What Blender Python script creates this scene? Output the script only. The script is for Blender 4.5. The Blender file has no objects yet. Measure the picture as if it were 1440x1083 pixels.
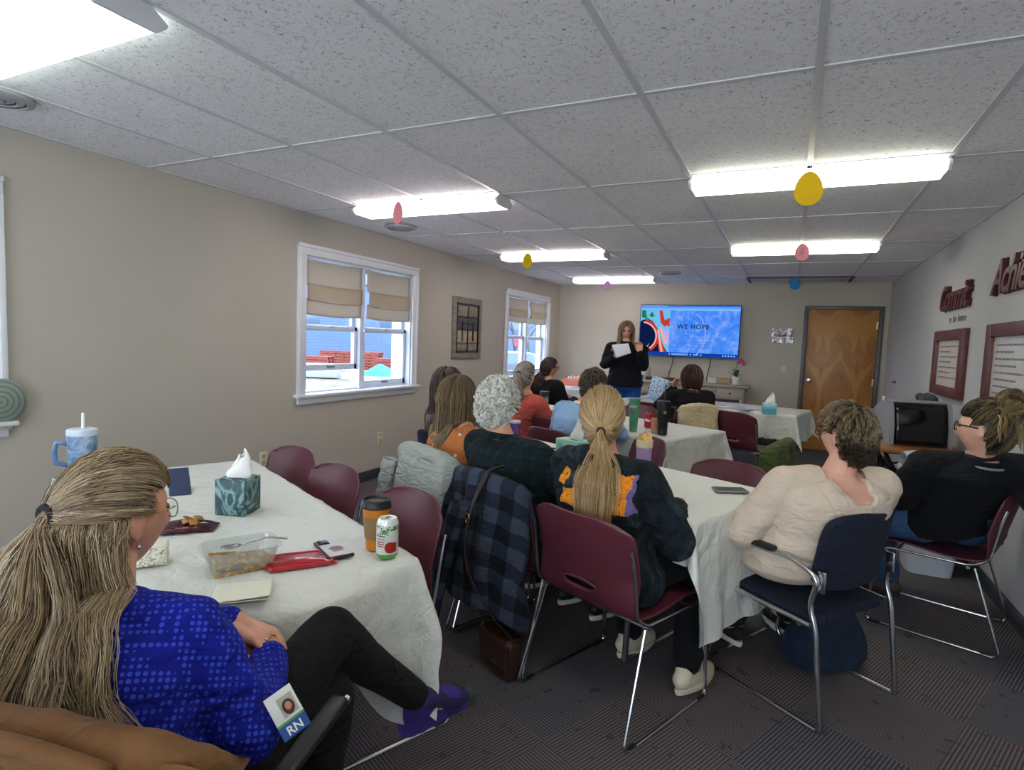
import bpy, bmesh, math, random
import numpy as np
from mathutils import Vector, Matrix, Euler, noise
PI = math.pi
random.seed(7)
RNG = np.random.default_rng(11)
SC = bpy.context.scene
COL = SC.collection
V = Vector

# ------------------------------------------------------------------ materials
class NT:
    """tiny wrapper for building node trees"""
    def __init__(s, name):
        s.m = bpy.data.materials.new(name); s.m.use_nodes = True
        s.t = s.m.node_tree; s.n = s.t.nodes; s.l = s.t.links
        s.b = s.n['Principled BSDF']; s.out = s.n['Material Output']
    def node(s, kind, **kw):
        nd = s.n.new('ShaderNode' + kind)
        for k, v in kw.items():
            setattr(nd, k, v)
        return nd
    def link(s, a, b): s.l.new(a, b)
    def setv(s, nd, **kw):
        for k, v in kw.items():
            nd.inputs[k.replace('_', ' ')].default_value = v
    def coord(s, kind='Object', scale=None, rot=None, loc=None):
        tc = s.node('TexCoord'); o = tc.outputs[kind]
        if scale is not None or rot is not None or loc is not None:
            mp = s.node('Mapping')
            if scale is not None: mp.inputs['Scale'].default_value = (scale,) * 3 if isinstance(scale, (int, float)) else scale
            if rot is not None: mp.inputs['Rotation'].default_value = rot
            if loc is not None: mp.inputs['Location'].default_value = loc
            s.link(o, mp.inputs['Vector']); o = mp.outputs['Vector']
        return o
    def noise(s, vec, scale, detail=2, rough=.5, dist=0, out='Fac'):
        n = s.node('TexNoise'); n.inputs['Scale'].default_value = scale; n.inputs['Detail'].default_value = detail
        n.inputs['Roughness'].default_value = rough; n.inputs['Distortion'].default_value = dist
        if vec is not None: s.link(vec, n.inputs['Vector'])
        return n.outputs[out]
    def voro(s, vec, scale, rnd=1, out='Distance'):
        n = s.node('TexVoronoi'); n.inputs['Scale'].default_value = scale; n.inputs['Randomness'].default_value = rnd
        s.link(vec, n.inputs['Vector']); return n.outputs[out]
    def math(s, op, a, b=None, c=None, clamp=False):
        n = s.node('Math', operation=op); n.use_clamp = clamp
        for i, x in enumerate((a, b, c)):
            if x is None: continue
            if isinstance(x, (int, float)): n.inputs[i].default_value = x
            else: s.link(x, n.inputs[i])
        return n.outputs[0]
    def ramp(s, fac, stops, interp='LINEAR'):
        n = s.node('ValToRGB'); n.color_ramp.interpolation = interp
        e = n.color_ramp.elements
        while len(e) > 1: e.remove(e[-1])
        e[0].position = stops[0][0]; e[0].color = c4(stops[0][1])
        for p, c in stops[1:]:
            x = e.new(p); x.color = c4(c)
        s.link(fac, n.inputs[0]); return n.outputs['Color']
    def mix(s, fac, a, b, mode='MIX'):
        n = s.node('Mix', data_type='RGBA', blend_type=mode)
        for i, x in ((0, fac), (6, a), (7, b)):
            if isinstance(x, (int, float)): n.inputs[i].default_value = x
            elif isinstance(x, tuple): n.inputs[i].default_value = c4(x)
            else: s.link(x, n.inputs[i])
        return n.outputs[2]
    def sep(s, vec):
        n = s.node('SeparateXYZ'); s.link(vec, n.inputs[0]); return n.outputs
    def bump(s, h, strength=.3, dist=.01):
        n = s.node('Bump'); n.inputs['Strength'].default_value = strength; n.inputs['Distance'].default_value = dist
        s.link(h, n.inputs['Height']); s.link(n.outputs[0], s.b.inputs['Normal'])
    def color(s, x):
        if isinstance(x, tuple): s.b.inputs['Base Color'].default_value = c4(x)
        else: s.link(x, s.b.inputs['Base Color'])

def c4(c):
    return (c[0], c[1], c[2], 1) if len(c) == 3 else tuple(c)
def hx(h):
    """sRGB hex -> linear"""
    h = h.lstrip('#'); r = []
    for i in (0, 2, 4):
        v = int(h[i:i + 2], 16) / 255
        r.append(v / 12.92 if v <= .04045 else ((v + .055) / 1.055) ** 2.4)
    return tuple(r)

MATS = {}
def M(name, col=None, rough=.5, metal=0, bump=None, var=None, spec=None, emit=None, trans=None, sheen=None, alpha=None, coat=None):
    """simple procedural material. bump=(scale,strength,dist) var=(scale,amount)"""
    if name in MATS: return MATS[name]
    if isinstance(col, str): col = hx(col)
    t = NT(name); b = t.b
    b.inputs['Roughness'].default_value = rough; b.inputs['Metallic'].default_value = metal
    if spec is not None: b.inputs['Specular IOR Level'].default_value = spec
    co = t.coord('Object')
    if var:
        f = t.noise(co, var[0], 3, .6)
        k = var[1]
        a = tuple(max(0, x * (1 - k)) for x in col); d = tuple(min(1, x * (1 + k)) for x in col)
        t.color(t.ramp(f, [(.3, a), (.7, d)]))
    else: t.color(col)
    if bump: t.bump(t.noise(co, bump[0], 3, .6), bump[1], bump[2] if len(bump) > 2 else .01)
    if emit: b.inputs['Emission Color'].default_value = c4(col); b.inputs['Emission Strength'].default_value = emit
    if trans: b.inputs['Transmission Weight'].default_value = trans
    if sheen: b.inputs['Sheen Weight'].default_value = sheen; b.inputs['Sheen Roughness'].default_value = .4
    if coat: b.inputs['Coat Weight'].default_value = coat
    if alpha is not None: b.inputs['Alpha'].default_value = alpha
    MATS[name] = t.m
    return t.m

# ------------------------------------------------------------------ mesh building
class MB:
    def __init__(s): s.v = []; s.f = []; s.m = []; s.uv = None
    def add(s, vs, fs, mi=0):
        o = len(s.v); s.v.extend([tuple(p) for p in vs]); s.f.extend([tuple(i + o for i in f) for f in fs]); s.m.extend([mi] * len(fs)); return s
    def box(s, c, d, rot=None, bev=0, mi=0, seg=2):
        """box with centre c, full dims d, bevel radius"""
        bm = bmesh.new(); bmesh.ops.create_cube(bm, size=1)
        for v in bm.verts: v.co = V((v.co.x * d[0], v.co.y * d[1], v.co.z * d[2]))
        if bev > 0: bmesh.ops.bevel(bm, geom=bm.edges[:], offset=min(bev, min(d) * .49), segments=seg, affect='EDGES', profile=.5)
        R = rot if isinstance(rot, Matrix) else (Euler(rot).to_matrix() if rot else Matrix.Identity(3))
        bm.verts.index_update()
        s.add([R @ v.co + V(c) for v in bm.verts], [[v.index for v in f.verts] for f in bm.faces], mi); bm.free(); return s
    def tube(s, pts, r, n=8, closed=False, mi=0, cap=True):
        pts = [V(p) for p in pts]; N = len(pts)
        rr = r if isinstance(r, (list, tuple)) else [r] * N
        tan = []
        for i in range(N):
            a = pts[(i - 1) % N] if (closed or i > 0) else pts[i]
            b = pts[(i + 1) % N] if (closed or i < N - 1) else pts[i]
            t = (b - a); tan.append(t.normalized() if t.length > 1e-9 else V((0, 0, 1)))
        up = V((0, 0, 1)) if abs(tan[0].z) < .9 else V((1, 0, 0))
        nrm = tan[0].cross(up).normalized(); vs = []; fs = []
        for i in range(N):
            nrm = (nrm - tan[i] * nrm.dot(tan[i])); nrm = nrm.normalized() if nrm.length > 1e-6 else tan[i].orthogonal().normalized()
            bn = tan[i].cross(nrm)
            for k in range(n):
                a = 2 * PI * k / n; vs.append(pts[i] + (nrm * math.cos(a) + bn * math.sin(a)) * rr[i])
        M_ = N if closed else N - 1
        for i in range(M_):
            j = (i + 1) % N
            for k in range(n):
                l = (k + 1) % n; fs.append((i * n + k, i * n + l, j * n + l, j * n + k))
        if cap and not closed:
            fs.append(tuple(range(n))[::-1]); fs.append(tuple((N - 1) * n + k for k in range(n)))
        return s.add(vs, fs, mi)
    def lathe(s, prof, n=24, c=(0, 0, 0), mi=0, cap=True, rot=None):
        vs = []; fs = []; N = len(prof)
        R = Euler(rot).to_matrix() if rot else Matrix.Identity(3)
        for r, z in prof:
            for k in range(n):
                a = 2 * PI * k / n; vs.append(R @ V((r * math.cos(a), r * math.sin(a), z)) + V(c))
        for i in range(N - 1):
            for k in range(n):
                l = (k + 1) % n; fs.append((i * n + k, i * n + l, (i + 1) * n + l, (i + 1) * n + k))
        if cap: fs.append(tuple(range(n))[::-1]); fs.append(tuple((N - 1) * n + k for k in range(n)))
        return s.add(vs, fs, mi)
    def prism(s, poly, d0, d1, axis=1, mi=0):
        """extrude 2D polygon between d0..d1 along axis; poly in the other two axes order"""
        def p3(a, b, d):
            return (d, a, b) if axis == 0 else ((a, d, b) if axis == 1 else (a, b, d))
        n = len(poly); vs = [p3(a, b, d0) for a, b in poly] + [p3(a, b, d1) for a, b in poly]
        fs = [tuple(range(n)), tuple(range(2 * n - 1, n - 1, -1))] + [(i, i + n, (i + 1) % n + n, (i + 1) % n) for i in range(n)]
        return s.add(vs, fs, mi)
    def ell(s, c, r, rot=None, nu=20, nv=14, mi=0):
        R = rot if isinstance(rot, Matrix) else (Euler(rot).to_matrix() if rot else Matrix.Identity(3))
        vs = [R @ V((0, 0, -r[2])) + V(c)]
        for j in range(1, nv):
            b = -PI / 2 + PI * j / nv
            for i in range(nu):
                a = 2 * PI * i / nu
                vs.append(R @ V((math.cos(a) * math.cos(b) * r[0], math.sin(a) * math.cos(b) * r[1], math.sin(b) * r[2])) + V(c))
        vs.append(R @ V((0, 0, r[2])) + V(c)); L = len(vs) - 1; fs = []
        for i in range(nu):
            k = (i + 1) % nu
            fs.append((0, 1 + k, 1 + i)); fs.append((L, L - nu + i, L - nu + k))
        for j in range(nv - 2):
            for i in range(nu):
                k = (i + 1) % nu; a = 1 + j * nu
                fs.append((a + i, a + k, a + nu + k, a + nu + i))
        return s.add(vs, fs, mi)
    def caps(s, p0, r0, p1, r1, n=16, flat=None, mi=0):
        """closed tapered capsule. flat=(axis vector, factor) squashes the cross section"""
        p0, p1 = V(p0), V(p1); ax = p1 - p0; L = ax.length
        if L < 1e-6: return s.ell(p0, (r0,) * 3, mi=mi)
        ax.normalize(); x = ax.orthogonal().normalized(); f = 1
        if flat:
            fa = V(flat[0]); fa = fa - ax * fa.dot(ax)
            if fa.length > 1e-4: x = fa.normalized(); f = flat[1]
        y = ax.cross(x); prof = []
        for k in range(5):
            a = PI / 2 * (1 - k / 4 * .999 - .0005); prof.append((-r0 * math.sin(a), r0 * math.cos(a)))
        m = max(1, int(L / .03))
        for k in range(1, m): prof.append((L * k / m, r0 + (r1 - r0) * k / m))
        for k in range(5):
            a = PI / 2 * (k / 4 * .999 + .0005); prof.append((L + r1 * math.sin(a), r1 * math.cos(a)))
        vs = []; fs = []
        for h, r in prof:
            for k in range(n):
                a = 2 * PI * k / n; vs.append(p0 + ax * h + x * (math.cos(a) * r * f) + y * (math.sin(a) * r))
        for i in range(len(prof) - 1):
            for k in range(n):
                l = (k + 1) % n; fs.append((i * n + k, i * n + l, (i + 1) * n + l, (i + 1) * n + k))
        fs.append(tuple(range(n))[::-1]); fs.append(tuple((len(prof) - 1) * n + k for k in range(n)))
        return s.add(vs, fs, mi)
    def chain(s, pts, rs, n=16, flat=None):
        for i in range(len(pts) - 1): s.caps(pts[i], rs[i], pts[i + 1], rs[i + 1], n, flat)
        return s
    def loft(s, rings, n=28, e=2.3, cap=True, mi=0):
        """rings: (cx,cy,cz,rx,ry[,tilt]) superellipses stacked"""
        vs = []; fs = []
        for rg in rings:
            cx, cy, cz, rx, ry = rg[:5]; tl = rg[5] if len(rg) > 5 else 0
            for k in range(n):
                a = 2 * PI * k / n; ca, sa = math.cos(a), math.sin(a)
                X = math.copysign(abs(ca) ** (2 / e), ca) * rx; Y = math.copysign(abs(sa) ** (2 / e), sa) * ry
                vs.append((cx + X, cy + Y, cz + Y * tl))
        for i in range(len(rings) - 1):
            for k in range(n):
                l = (k + 1) % n; fs.append((i * n + k, i * n + l, (i + 1) * n + l, (i + 1) * n + k))
        if cap: fs.append(tuple(range(n))[::-1]); fs.append(tuple((len(rings) - 1) * n + k for k in range(n)))
        return s.add(vs, fs, mi)
    def grid(s, fn, nu, nv, mi=0, skip=None, closeu=False):
        vs = []; fs = []
        for j in range(nv + 1):
            for i in range(nu + (0 if closeu else 1)): vs.append(fn(i / nu, j / nv))
        w = nu if closeu else nu + 1
        for j in range(nv):
            for i in range(nu):
                k = (i + 1) % w if closeu else i + 1
                if skip and skip((i + .5) / nu, (j + .5) / nv): continue
                fs.append((j * w + i, j * w + k, (j + 1) * w + k, (j + 1) * w + i))
        return s.add(vs, fs, mi)
    def xform(s, Mx, start=0):
        for i in range(start, len(s.v)): s.v[i] = tuple(Mx @ V(s.v[i]))
        return s
    def mesh(s, name='m'):
        me = bpy.data.meshes.new(name); me.from_pydata(s.v, [], s.f); me.update(); return me
    def build(s, name, mat, parent=None, smooth=None, solid=None, sub=0, uvs=None, fixn=True, offset=0):
        me = s.mesh(name)
        mats = mat if isinstance(mat, (list, tuple)) else [mat]
        for m in mats: me.materials.append(m)
        if len(mats) > 1: me.polygons.foreach_set('material_index', s.m)
        if fixn:
            bm = bmesh.new(); bm.from_mesh(me); bmesh.ops.recalc_face_normals(bm, faces=bm.faces); bm.to_mesh(me); bm.free()
        if uvs is not None:
            ul = me.uv_layers.new(name='UVMap')
            for lp in me.loops: ul.data[lp.index].uv = uvs[lp.vertex_index]
        if smooth is not False: shade(me, 38 if smooth is None else smooth)
        o = bpy.data.objects.new(name, me); COL.objects.link(o)
        if parent is not None: o.parent = parent
        if solid:
            md = o.modifiers.new('s', 'SOLIDIFY'); md.thickness = solid; md.offset = offset
        if sub:
            md = o.modifiers.new('b', 'SUBSURF'); md.levels = sub; md.render_levels = sub
        return o

def shade(me, ang=38):
    """smooth faces; mark edges above ang degrees sharp"""
    me.polygons.foreach_set('use_smooth', [True] * len(me.polygons))
    if ang is True or ang >= 180: me.update(); return
    bm = bmesh.new(); bm.from_mesh(me); lim = math.radians(ang)
    for e in bm.edges:
        if len(e.link_faces) == 2 and e.calc_face_angle(0) > lim: e.smooth = False
    bm.to_mesh(me); bm.free(); me.update()

def tag(o, label=None, cat=None, group=None, kind=None):
    if label: o['label'] = label
    if cat: o['category'] = cat
    if group: o['group'] = group
    if kind: o['kind'] = kind
    return o
def thing(name, label, cat, loc=(0, 0, 0), rz=0, group=None):
    o = bpy.data.objects.new(name, None); COL.objects.link(o); o.empty_display_size = .1
    o.location = loc; o.rotation_euler = (0, 0, rz); return tag(o, label, cat, group)
def struct(o): o['kind'] = 'structure'; return o
def dup(root, loc, rz, label, group=None):
    r = root.copy(); COL.objects.link(r); r.location = loc; r.rotation_euler = (0, 0, rz); r['label'] = label
    if group: r['group'] = group
    for ch in list(root.children):
        c = ch.copy(); COL.objects.link(c); c.parent = r
        for g in ch.children:
            d = g.copy(); COL.objects.link(d); d.parent = c
    return r
def evaluated(o, name):
    """bake the modifiers of o into a fresh mesh and drop o"""
    bpy.context.view_layer.update()
    dg = bpy.context.evaluated_depsgraph_get()
    me = bpy.data.meshes.new_from_object(o.evaluated_get(dg)); me.name = name
    bpy.data.objects.remove(o); return me
def fuse(mb, name, vox, mat, parent=None, smooth_it=3, disp=None, trim=None):
    """union of closed shells -> one continuous surface (voxel remesh), then optional displacement"""
    me = mb.mesh(name); bm = bmesh.new(); bm.from_mesh(me); bmesh.ops.recalc_face_normals(bm, faces=bm.faces); bm.to_mesh(me); bm.free()
    t = bpy.data.objects.new('t', me); COL.objects.link(t)
    r = t.modifiers.new('r', 'REMESH'); r.mode = 'VOXEL'; r.voxel_size = vox; r.use_smooth_shade = True
    if smooth_it:
        sm = t.modifiers.new('s', 'SMOOTH'); sm.factor = .5; sm.iterations = smooth_it
    me2 = evaluated(t, name); bpy.data.meshes.remove(me)
    if disp:
        n = len(me2.vertices); nr = [v.normal.copy() for v in me2.vertices]
        for i, v in enumerate(me2.vertices): v.co = v.co + nr[i] * disp(v.co, nr[i])
    if trim:
        bm = bmesh.new(); bm.from_mesh(me2); bmesh.ops.delete(bm, geom=[v for v in bm.verts if trim(v.co)], context='VERTS'); bm.to_mesh(me2); bm.free()
    me2.materials.clear(); me2.materials.append(mat)
    me2.polygons.foreach_set('use_smooth', [True] * len(me2.polygons)); me2.update()
    o = bpy.data.objects.new(name, me2); COL.objects.link(o)
    if parent is not None: o.parent = parent
    return o

def bez(pts, n=8, closed=False):
    """catmull-rom through points"""
    pts = [V(p) for p in pts]; out = []; N = len(pts)
    rng = range(N if closed else N - 1)
    for i in rng:
        p0 = pts[(i - 1) % N] if (closed or i > 0) else pts[0] * 2 - pts[1]
        p1 = pts[i]; p2 = pts[(i + 1) % N]
        p3 = pts[(i + 2) % N] if (closed or i + 2 < N) else p2 * 2 - p1
        for k in range(n):
            t = k / n
            out.append(.5 * ((2 * p1) + (p2 - p0) * t + (2 * p0 - 5 * p1 + 4 * p2 - p3) * t * t + (3 * p1 - p0 - 3 * p2 + p3) * t ** 3))
    if not closed: out.append(pts[-1])
    return out
def rounded(pts, r, n=5, closed=False):
    """polyline with rounded corners of radius r"""
    pts = [V(p) for p in pts]; N = len(pts); out = []
    for i in range(N):
        if not closed and i in (0, N - 1): out.append(pts[i]); continue
        a, b, c = pts[i - 1], pts[i], pts[(i + 1) % N]
        u = (a - b); w = (c - b); d = min(r, u.length * .49, w.length * .49)
        p = b + u.normalized() * d; q = b + w.normalized() * d
        for k in range(n + 1):
            t = k / n; out.append(p * (1 - t) ** 2 + b * 2 * t * (1 - t) + q * t * t)
    return out
def text_mesh(s, size, extrude=.004, shear=0, bold=0, align='CENTER', spacing=1):
    cu = bpy.data.curves.new('t', 'FONT'); cu.body = s; cu.size = size; cu.extrude = extrude; cu.shear = shear
    cu.offset = bold; cu.align_x = align; cu.space_character = spacing; cu.resolution_u = 4
    o = bpy.data.objects.new('t', cu); COL.objects.link(o); me = evaluated(o, 'text'); bpy.data.curves.remove(cu); return me
def text_obj(name, s, size, mat, parent, loc, rot, **kw):
    me = text_mesh(s, size, **kw); me.materials.clear(); me.materials.append(mat)
    o = bpy.data.objects.new(name, me); COL.objects.link(o); o.location = loc; o.rotation_euler = rot
    if parent: o.parent = parent
    return o
# ------------------------------------------------------------------ room constants (metres)
XL, XR, YF, YB, H = -3.62, 1.163, 9.325, -3.2, 2.38
TX, TY = .61, 1.22          # ceiling tile
GX0, GY0 = .02, 2.29        # grid origin

def wall_mat(name, col):
    t = NT(name); co = t.coord('Object')
    n = t.noise(co, 1.3, 2)
    a = hx(col); t.color(t.ramp(n, [(.3, tuple(x * .96 for x in a)), (.7, tuple(x * 1.03 for x in a))]))
    t.b.inputs['Roughness'].default_value = .75
    t.bump(t.noise(co, 260, 3, .6), .18, .004); return t.m
WALL = wall_mat('paint_warm_grey', '#bdb5a8')
WALLR = wall_mat('paint_cool_grey', '#bcbabd')
TRIM = M('trim_white', '#e4e4e8', .35)
BASE = M('baseboard_dark', '#3a3b40', .5)
CHROME = M('chrome', '#c8c9cc', .24, 1)
BLACKP = M('black_plastic', '#141416', .42, bump=(300, .15, .002))
WHITEP = M('white_plastic', '#dfe0e2', .35)

def ceiling_mat():
    t = NT('acoustic_tile'); co = t.coord('Object')
    n1 = t.noise(co, 52, 1.5, .5, .8)
    band = t.math('ABSOLUTE', t.math('SUBTRACT', n1, .5))
    line = t.math('LESS_THAN', band, .013)
    brk = t.math('GREATER_THAN', t.noise(co, 48, 0), .50)
    worm = t.math('MULTIPLY', line, brk)
    pin = t.math('LESS_THAN', t.voro(co, 120), .09)
    hole = t.math('MAXIMUM', worm, pin)
    base = t.ramp(t.noise(co, 3, 3), [(.3, hx('#efedf0')), (.7, hx('#f6f4f7'))])
    t.color(t.mix(hole, base, hx('#98969a')))
    t.b.inputs['Roughness'].default_value = .9
    h = t.math('SUBTRACT', t.math('MULTIPLY', t.noise(co, 170, 3, .7), .5), hole)
    t.bump(h, .35, .003); return t.m
CEIL = ceiling_mat()
GRIDM = M('grid_metal', '#cfcfd4', .4)

def carpet_mat():
    t = NT('carpet_tile'); co = t.coord('Object', rot=(0, 0, .42))
    s = t.sep(co); T = .46
    fx = t.math('FLOOR', t.math('DIVIDE', s[0], T)); fy = t.math('FLOOR', t.math('DIVIDE', s[1], T))
    cb = t.node('CombineXYZ'); t.link(fx, cb.inputs[0]); t.link(fy, cb.inputs[1])
    wn = t.node('TexWhiteNoise', noise_dimensions='3D'); t.link(cb.outputs[0], wn.inputs['Vector'])
    par = t.math('MODULO', t.math('ABSOLUTE', t.math('ADD', fx, fy)), 2)
    c = t.mix(par, s[0], s[1])  # stripe coordinate
    cs = t.sep(c)[0]
    w = t.math('SINE', t.math('MULTIPLY', cs, 2 * PI / .013))
    cut = t.noise(co, 14, 4, .7)
    stripe = t.math('MULTIPLY', t.math('GREATER_THAN', w, .25), t.math('GREATER_THAN', cut, .38))
    brown = t.ramp(wn.outputs['Value'], [(0, hx('#494750')), (.34, hx('#4f4c54')), (.52, hx('#5f4f4d')), (1, hx('#57494d'))])
    grain = t.mix(t.noise(co, 420, 2), brown, hx('#2b2a30'))
    grain = t.mix(.45, brown, grain)
    t.color(t.mix(t.math('MULTIPLY', stripe, .5), grain, hx('#8a888d')))
    t.b.inputs['Roughness'].default_value = .95; t.b.inputs['Specular IOR Level'].default_value = .1
    t.bump(t.math('ADD', t.noise(co, 500, 2), t.math('MULTIPLY', stripe, .5)), .6, .004); return t.m
CARPET = carpet_mat()

def wood_door():
    t = NT('door_veneer'); co = t.coord('Object', scale=(1, 1, .38))
    s = t.sep(co)
    mx = t.math('ABSOLUTE', t.math('SUBTRACT', t.math('PINGPONG', t.math('ADD', s[0], 5.105), .44), .22))
    cb = t.node('CombineXYZ'); t.link(mx, cb.inputs[0]); t.link(s[2], cb.inputs[2])
    n = t.noise(cb.outputs[0], 3.2, 3, .5, 1.6)
    ring = t.math('SINE', t.math('MULTIPLY', n, 34))
    fine = t.noise(t.coord('Object', scale=(60, 60, 2)), 4, 3)
    col = t.ramp(n, [(.25, hx('#8f5c2a')), (.45, hx('#b98042')), (.6, hx('#ca9652')), (.8, hx('#9c652f'))])
    col = t.mix(t.math('MULTIPLY', t.math('ADD', ring, 1), .14), col, hx('#7a451a'))
    t.color(t.mix(t.math('MULTIPLY', fine, .3), col, hx('#a4642a')))
    t.b.inputs['Roughness'].default_value = .38; return t.m
DOORW = wood_door()

def cloth_mat(name, col, wr=.55):
    t = NT(name); co = t.coord('Object')
    t.color(t.ramp(t.noise(co, 2, 2), [(.3, hx(col)), (.7, tuple(min(1, x * 1.03) for x in hx(col)))]))
    t.b.inputs['Roughness'].default_value = .48
    big = t.noise(co, 3.4, 4, .55, 1.2); fine = t.noise(co, 24, 4, .6, 1.5)
    ridge = t.math('ABSOLUTE', t.math('SUBTRACT', t.noise(co, 5.5, 2, .5, .8), .5))
    h = t.math('ADD', t.math('MULTIPLY', fine, .25), t.math('ADD', big, t.math('MULTIPLY', ridge, 1.2)))
    t.bump(h, wr, .02); return t.m
TCLOTH = cloth_mat('vinyl_tablecloth', '#d8d8d2', .9)

def fabric(name, col, var=.12, scale=900, rough=.92, sheen=.02, wr=.45):
    t = NT(name); co = t.coord('Object'); a = hx(col)
    t.color(t.ramp(t.noise(co, 9, 4, .65), [(.3, tuple(x * (1 - var) for x in a)), (.7, tuple(min(1, x * (1 + var)) for x in a))]))
    t.b.inputs['Roughness'].default_value = rough; t.b.inputs['Specular IOR Level'].default_value = .2
    t.b.inputs['Sheen Weight'].default_value = sheen
    mp = t.node('Mapping'); mp.inputs['Scale'].default_value = (1, 1, 2.1); mp.inputs['Rotation'].default_value = (.3, .35, 0); t.link(co, mp.inputs['Vector'])
    rg = t.math('ABSOLUTE', t.math('SUBTRACT', t.noise(mp.outputs[0], 8.5, 2, .5, .9), .5))
    h = t.math('ADD', t.math('MULTIPLY', t.noise(co, scale, 2), .06), t.math('ADD', t.math('MULTIPLY', t.noise(co, 16, 3, .55, .8), .5), t.math('MULTIPLY', rg, -1.6)))
    t.bump(h, min(1, wr * 1.7), .022); return t
def dots_fabric(name, base, dot, scale, rad, var=.1, rnd=.0, dim=None):
    t = fabric(name, base, var)
    co = t.coord('Object', scale=dim or 1, rot=(.5, .35, .6))
    d = t.voro(co, scale, rnd)
    m = t.math('LESS_THAN', d, rad)
    src = t.b.inputs['Base Color'].links[0].from_socket
    t.color(t.mix(m, src, hx(dot))); return t.m
def plaid_mat(name, c0, c1, c2, size, coord='UV', duty=.5, rot=None, fine=None):
    t = fabric(name, c1, .1, wr=.4); co = t.coord(coord, rot=rot) ; s = t.sep(co)
    k = 1 if coord == 'UV' else 2
    fa = t.math('LESS_THAN', t.math('FRACT', t.math('DIVIDE', t.math('ADD', s[0], 10), size)), duty)
    fb = t.math('LESS_THAN', t.math('FRACT', t.math('DIVIDE', t.math('ADD', s[k], 10), size)), duty)
    sm = t.math('ADD', fa, fb)
    col = t.ramp(t.math('MULTIPLY', sm, .5), [(0, hx(c0)), (.3, hx(c1)), (.8, hx(c2))], 'CONSTANT')
    tw = t.noise(co, 300, 2)
    t.color(t.mix(t.math('MULTIPLY', tw, .35), col, hx(c1)))
    return t.m

def hair_mat(name, rough=.42):
    t = NT(name); a = t.node('Attribute', attribute_name='col')
    t.link(a.outputs['Color'], t.b.inputs['Base Color'])
    t.b.inputs['Roughness'].default_value = rough; t.b.inputs['Specular IOR Level'].default_value = .45; return t.m
HAIR = hair_mat('hair')
HAIRM = hair_mat('hair_matte', .6)
def skin_mat(name, col, red='#b8624f'):
    t = NT(name); co = t.coord('Object'); a = hx(col)
    f = t.noise(co, 14, 4, .6)
    c = t.ramp(f, [(.3, tuple(x * .93 for x in a)), (.7, tuple(min(1, x * 1.05) for x in a))])
    t.color(t.mix(t.math('MULTIPLY', t.noise(co, 30, 3), .18), c, hx(red)))
    t.b.inputs['Roughness'].default_value = .5
    t.b.inputs['Subsurface Weight'].default_value = .12; t.b.inputs['Subsurface Scale'].default_value = .01
    t.bump(t.noise(co, 260, 3, .6), .12, .002); return t.m
SKIN = skin_mat('skin', '#d59a80')
SKIN2 = skin_mat('skin_pale', '#e0ac96')
MAROON = M('maroon_shell', '#5a2632', .40, bump=(420, .12, .002), var=(4, .05))
NAVY = fabric('navy_upholstery', '#1c2233', .12, 700).m
def glass_thin(name='window_glass'):
    t = NT(name); t.n.remove(t.b)
    tr = t.node('BsdfTransparent'); tr.inputs[0].default_value = (.93, .96, .98, 1)
    gl = t.node('BsdfGlossy'); gl.inputs['Roughness'].default_value = .02
    mx = t.node('MixShader'); mx.inputs[0].default_value = .05; t.link(tr.outputs[0], mx.inputs[1]); t.link(gl.outputs[0], mx.inputs[2])
    t.link(mx.outputs[0], t.out.inputs[0]); return t.m
GLASS = glass_thin()
# ------------------------------------------------------------------ shell
def wall_with_holes(name, mat, axis, plane, th, rng, z0, z1, holes):
    """axis 0: wall in the y-z plane at x=plane..plane+th ; holes (a0,a1,b0,b1)"""
    mb = MB(); cuts = sorted({rng[0], rng[1], *[h[0] for h in holes], *[h[1] for h in holes]})
    for a, b in zip(cuts[:-1], cuts[1:]):
        hs = [h for h in holes if h[0] <= a + 1e-6 and h[1] >= b - 1e-6]
        zs = [(z0, z1)] if not hs else [(z0, hs[0][2]), (hs[0][3], z1)]
        for c, d in zs:
            if d - c < 1e-4: continue
            if axis == 0: mb.box((plane + th / 2, (a + b) / 2, (c + d) / 2), (abs(th), b - a, d - c))
            else: mb.box(((a + b) / 2, plane + th / 2, (c + d) / 2), (b - a, abs(th), d - c))
    return struct(mb.build(name, mat, smooth=False))
WINS = [(3.57, 5.05), (7.34, 8.76), (-.02, 1.46)]      # openings in the left wall
WZ0, WZ1 = .90, 2.04
wall_with_holes('wall_left', WALL, 0, XL, -.16, (YB, YF), 0, H + .02, [(a, b, WZ0, WZ1) for a, b in WINS])
wall_with_holes('wall_right', WALLR, 0, XR, .16, (YB, YF), 0, H + .02, [])
DX0, DX1, DZ = .175, 1.055, 2.015
wall_with_holes('wall_far', WALL, 1, YF, .16, (XL - .16, XR + .16), 0, H + .02, [(DX0, DX1, 0, DZ)])
ADDED_WIN = [(-3.5, -2.02), (-1.94, -.52), (-.44, 1.04)]  # unseen openings added to let daylight in from behind the camera
wall_with_holes('wall_back', WALL, 1, YB, -.16, (XL - .16, XR + .16), 0, H + .02, [(a, b, .15, 2.2) for a, b in ADDED_WIN])
struct(MB().box(((XL + XR) / 2, (YB + YF) / 2, -.06), (XR - XL + .3, YF - YB + .3, .12)).build('floor', CARPET, smooth=False))
ceil = struct(MB().box(((XL + XR) / 2, (YB + YF) / 2, H + .05), (XR - XL + .3, YF - YB + .3, .1)).build('ceiling', CEIL, smooth=False))
g = MB()
for i in range(-8, 4):
    x = GX0 + i * TX
    if XL < x < XR: g.box((x, (YB + YF) / 2, H - .003), (.026, YF - YB, .006))
for j in range(-5, 7):
    y = GY0 + j * TY
    if YB < y < YF: g.box(((XL + XR) / 2, y, H - .0025), (XR - XL, .026, .005))
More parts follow.
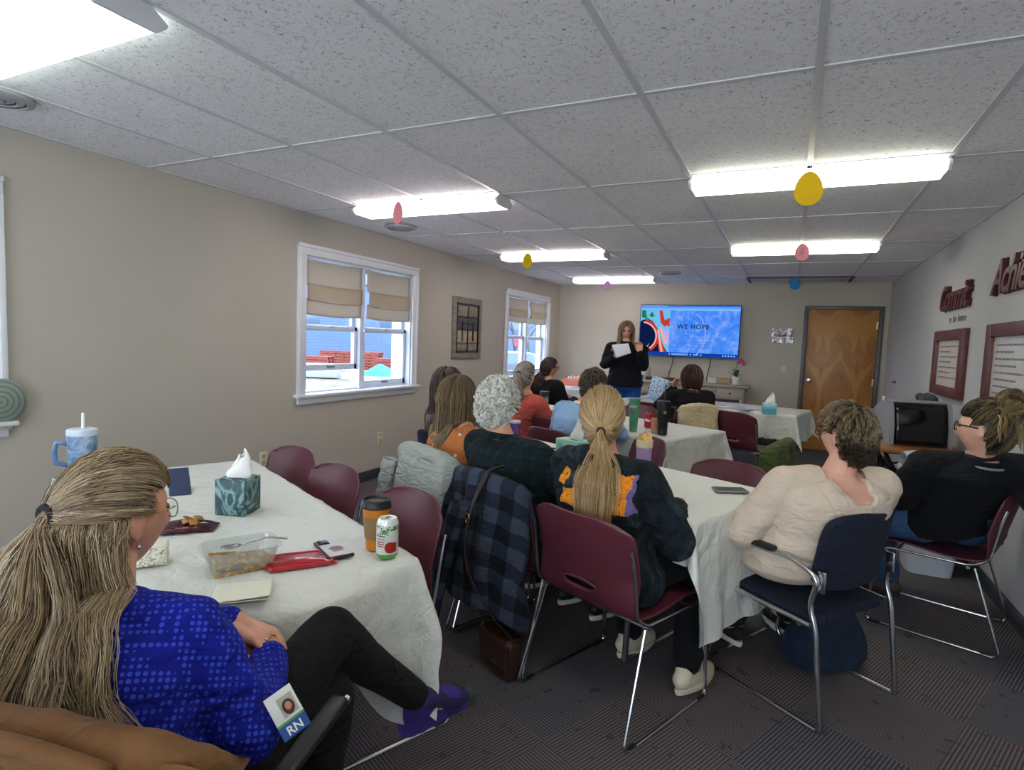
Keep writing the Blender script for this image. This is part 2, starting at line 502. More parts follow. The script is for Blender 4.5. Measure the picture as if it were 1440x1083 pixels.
g.box((XL + .011, (YB + YF) / 2, H - .003), (.022, YF - YB, .006)); g.box((XR - .011, (YB + YF) / 2, H - .003), (.022, YF - YB, .006))
g.box(((XL + XR) / 2, YF - .011, H - .003), (XR - XL, .022, .006))
struct(g.build('trim_1', GRIDM, smooth=False))
for nm, c, d in (('left', (XL + .006, (YB + YF) / 2, .05), (.012, YF - YB, .1)), ('right', (XR - .006, (YB + YF) / 2, .05), (.012, YF - YB, .1))):
    struct(MB().box(c, d, bev=.004).build('baseboard_' + nm, BASE))
b = MB(); b.box(((XL + DX0 - .05) / 2, YF - .006, .05), (DX0 - .05 - XL, .012, .1), bev=.004)
b.box(((XR + DX1 + .05) / 2, YF - .006, .05), (XR - DX1 - .05, .012, .1), bev=.004)
struct(b.build('baseboard_far', BASE))

# recessed access frame in the ceiling by the far wall (dark slot)
t = thing('ceiling_panel', 'dark edged recessed panel in ceiling above the wooden door end', 'ceiling panel', (GX0, 8.72, H))
MB().box((0, 0, -.012), (1.16, .5, .012), bev=.003).build('panel', M('panel_grey', '#bdbcc0', .5), t)
f = MB(); f.box((0, -.285, -.014), (1.26, .035, .02)); f.box((-.62, 0, -.012), (.03, .6, .016)); f.box((.62, 0, -.012), (.03, .6, .016))
f.build('frame', M('slot_dark', '#3c3b3f', .5), t, smooth=False)

# ------------------------------------------------------------------ windows
def shade_mat(name, col, k):
    t = NT(name); t.n.remove(t.b); a = hx(col)
    d = t.node('BsdfDiffuse'); d.inputs[0].default_value = c4(a); tr = t.node('BsdfTranslucent'); tr.inputs[0].default_value = c4(tuple(x * .8 for x in a))
    mx = t.node('MixShader'); mx.inputs[0].default_value = k
    t.link(d.outputs[0], mx.inputs[1]); t.link(tr.outputs[0], mx.inputs[2]); t.link(mx.outputs[0], t.out.inputs[0])
    bp = t.node('Bump'); bp.inputs['Strength'].default_value = .3; bp.inputs['Distance'].default_value = .002
    t.link(t.noise(t.coord('Object', scale=(1, 1, 6)), 160, 2), bp.inputs['Height']); t.link(bp.outputs[0], d.inputs['Normal'])
    return t.m
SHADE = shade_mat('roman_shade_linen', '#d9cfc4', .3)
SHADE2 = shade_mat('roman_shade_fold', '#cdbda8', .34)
SASH = M('sash_vinyl', '#d4dcec', .35)
def window(idx, y0, y1, raised, shade_z):
    cy = (y0 + y1) / 2; w = y1 - y0
    t = struct(thing('window_%d' % idx, None, None, (XL, cy, 0)))
    hw = w / 2; C = .09
    f = MB()                                            # casing, stepped
    for (a, b_, z, h) in ((-hw - C, -hw, WZ0, WZ1 - WZ0), (hw, hw + C, WZ0, WZ1 - WZ0)):
        f.box((.011, (a + b_) / 2, z + h / 2), (.022, C, h), bev=.004)
        f.box((.018, a + .018 if a < 0 else b_ - .018, z + h / 2 ), (.03, .03, h), bev=.005)
    f.box((.011, 0, WZ1 + C / 2), (.022, w + 2 * C, C), bev=.004); f.box((.018, 0, WZ1 + C - .016), (.03, w + 2 * C, .03), bev=.005)
    f.build('window_casing', TRIM, t)
    s = MB(); s.box((.0, 0, WZ0 - .013), (.13, w + 2 * C + .05, .026), bev=.008); s.box((.012, 0, WZ0 - .055), (.024, w + 2 * C - .01, .06), bev=.006)
    s.box((.02, 0, WZ0 - .035), (.03, w + 2 * C + .01, .018), bev=.006)
    s.build('window_sill', TRIM, t)
    j = MB()                                            # jamb liner
    for yy in (-hw + .008, hw - .008): j.box((-.08, yy, (WZ0 + WZ1) / 2), (.16, .016, WZ1 - WZ0))
    j.box((-.08, 0, WZ1 - .008), (.16, w, .016)); j.box((-.10, 0, WZ0 + .008), (.12, w, .016)); j.box((-.075, 0, (WZ0 + WZ1) / 2), (.11, .07, WZ1 - WZ0), bev=.004)
    j.build('window_frame', SASH, t, smooth=False)
    mid = (WZ0 + WZ1) / 2 - .02
    for side in (-1, 1):
        c = side * (hw / 2 + .009); sw = hw - .055
        for k, (za, zb, x) in enumerate(((mid - .02, WZ1 - .016, -.1), (WZ0 + .016, mid + .025, -.068))):
            if k == 1 and side < 0: za += raised; zb += raised * .0 + (0 if raised == 0 else .0)
            hh = zb - za; r = .038; m = MB()
            m.box((x, c - sw / 2 + r / 2, za + hh / 2), (.03, r, hh), bev=.003); m.box((x, c + sw / 2 - r / 2, za + hh / 2), (.03, r, hh), bev=.003)
            m.box((x, c, za + .026), (.03, sw, .052), bev=.003); m.box((x, c, zb - r / 2), (.03, sw, r), bev=.003)
            if k == 1:
                m.box((x + .022, c, zb - .004), (.02, .06, .014), bev=.003)      # latch
            sa = m.build('window_sash', SASH, t)
            MB().box((x, c, za + hh / 2), (.006, sw - 2 * r + .01, hh - .08)).build('window_pane', GLASS, sa, smooth=False)
            if k == 1: MB().box((x + .018, c, za + .03), (.01, .09, .02), bev=.003).build('sash_lift', M('lift_grey', '#7b7f8a', .4), sa)
    # roman shades
    for side in (-1, 1):
        c = side * (hw / 2 + .012); sw = hw - .05; zt = WZ1 - .02; L = zt - shade_z
        prof = [(.0, zt), (.002, zt - L * .42), (.016, zt - L * .44), (.02, zt - L * .48), (.018, zt - L * .70), (.008, zt - L * .74), (.0, zt - L * .73), (.0, shade_z)]
        sh = MB(); sh.grid(lambda u, v, P=bez([(p[0] - .012, 0, p[1]) for p in prof], 5): (P[min(len(P) - 1, int(round(v * (len(P) - 1))))][0] + .004 * math.sin(u * 9 + side), c - sw / 2 + u * sw + (.012 * math.sin(v * 3.1) if u < .5 else -.012 * math.sin(v * 3.1)), P[min(len(P) - 1, int(round(v * (len(P) - 1))))][2] - .012 * math.sin(u * PI)), 14, 35)
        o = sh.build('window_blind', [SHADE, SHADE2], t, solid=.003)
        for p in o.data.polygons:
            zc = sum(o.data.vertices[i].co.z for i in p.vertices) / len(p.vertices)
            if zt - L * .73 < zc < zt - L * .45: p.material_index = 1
    cd = MB(); cd.tube([(-.0, .0, WZ1 - .03), (.0, .004, WZ1 - .3), (0, -.003, WZ1 - .58)], .003, 6); cd.ell((0, -.003, WZ1 - .6), (.008, .008, .016))
    cd.build('blind_cord', M('cord', '#e6e6ea', .5), t)
    return t
window(1, *WINS[0], .17, 1.56)
window(2, *WINS[1], 0, 1.68)
window(3, *WINS[2], 0, 1.56)

for i, (a, b_) in enumerate(ADDED_WIN):  # added windows, out of view, sized to bring in more daylight
    t = struct(thing('window_%d' % (i + 4), None, None, ((a + b_) / 2, YB, 0))); w_ = b_ - a; m = MB()
    for xx in (-1, 1): m.box((xx * (w_ / 2 - .03), -.06, 1.175), (.06, .08, 2.05), bev=.004)
    for zz in (.18, .9, 2.17): m.box((0, -.06, zz), (w_, .07, .06), bev=.004)
    m.build('window_frame', TRIM, t); MB().box((0, -.06, 1.175), (w_ - .1, .006, 1.99)).build('window_pane', GLASS, t, smooth=False)
# ------------------------------------------------------------------ door
d = struct(thing('door_1', None, None, (0, YF, 0)))
fr = MB(); FW = .05
fr.box((DX0 - FW / 2 + .004, .0, DZ / 2), (FW, .06, DZ), bev=.004); fr.box((DX1 + FW / 2 - .004, 0, DZ / 2), (FW, .06, DZ), bev=.004); fr.box(((DX0 + DX1) / 2, 0, DZ + FW / 2 - .004), (DX1 - DX0 + 2 * FW - .008, .06, FW), bev=.004)
fr.box((DX0 + .006, .07, DZ / 2), (.012, .1, DZ)); fr.box((DX1 - .006, .07, DZ / 2), (.012, .1, DZ))
fr.build('door_frame', M('steel_frame_grey', '#55565c', .4), d)
MB().box(((DX0 + DX1) / 2, .028, DZ / 2 + .004), (DX1 - DX0 - .026, .044, DZ - .012), bev=.002).build('door_slab', DOORW, d)
k = MB(); k.lathe([(.033, 0), (.033, .008), (.013, .012), (.012, .035), (.026, .045), (.03, .058), (.024, .07), (.0, .073)], 20, (0, 0, 0), cap=True); k.xform(Matrix.Translation((DX0 + .075, .006, 1.0)) @ Matrix.Rotation(PI / 2, 4, 'X'))
k.build('door_handle', CHROME, d)
for z in (.28, 1.02, 1.80):
    h = MB(); h.lathe([(.008, -.05), (.008, .05)], 10, (DX1 - .014, -.002, z)); h.box((DX1 - .02, .006, z), (.03, .004, .1)); h.build('hinge', M('brass_dull', '#b9a97a', .35, 1), d)
MB().box(((DX0 + DX1) / 2, .3, DZ / 2), (1.3, .02, DZ + .2)).build('door_backing', BLACKP, d, smooth=False)

# ------------------------------------------------------------------ ceiling lights
def diffuser_mat(name, col, st):
    t = NT(name); e = t.node('Emission'); co = t.coord('Object'); s = t.sep(co)
    tubes = t.math('ADD', .35, t.math('MULTIPLY', t.math('ABSOLUTE', t.math('SINE', t.math('MULTIPLY', s[1], PI / .118))), .65))
    rib = t.math('ADD', .94, t.math('MULTIPLY', t.math('SINE', t.math('MULTIPLY', s[0], 2 * PI / .006)), .06))
    endf = t.math('MULTIPLY', t.math('SUBTRACT', .602, t.math('ABSOLUTE', s[0])), 14, clamp=True)
    e.inputs[0].default_value = c4(hx(col))
    geo = t.node('NewGeometry'); nz = t.sep(geo.outputs['Normal'])[2]                    # flanks and top slopes glow more than the bottom, boosted to brighten the ceiling
    flank = t.math('MULTIPLY_ADD', t.math('MULTIPLY', t.math('ADD', nz, 1.0), 1.0, clamp=True), .35, .9); tubes = t.math('MULTIPLY', tubes, flank)
    t.link(t.math('MULTIPLY', t.math('MULTIPLY', t.math('MULTIPLY', tubes, rib), t.math('ADD', .07, t.math('MULTIPLY', endf, .93))), st), e.inputs[1])
    t.n.remove(t.b); t.link(e.outputs[0], t.out.inputs[0]); return t.m
LS = 10.5
DIFF_L = diffuser_mat('diffuser_pinkish', '#fff4f4', LS)
DIFF_R = diffuser_mat('diffuser_greenish', '#fbffe9', LS)
DIFF_F = diffuser_mat('diffuser_white', '#eefdf6', LS * .85)
def light(x, y, mat, label, grp):
    t = thing('ceiling_light', label, 'ceiling light', (x, y, H - .006), 0, grp)
    prof = [(-.070, 0), (-.118, -.030), (-.116, -.042), (-.088, -.066), (.088, -.066), (.116, -.042), (.118, -.030), (.070, 0)]  # upper slopes angled upward to throw light onto the ceiling
    L = .598
    m = MB(); n = len(prof)
    vs = [(sx * L, a, b) for sx in (-1, 1) for a, b in prof]; m.add(vs, [(i, i + 1, n + i + 1, n + i) for i in range(n - 1)])
    m.build('light_diffuser', mat, t, smooth=30)
    for sx in (-1, 1):
        e = MB(); e.prism([(a * 1.03, b * 1.04) for a, b in prof], sx * L, sx * (L + .012), axis=0); e.build('end_cap', WHITEP, t, smooth=False)
    MB().box((0, 0, .003), (1.2, .25, .006)).build('housing', WHITEP, t, smooth=False)
    return t
light(GX0 - 4 * TX, 1.09, DIFF_F, 'long wraparound ceiling light at the top left corner, nearest the viewer', 'wraparound lights')
light(GX0 - 4 * TX, 3.56, DIFF_L, 'pinkish white wraparound ceiling light with a pink paper egg in front, above near window', 'wraparound lights')
light(GX0 - 4 * TX, 5.99, DIFF_L, 'white wraparound ceiling light behind the smaller yellow egg', 'wraparound lights')
light(GX0 - 4 * TX, 8.38, DIFF_L, 'small far wraparound ceiling light behind the lilac egg, by the far wall', 'wraparound lights')
light(GX0, 3.56, DIFF_R, 'greenish white wraparound ceiling light behind the large yellow egg', 'wraparound lights')
light(GX0, 5.99, DIFF_R, 'greenish white wraparound ceiling light behind the pink rabbit egg', 'wraparound lights')
light(GX0, 1.07, DIFF_R, 'added unseen wraparound ceiling light over the viewer', 'wraparound lights')  # out-of-view fixture added for its light
light(GX0, -1.37, DIFF_R, 'added unseen wraparound ceiling light behind the viewer on the right', 'wraparound lights')  # unseen fixture added behind the camera to light the room
light(GX0 - 4 * TX, -1.37, DIFF_L, 'added unseen wraparound ceiling light behind the viewer on the left', 'wraparound lights')  # second added fixture behind the camera, also only for its light

# round ceiling diffusers
def vent(x, y, label):
    t = thing('air_vent', label, 'air vent', (x, y, H - .006), 0, 'round ceiling vents')
    m = MB()
    for r in (.14, .105, .07): m.lathe([(r, 0), (r - .004, -.012), (r - .03, -.02), (r - .034, -.014), (r - .012, 0)], 32, cap=False)
    m.build('vent_rings', M('vent_grey', '#a8a9ae', .4), t)
    MB().lathe([(.12, -.001), (.12, .004)], 24).build('vent_throat', M('vent_dark', '#29292c', .6), t)
    MB().lathe([(.034, -.012), (.03, -.024), (.0, -.026)], 20, cap=True).build('vent_cone', M('vent_grey'), t)
vent(-3.2, 4.27, 'round grey ceiling vent near the left wall beyond the pink egg')
vent(-1.5, 7.82, 'round dark ceiling vent toward the far wall, above the television')
vent(-3.16, 1.34, 'round grey ceiling vent at the left edge of the photo under the big light')

# hanging paper eggs
def egg(x, y, z, h, col, label, tw=.0, rabbit=False):
    t = thing('hanging_egg', label, 'paper egg', (x, y, z), tw, 'hanging paper eggs')
    n = 36; pts = []
    for k in range(n):
        a = 2 * PI * k / n; s_ = math.sin(a); w = .385 * h * (1 - .16 * s_)
        pts.append((math.cos(a) * w * (1.0), s_ * h / 2))
    MB().prism(pts, -.0015, .0015, axis=1).build('paper_egg', MATS.setdefault('paper_' + col.strip('#'), shade_mat('paper_' + col.strip('#'), col, .5)), t, smooth=False)
    if rabbit:
        r = MB(); r.prism([(math.cos(a) * h * .13, math.sin(a) * h * .1 - h * .05) for a in np.linspace(0, 2 * PI, 16)[:-1]], -.004, -.002)
        for s_ in (-1, 1): r.prism([(s_ * h * .06 + math.cos(a) * h * .03, h * .12 + math.sin(a) * h * .1) for a in np.linspace(0, 2 * PI, 12)[:-1]], -.004, -.002)
        r.build('drawn_marks', M('mark_' + col.strip('#'), tuple(c * .75 for c in hx(col)), .7), t, smooth=False)
    top = H - z
    MB().tube([(0, 0, h / 2 - .012), (0.001, 0, h / 2 + .01), (0, 0, top)], .0012, 5).build('string', M('string', '#c9c9c9', .6), t)
egg(.022, 3.34, 2.232, .17, '#dfc73c', 'large yellow paper egg hanging in front of right ceiling light', .1)
egg(-2.53, 3.34, 2.262, .155, '#dfa9b0', 'dusty pink paper egg hanging before the left ceiling light', -.35)
egg(-2.64, 5.78, 2.275, .165, '#cdbb2a', 'mustard yellow paper egg with faint marks hanging over left side', -.2, True)
egg(-2.46, 8.2, 2.25, .14, '#c8a9c9', 'small lilac paper egg hanging near the far wall light', 0)
egg(.025, 5.78, 2.285, .15, '#e0a8b0', 'pink paper egg with drawn marks hanging before far right light', 0, True)
egg(-.018, 8.0, 2.24, .155, '#4aa3dd', 'bright blue paper egg hanging above the door end', 0)

# ------------------------------------------------------------------ television
tv = thing('television', 'large wall mounted television showing a blue slide reading WE HOPE', 'television', (-1.455, YF - .075, 1.655), 0)
TW, TH = 1.50, .80
MB().box((0, .0, 0), (TW, .05, TH), bev=.006).build('tv_case', BLACKP, tv)
MB().box((0, .045, 0), (.5, .055, .3), bev=.004).build('wall_bracket', BLACKP, tv)
def emit(name, col, st=.64, grad=None):
    t = NT(name); e = t.node('Emission'); e.inputs[1].default_value = st
    if isinstance(col, str): e.inputs[0].default_value = c4(hx(col))
    else: t.link(col(t), e.inputs[0])
    t.n.remove(t.b); t.link(e.outputs[0], t.out.inputs[0]); return t.m
def bluebg(t):
    co = t.coord('Object'); n = t.noise(co, 3.2, 4, .6, 2.5)
    return t.ramp(n, [(.25, hx('#2b72e8')), (.5, hx('#4a8bf2')), (.68, hx('#86a6f4')), (.8, hx('#a09aea'))])
scr = MB().box((0, -.0265, 0), (TW - .02, .002, TH - .02)).build('screen', emit('screen_blue', bluebg, .64), tv, smooth=False)
def flat(name, polys, mat, dep):
    m = MB()
    for p in polys: m.prism(p, dep, dep - .0006, axis=1)
    return m.build(name, mat, scr, smooth=False)
hw_, hh_ = TW / 2 - .012, TH / 2 - .012
rect = lambda a, b, c, d_: [(a, b), (c, b), (c, d_), (a, d_)]
flat('browser_bar', [rect(-hw_, hh_ - .045, hw_, hh_)], emit('bar_blue', '#5a9cf2'), -.0285)
flat('tab_strip', [rect(-.33, hh_ - .02, hw_, hh_)], emit('tab_blue', '#2e6fd8'), -.0292)
flat('address_bar', [rect(-hw_, hh_ - .075, hw_, hh_ - .045)], emit('addr', '#78b4f8'), -.0285)
flat('taskbar', [rect(-hw_, -hh_, hw_, -hh_ + .055)], emit('task', '#103c9e'), -.0285)
flat('search_field', [rect(-.23, -hh_ + .012, .02, -hh_ + .043)], emit('srch', '#5f9cf0'), -.0292)
for x in (-.70, -.67, -.27, .05, .1, .15, .2, .52, .56, .6, .64, .68): flat('taskbar_icon', [rect(x, -hh_ + .018, x + .02, -hh_ + .04)], emit('icons', '#86b8f6'), -.0292)
X0, X1, Y0, Y1 = -hw_, -.275, -hh_ + .055, hh_ - .078
def circ(cx, cy, r, a0=0, a1=2 * PI, n=24, w=None, asp=1):
    if w is None: return [(min(max(cx + math.cos(a) * r, X0), X1), min(max(cy + math.sin(a) * r * asp, Y0), Y1)) for a in np.linspace(a0, a1, n)]
    o = [(cx + math.cos(a) * r, cy + math.sin(a) * r * asp) for a in np.linspace(a0, a1, n)]
    i = [(cx + math.cos(a) * (r - w), cy + math.sin(a) * (r - w) * asp) for a in np.linspace(a1, a0, n)]
    return [(min(max(x, X0), X1), min(max(y, Y0), Y1)) for x, y in o + i]
flat('picture_sky', [rect(X0, Y0, X1, Y1)], emit('pic_teal', '#6cb9e8'), -.0285)
flat('picture_dark', [rect(X0, Y0, -.5, .05), [(-.5, Y0), (-.3, Y0), (-.5, -.02)], circ(-.64, .02, .15)], emit('pic_dark', '#0b1a44'), -.0290)
flat('picture_leaf', [[(-.72, Y1), (-.66, Y1), (-.64, .2), (-.58, .16), (-.72, .2)], [(-.6, .24), (-.56, .29), (-.52, .22), (-.58, .2)]], emit('pic_green', '#1e7a4e'), -.0294)
flat('picture_red_shape', [circ(-.7, -.10, .27, -1.0, 1.4, 26, .03, 1.0), [(-.45, Y1), (-.40, Y1), (-.36, .16), (-.28, .06), (-.28, .2), (-.35, .05), (-.42, .12)], [(-.5, .02), (-.42, -.1), (-.32, Y0), (-.42, Y0)]], emit('pic_red', '#c23a32'), -.0298)
flat('picture_pale_band', [circ(-.7, -.10, .235, -1.0, 1.5, 26, .025, 1.0), [(X0, -.27), (-.6, -.26), (-.58, -.2), (-.6, -.24), (X0, -.29)], [(-.44, .05), (-.4, .05), (-.3, -.2), (-.34, -.22)], [(-.47, 0), (-.45, .02), (-.36, Y0), (-.4, Y0)]], emit('pic_pink', '#f0a99a'), -.0302)
flat('picture_lilac', [[(-.4, .02), (-.3, .0), (-.28, -.1), (-.28, -.25), (-.34, -.1)], [(-.35, -.12), (-.3, -.05), (-.31, -.16)]], emit('pic_lil', '#b9a4ea'), -.0306)
flat('slide_arc', [[(x, y) for x, y in zip([.05 + .22 * math.cos(a) for a in np.linspace(-1.2, 1.3, 24)] + [.05 + .2 * math.cos(a) for a in np.linspace(1.3, -1.2, 24)], [-.06 + .34 * math.sin(a) for a in np.linspace(-1.2, 1.3, 24)] + [-.06 + .32 * math.sin(a) for a in np.linspace(1.3, -1.2, 24)])]], emit('arc', '#8a9cf0'), -.0288)
o = text_obj('slide_heading', 'WE HOPE', .098, emit('txt', '#1b3f86'), scr, (-.165, -.0292, .035), (PI / 2, 0, 0), extrude=.0004, bold=.003, align='LEFT', spacing=1.15)
L_ = []
for i, (y, a, b_) in enumerate([(-.03, -.15, .38), (-.065, -.15, .22), (-.1, -.15, .4), (-.135, -.15, .06), (-.165, -.15, .38), (-.195, -.15, .3), (-.225, -.15, .02), (-.25, -.15, .4)]): L_.append(rect(a, y - .003, b_, y + .003))
flat('slide_text_lines', L_, emit('lines', '#3f74d2'), -.0288)
for x, dx in ((-1.66, -.07), (-1.1, -.05)):
    c = MB(); c.tube(bez([(x, YF - .06, 1.27), (x + dx * .2, YF - .03, 1.15), (x + dx * .8, YF - .02, 1.0), (x + dx, YF - .04, .9)], 6), .006, 6)
    tag(c.build('power_cable', BLACKP), 'black cable running down the wall under the television, %s of two' % ('left' if x < -1.3 else 'right'), 'cable', 'television cables')

# ------------------------------------------------------------------ wall things
sw = thing('light_switch', 'ivory light switch plate beside the wooden door', 'light switch', (-.09, YF, 1.14))
MB().box((0, -.003, 0), (.072, .006, .115), bev=.003).build('plate', M('ivory', '#cfc8b4', .4), sw); MB().box((0, -.008, 0), (.012, .012, .024), bev=.002).build('toggle', M('ivory'), sw)
def outlet(y, z, label):
    t = thing('wall_outlet', label, 'outlet', (XL, y, z), 0, 'wall outlets')
    MB().box((.003, 0, 0), (.006, .072, .115), bev=.003).build('plate', M('outlet_ivory', '#dcd2b4', .4), t)
    for zz in (.026, -.026): MB().box((.007, 0, zz), (.004, .034, .03), bev=.006).build('socket', M('socket_tan', '#b7ab8c', .4), t)
outlet(4.57, .40, 'ivory wall outlet below the near window, right of the empty chairs')
outlet(3.16, .42, 'ivory wall outlet just behind the far corner of nearest table')
hk = MB(); hk.lathe([(.02, 0), (.02, .006), (.006, .01), (.006, .03), (.012, .036), (0, .04)], 14, cap=True); hk.xform(Matrix.Translation((XR, 8.37, 1.08)) @ Matrix.Rotation(-PI / 2, 4, 'Y'))
tag(hk.build('wall_hook', BLACKP), 'tiny dark hook on right wall between door and sewing table', 'hook')
# crumpled foil sheet
def foilf(u, v):
    x = (u - .5) * .29 + .008 * math.sin(9 * v); z = (v - .5) * .215 + .007 * math.sin(11 * u)
    return (x, -.016 + .03 * noise.noise(V((u * 5, v * 4, 1))), z)
FOIL = M('foil', '#e8e8ec', .18, 1, bump=(28, .9, .02))
tag(MB().grid(foilf, 30, 24).build('foil_sheet', FOIL, solid=.001), 'crumpled silver foil sheet stuck on far wall between television and door', 'foil sheet').location = (-.135, YF - .006, 1.63)

# art of old window / fence collage on the left wall
art = thing('wall_art', 'weathered wood frame with pieced bark pattern between the two windows', 'wall art', (XL, 6.2, 1.535))
def driftwood():
    t = NT('grey_driftwood'); co = t.coord('Object', scale=(4, 4, 40)); t.color(t.ramp(t.noise(co, 2, 4), [(.3, hx('#6d675e')), (.7, hx('#9b9488'))])); t.b.inputs['Roughness'].default_value = .8; t.bump(t.noise(co, 4, 3), .5, .006); return t.m
DW = driftwood(); aw, ah = .36, .36
m = MB(); m.box((.012, -.3, 0), (.024, .09, .74), bev=.003); m.box((.012, .3, 0), (.024, .09, .74), bev=.003); m.box((.012, 0, .33), (.024, .52, .08), bev=.003); m.box((.012, 0, -.33), (.024, .52, .08), bev=.003)
m.build('outer_frame', DW, art)
def collage(nm, ca, cb):
    t = NT(nm); co = t.coord('Object', scale=(1, 1, 1)); n = t.noise(co, 14, 5, .7, 3)
    t.color(t.ramp(n, [(.35, hx(ca)), (.5, hx(cb)), (.62, hx(ca))])); t.b.inputs['Roughness'].default_value = .7; return t.m
C1, C2, C3 = collage('bark_light', '#3c332c', '#a49a86'), collage('bark_dark', '#2c2a2c', '#5b5a60'), collage('bark_cream', '#6b4a36', '#c9b9a0')
rows = [(.2, .115, C1), (.06, .15, C2), (-.1, .15, C3), (-.225, .09, C1)]
for z, h_, mt in rows:
    n_ = 4 if mt is C3 else 2
    for k in range(n_):
        w_ = .5 / n_
        MB().box((.01, -.25 + w_ * (k + .5), z), (.016, w_ - .014, h_), bev=.002).build('collage_tile', mt, art)
m = MB()
for y_ in (-.262, .262): m.box((.02, y_, -.0), (.02, .016, .6))
for z_ in (.29, -.29): m.box((.02, 0, z_), (.02, .54, .018))
for z_ in (.135, -.02, -.178): m.box((.018, 0, z_), (.018, .52, .008))
m.box((.018, 0, .2), (.018, .014, .12)); m.box((.018, 0, -.23), (.018, .014, .12)); m.box((.02, 0, .06), (.02, .26, .012)); m.box((.02, -.13, -.04), (.02, .01, .24)); m.box((.02, .13, -.04), (.02, .01, .24)); m.box((.02, 0, -.1), (.02, .01, .16))
m.build('lead_strips', M('dark_iron', '#2a211c', .6), art, smooth=False)

# framed statements on the right wall
def rwood():
    t = NT('mahogany'); co = t.coord('Object', scale=(4, 4, 4)); t.color(t.ramp(t.noise(co, 5, 4, .6, 1), [(.3, hx('#4c2422')), (.7, hx('#6b3532'))])); t.b.inputs['Roughness'].default_value = .42; return t.m
MAH = rwood()
def statement(y0, label, lines, seed):
    w, h = .97, .535
    t = thing('framed_statement', label, 'framed sign', (XR, y0 - w / 2, 1.36))
    m = MB(); B = .1
    for yy in (-1, 1): m.box((-.02, yy * (w / 2 - B / 2), 0), (.04, B, h), bev=.004)
    for zz in (-1, 1): m.box((-.02, 0, zz * (h / 2 - B / 2 + .01)), (.04, w - 2 * B, B - .02), bev=.004)
    m.build('frame', MAH, t)
    p = MB().box((-.012, 0, 0), (.006, w - 2 * B + .02, h - 2 * B + .04)).build('printed_sheet', M('sheet_white', '#d6d2d0', .25, coat=.6), t, smooth=False)
    r = random.Random(seed); m = MB(); zt = .135
    for k in range(lines):
        ln = (.7 if k % 2 == 0 else .35) * r.uniform(.85, 1.05); ystart = w / 2 - B - .05; x = 0
        while x < ln:
            ww = r.uniform(.02, .07); m.box((-.0156, ystart - x - ww / 2, zt - k * .042), (.001, ww, .012)); x += ww + .012
    m.build('text_lines', M('text_grey', '#77737a', .6), p, smooth=False)
statement(6.24, 'mahogany framed printed statement under the word Commit, the smaller looking one', 7, 3)
statement(4.72, 'mahogany framed printed statement cut off by right edge of photo', 8, 4)
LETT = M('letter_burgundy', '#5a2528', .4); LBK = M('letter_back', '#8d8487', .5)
def script(word, y, z, size, label, nm, small=False):
    t = thing('wall_lettering', label, 'wall letters', (XR, y, z), 0)
    R = (PI / 2, 0, -PI / 2)
    if small: text_obj(nm, word, size, M('small_letters', '#7d787b', .5), t, (-.002, 0, 0), R, extrude=.001, align='LEFT', bold=0, spacing=1.12); return
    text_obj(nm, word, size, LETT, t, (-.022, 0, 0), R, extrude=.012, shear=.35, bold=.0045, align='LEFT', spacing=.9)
    text_obj('letter_backing', word, size, M('letter_dark_board', '#3a1a1d', .5), t, (-.006, 0, 0), R, extrude=.005, shear=.35, bold=.0095, align='LEFT', spacing=.9)  # darker, bolder copy of the word behind the letters
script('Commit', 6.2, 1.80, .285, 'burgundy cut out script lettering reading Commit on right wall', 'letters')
script('to the future', 5.93, 1.69, .088, 'small grey lettering reading to the future under Commit', 'letters', True)
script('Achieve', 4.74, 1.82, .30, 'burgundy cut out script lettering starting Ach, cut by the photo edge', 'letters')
# round woven thing hung by the left window edge
rt = MB(); rt.lathe([(.0, 0), (.11, 0), (.12, .006), (.11, .014), (.0, .016)], 32, cap=True); rt.xform(Matrix.Translation((XL + .04, 1.50, 1.0)) @ Matrix.Rotation(PI / 2, 4, 'Y') )
def ringmat():
    t = NT('ringed_grey'); co = t.coord('Object', loc=(0, -1.5, -1.0)); s = t.sep(co)
    d_ = t.math('SQRT', t.math('ADD', t.math('MULTIPLY', s[1], s[1]), t.math('MULTIPLY', s[2], s[2])))
    t.color(t.ramp(t.math('FRACT', t.math('MULTIPLY', d_, 40)), [(0, hx('#5e6a68')), (.5, hx('#8b9a8c'))])); return t.m
tag(rt.build('round_plaque', ringmat()), 'grey green ringed disc at window edge on far left', 'disc')

# ------------------------------------------------------------------ outside
GR = NT('yard_ground'); co = GR.coord('Object'); GR.color(GR.ramp(GR.noise(co, .9, 6, .7), [(.35, hx('#474a3a')), (.5, hx('#625e57')), (.62, hx('#85868c'))])); GR.b.inputs['Roughness'].default_value = .95
struct(MB().box((-34, 6, -.5), (60, 90, .1)).build('ground', GR.m, smooth=False))
bl = thing('neighbor_building', 'pale blue sided building seen through the window', 'building', (-27, 33, -.45), .72)
SID = NT('blue_siding'); co = SID.coord('Object'); sx = SID.sep(co)[2]
SID.color(SID.ramp(SID.math('FRACT', SID.math('MULTIPLY', sx, 5)), [(0, hx('#43597f')), (.9, hx('#50688f')), (1, hx('#394d70'))]))
MB().box((0, 0, 2.6), (34, 6, 5.2)).build('walls', SID.m, bl, smooth=False)
rf = MB(); rf.prism([(-3.4, 5.1), (3.4, 5.1), (0, 6.9)], -17.4, 17.4, axis=0); rf.build('roof', M('roof_grey', '#5a5d66', .8), bl, smooth=False)
for x in (-9, -4, 1, 6, 10): MB().box((x, -3.02, 2.9), (1.1, .08, 1.2), bev=.02).build('window', M('dark_pane', '#4d617c', .15), bl)
PAL = M('red_brick_stack', '#7d3a30', .8, var=(9, .3), bump=(14, .6, .05))
k = 0
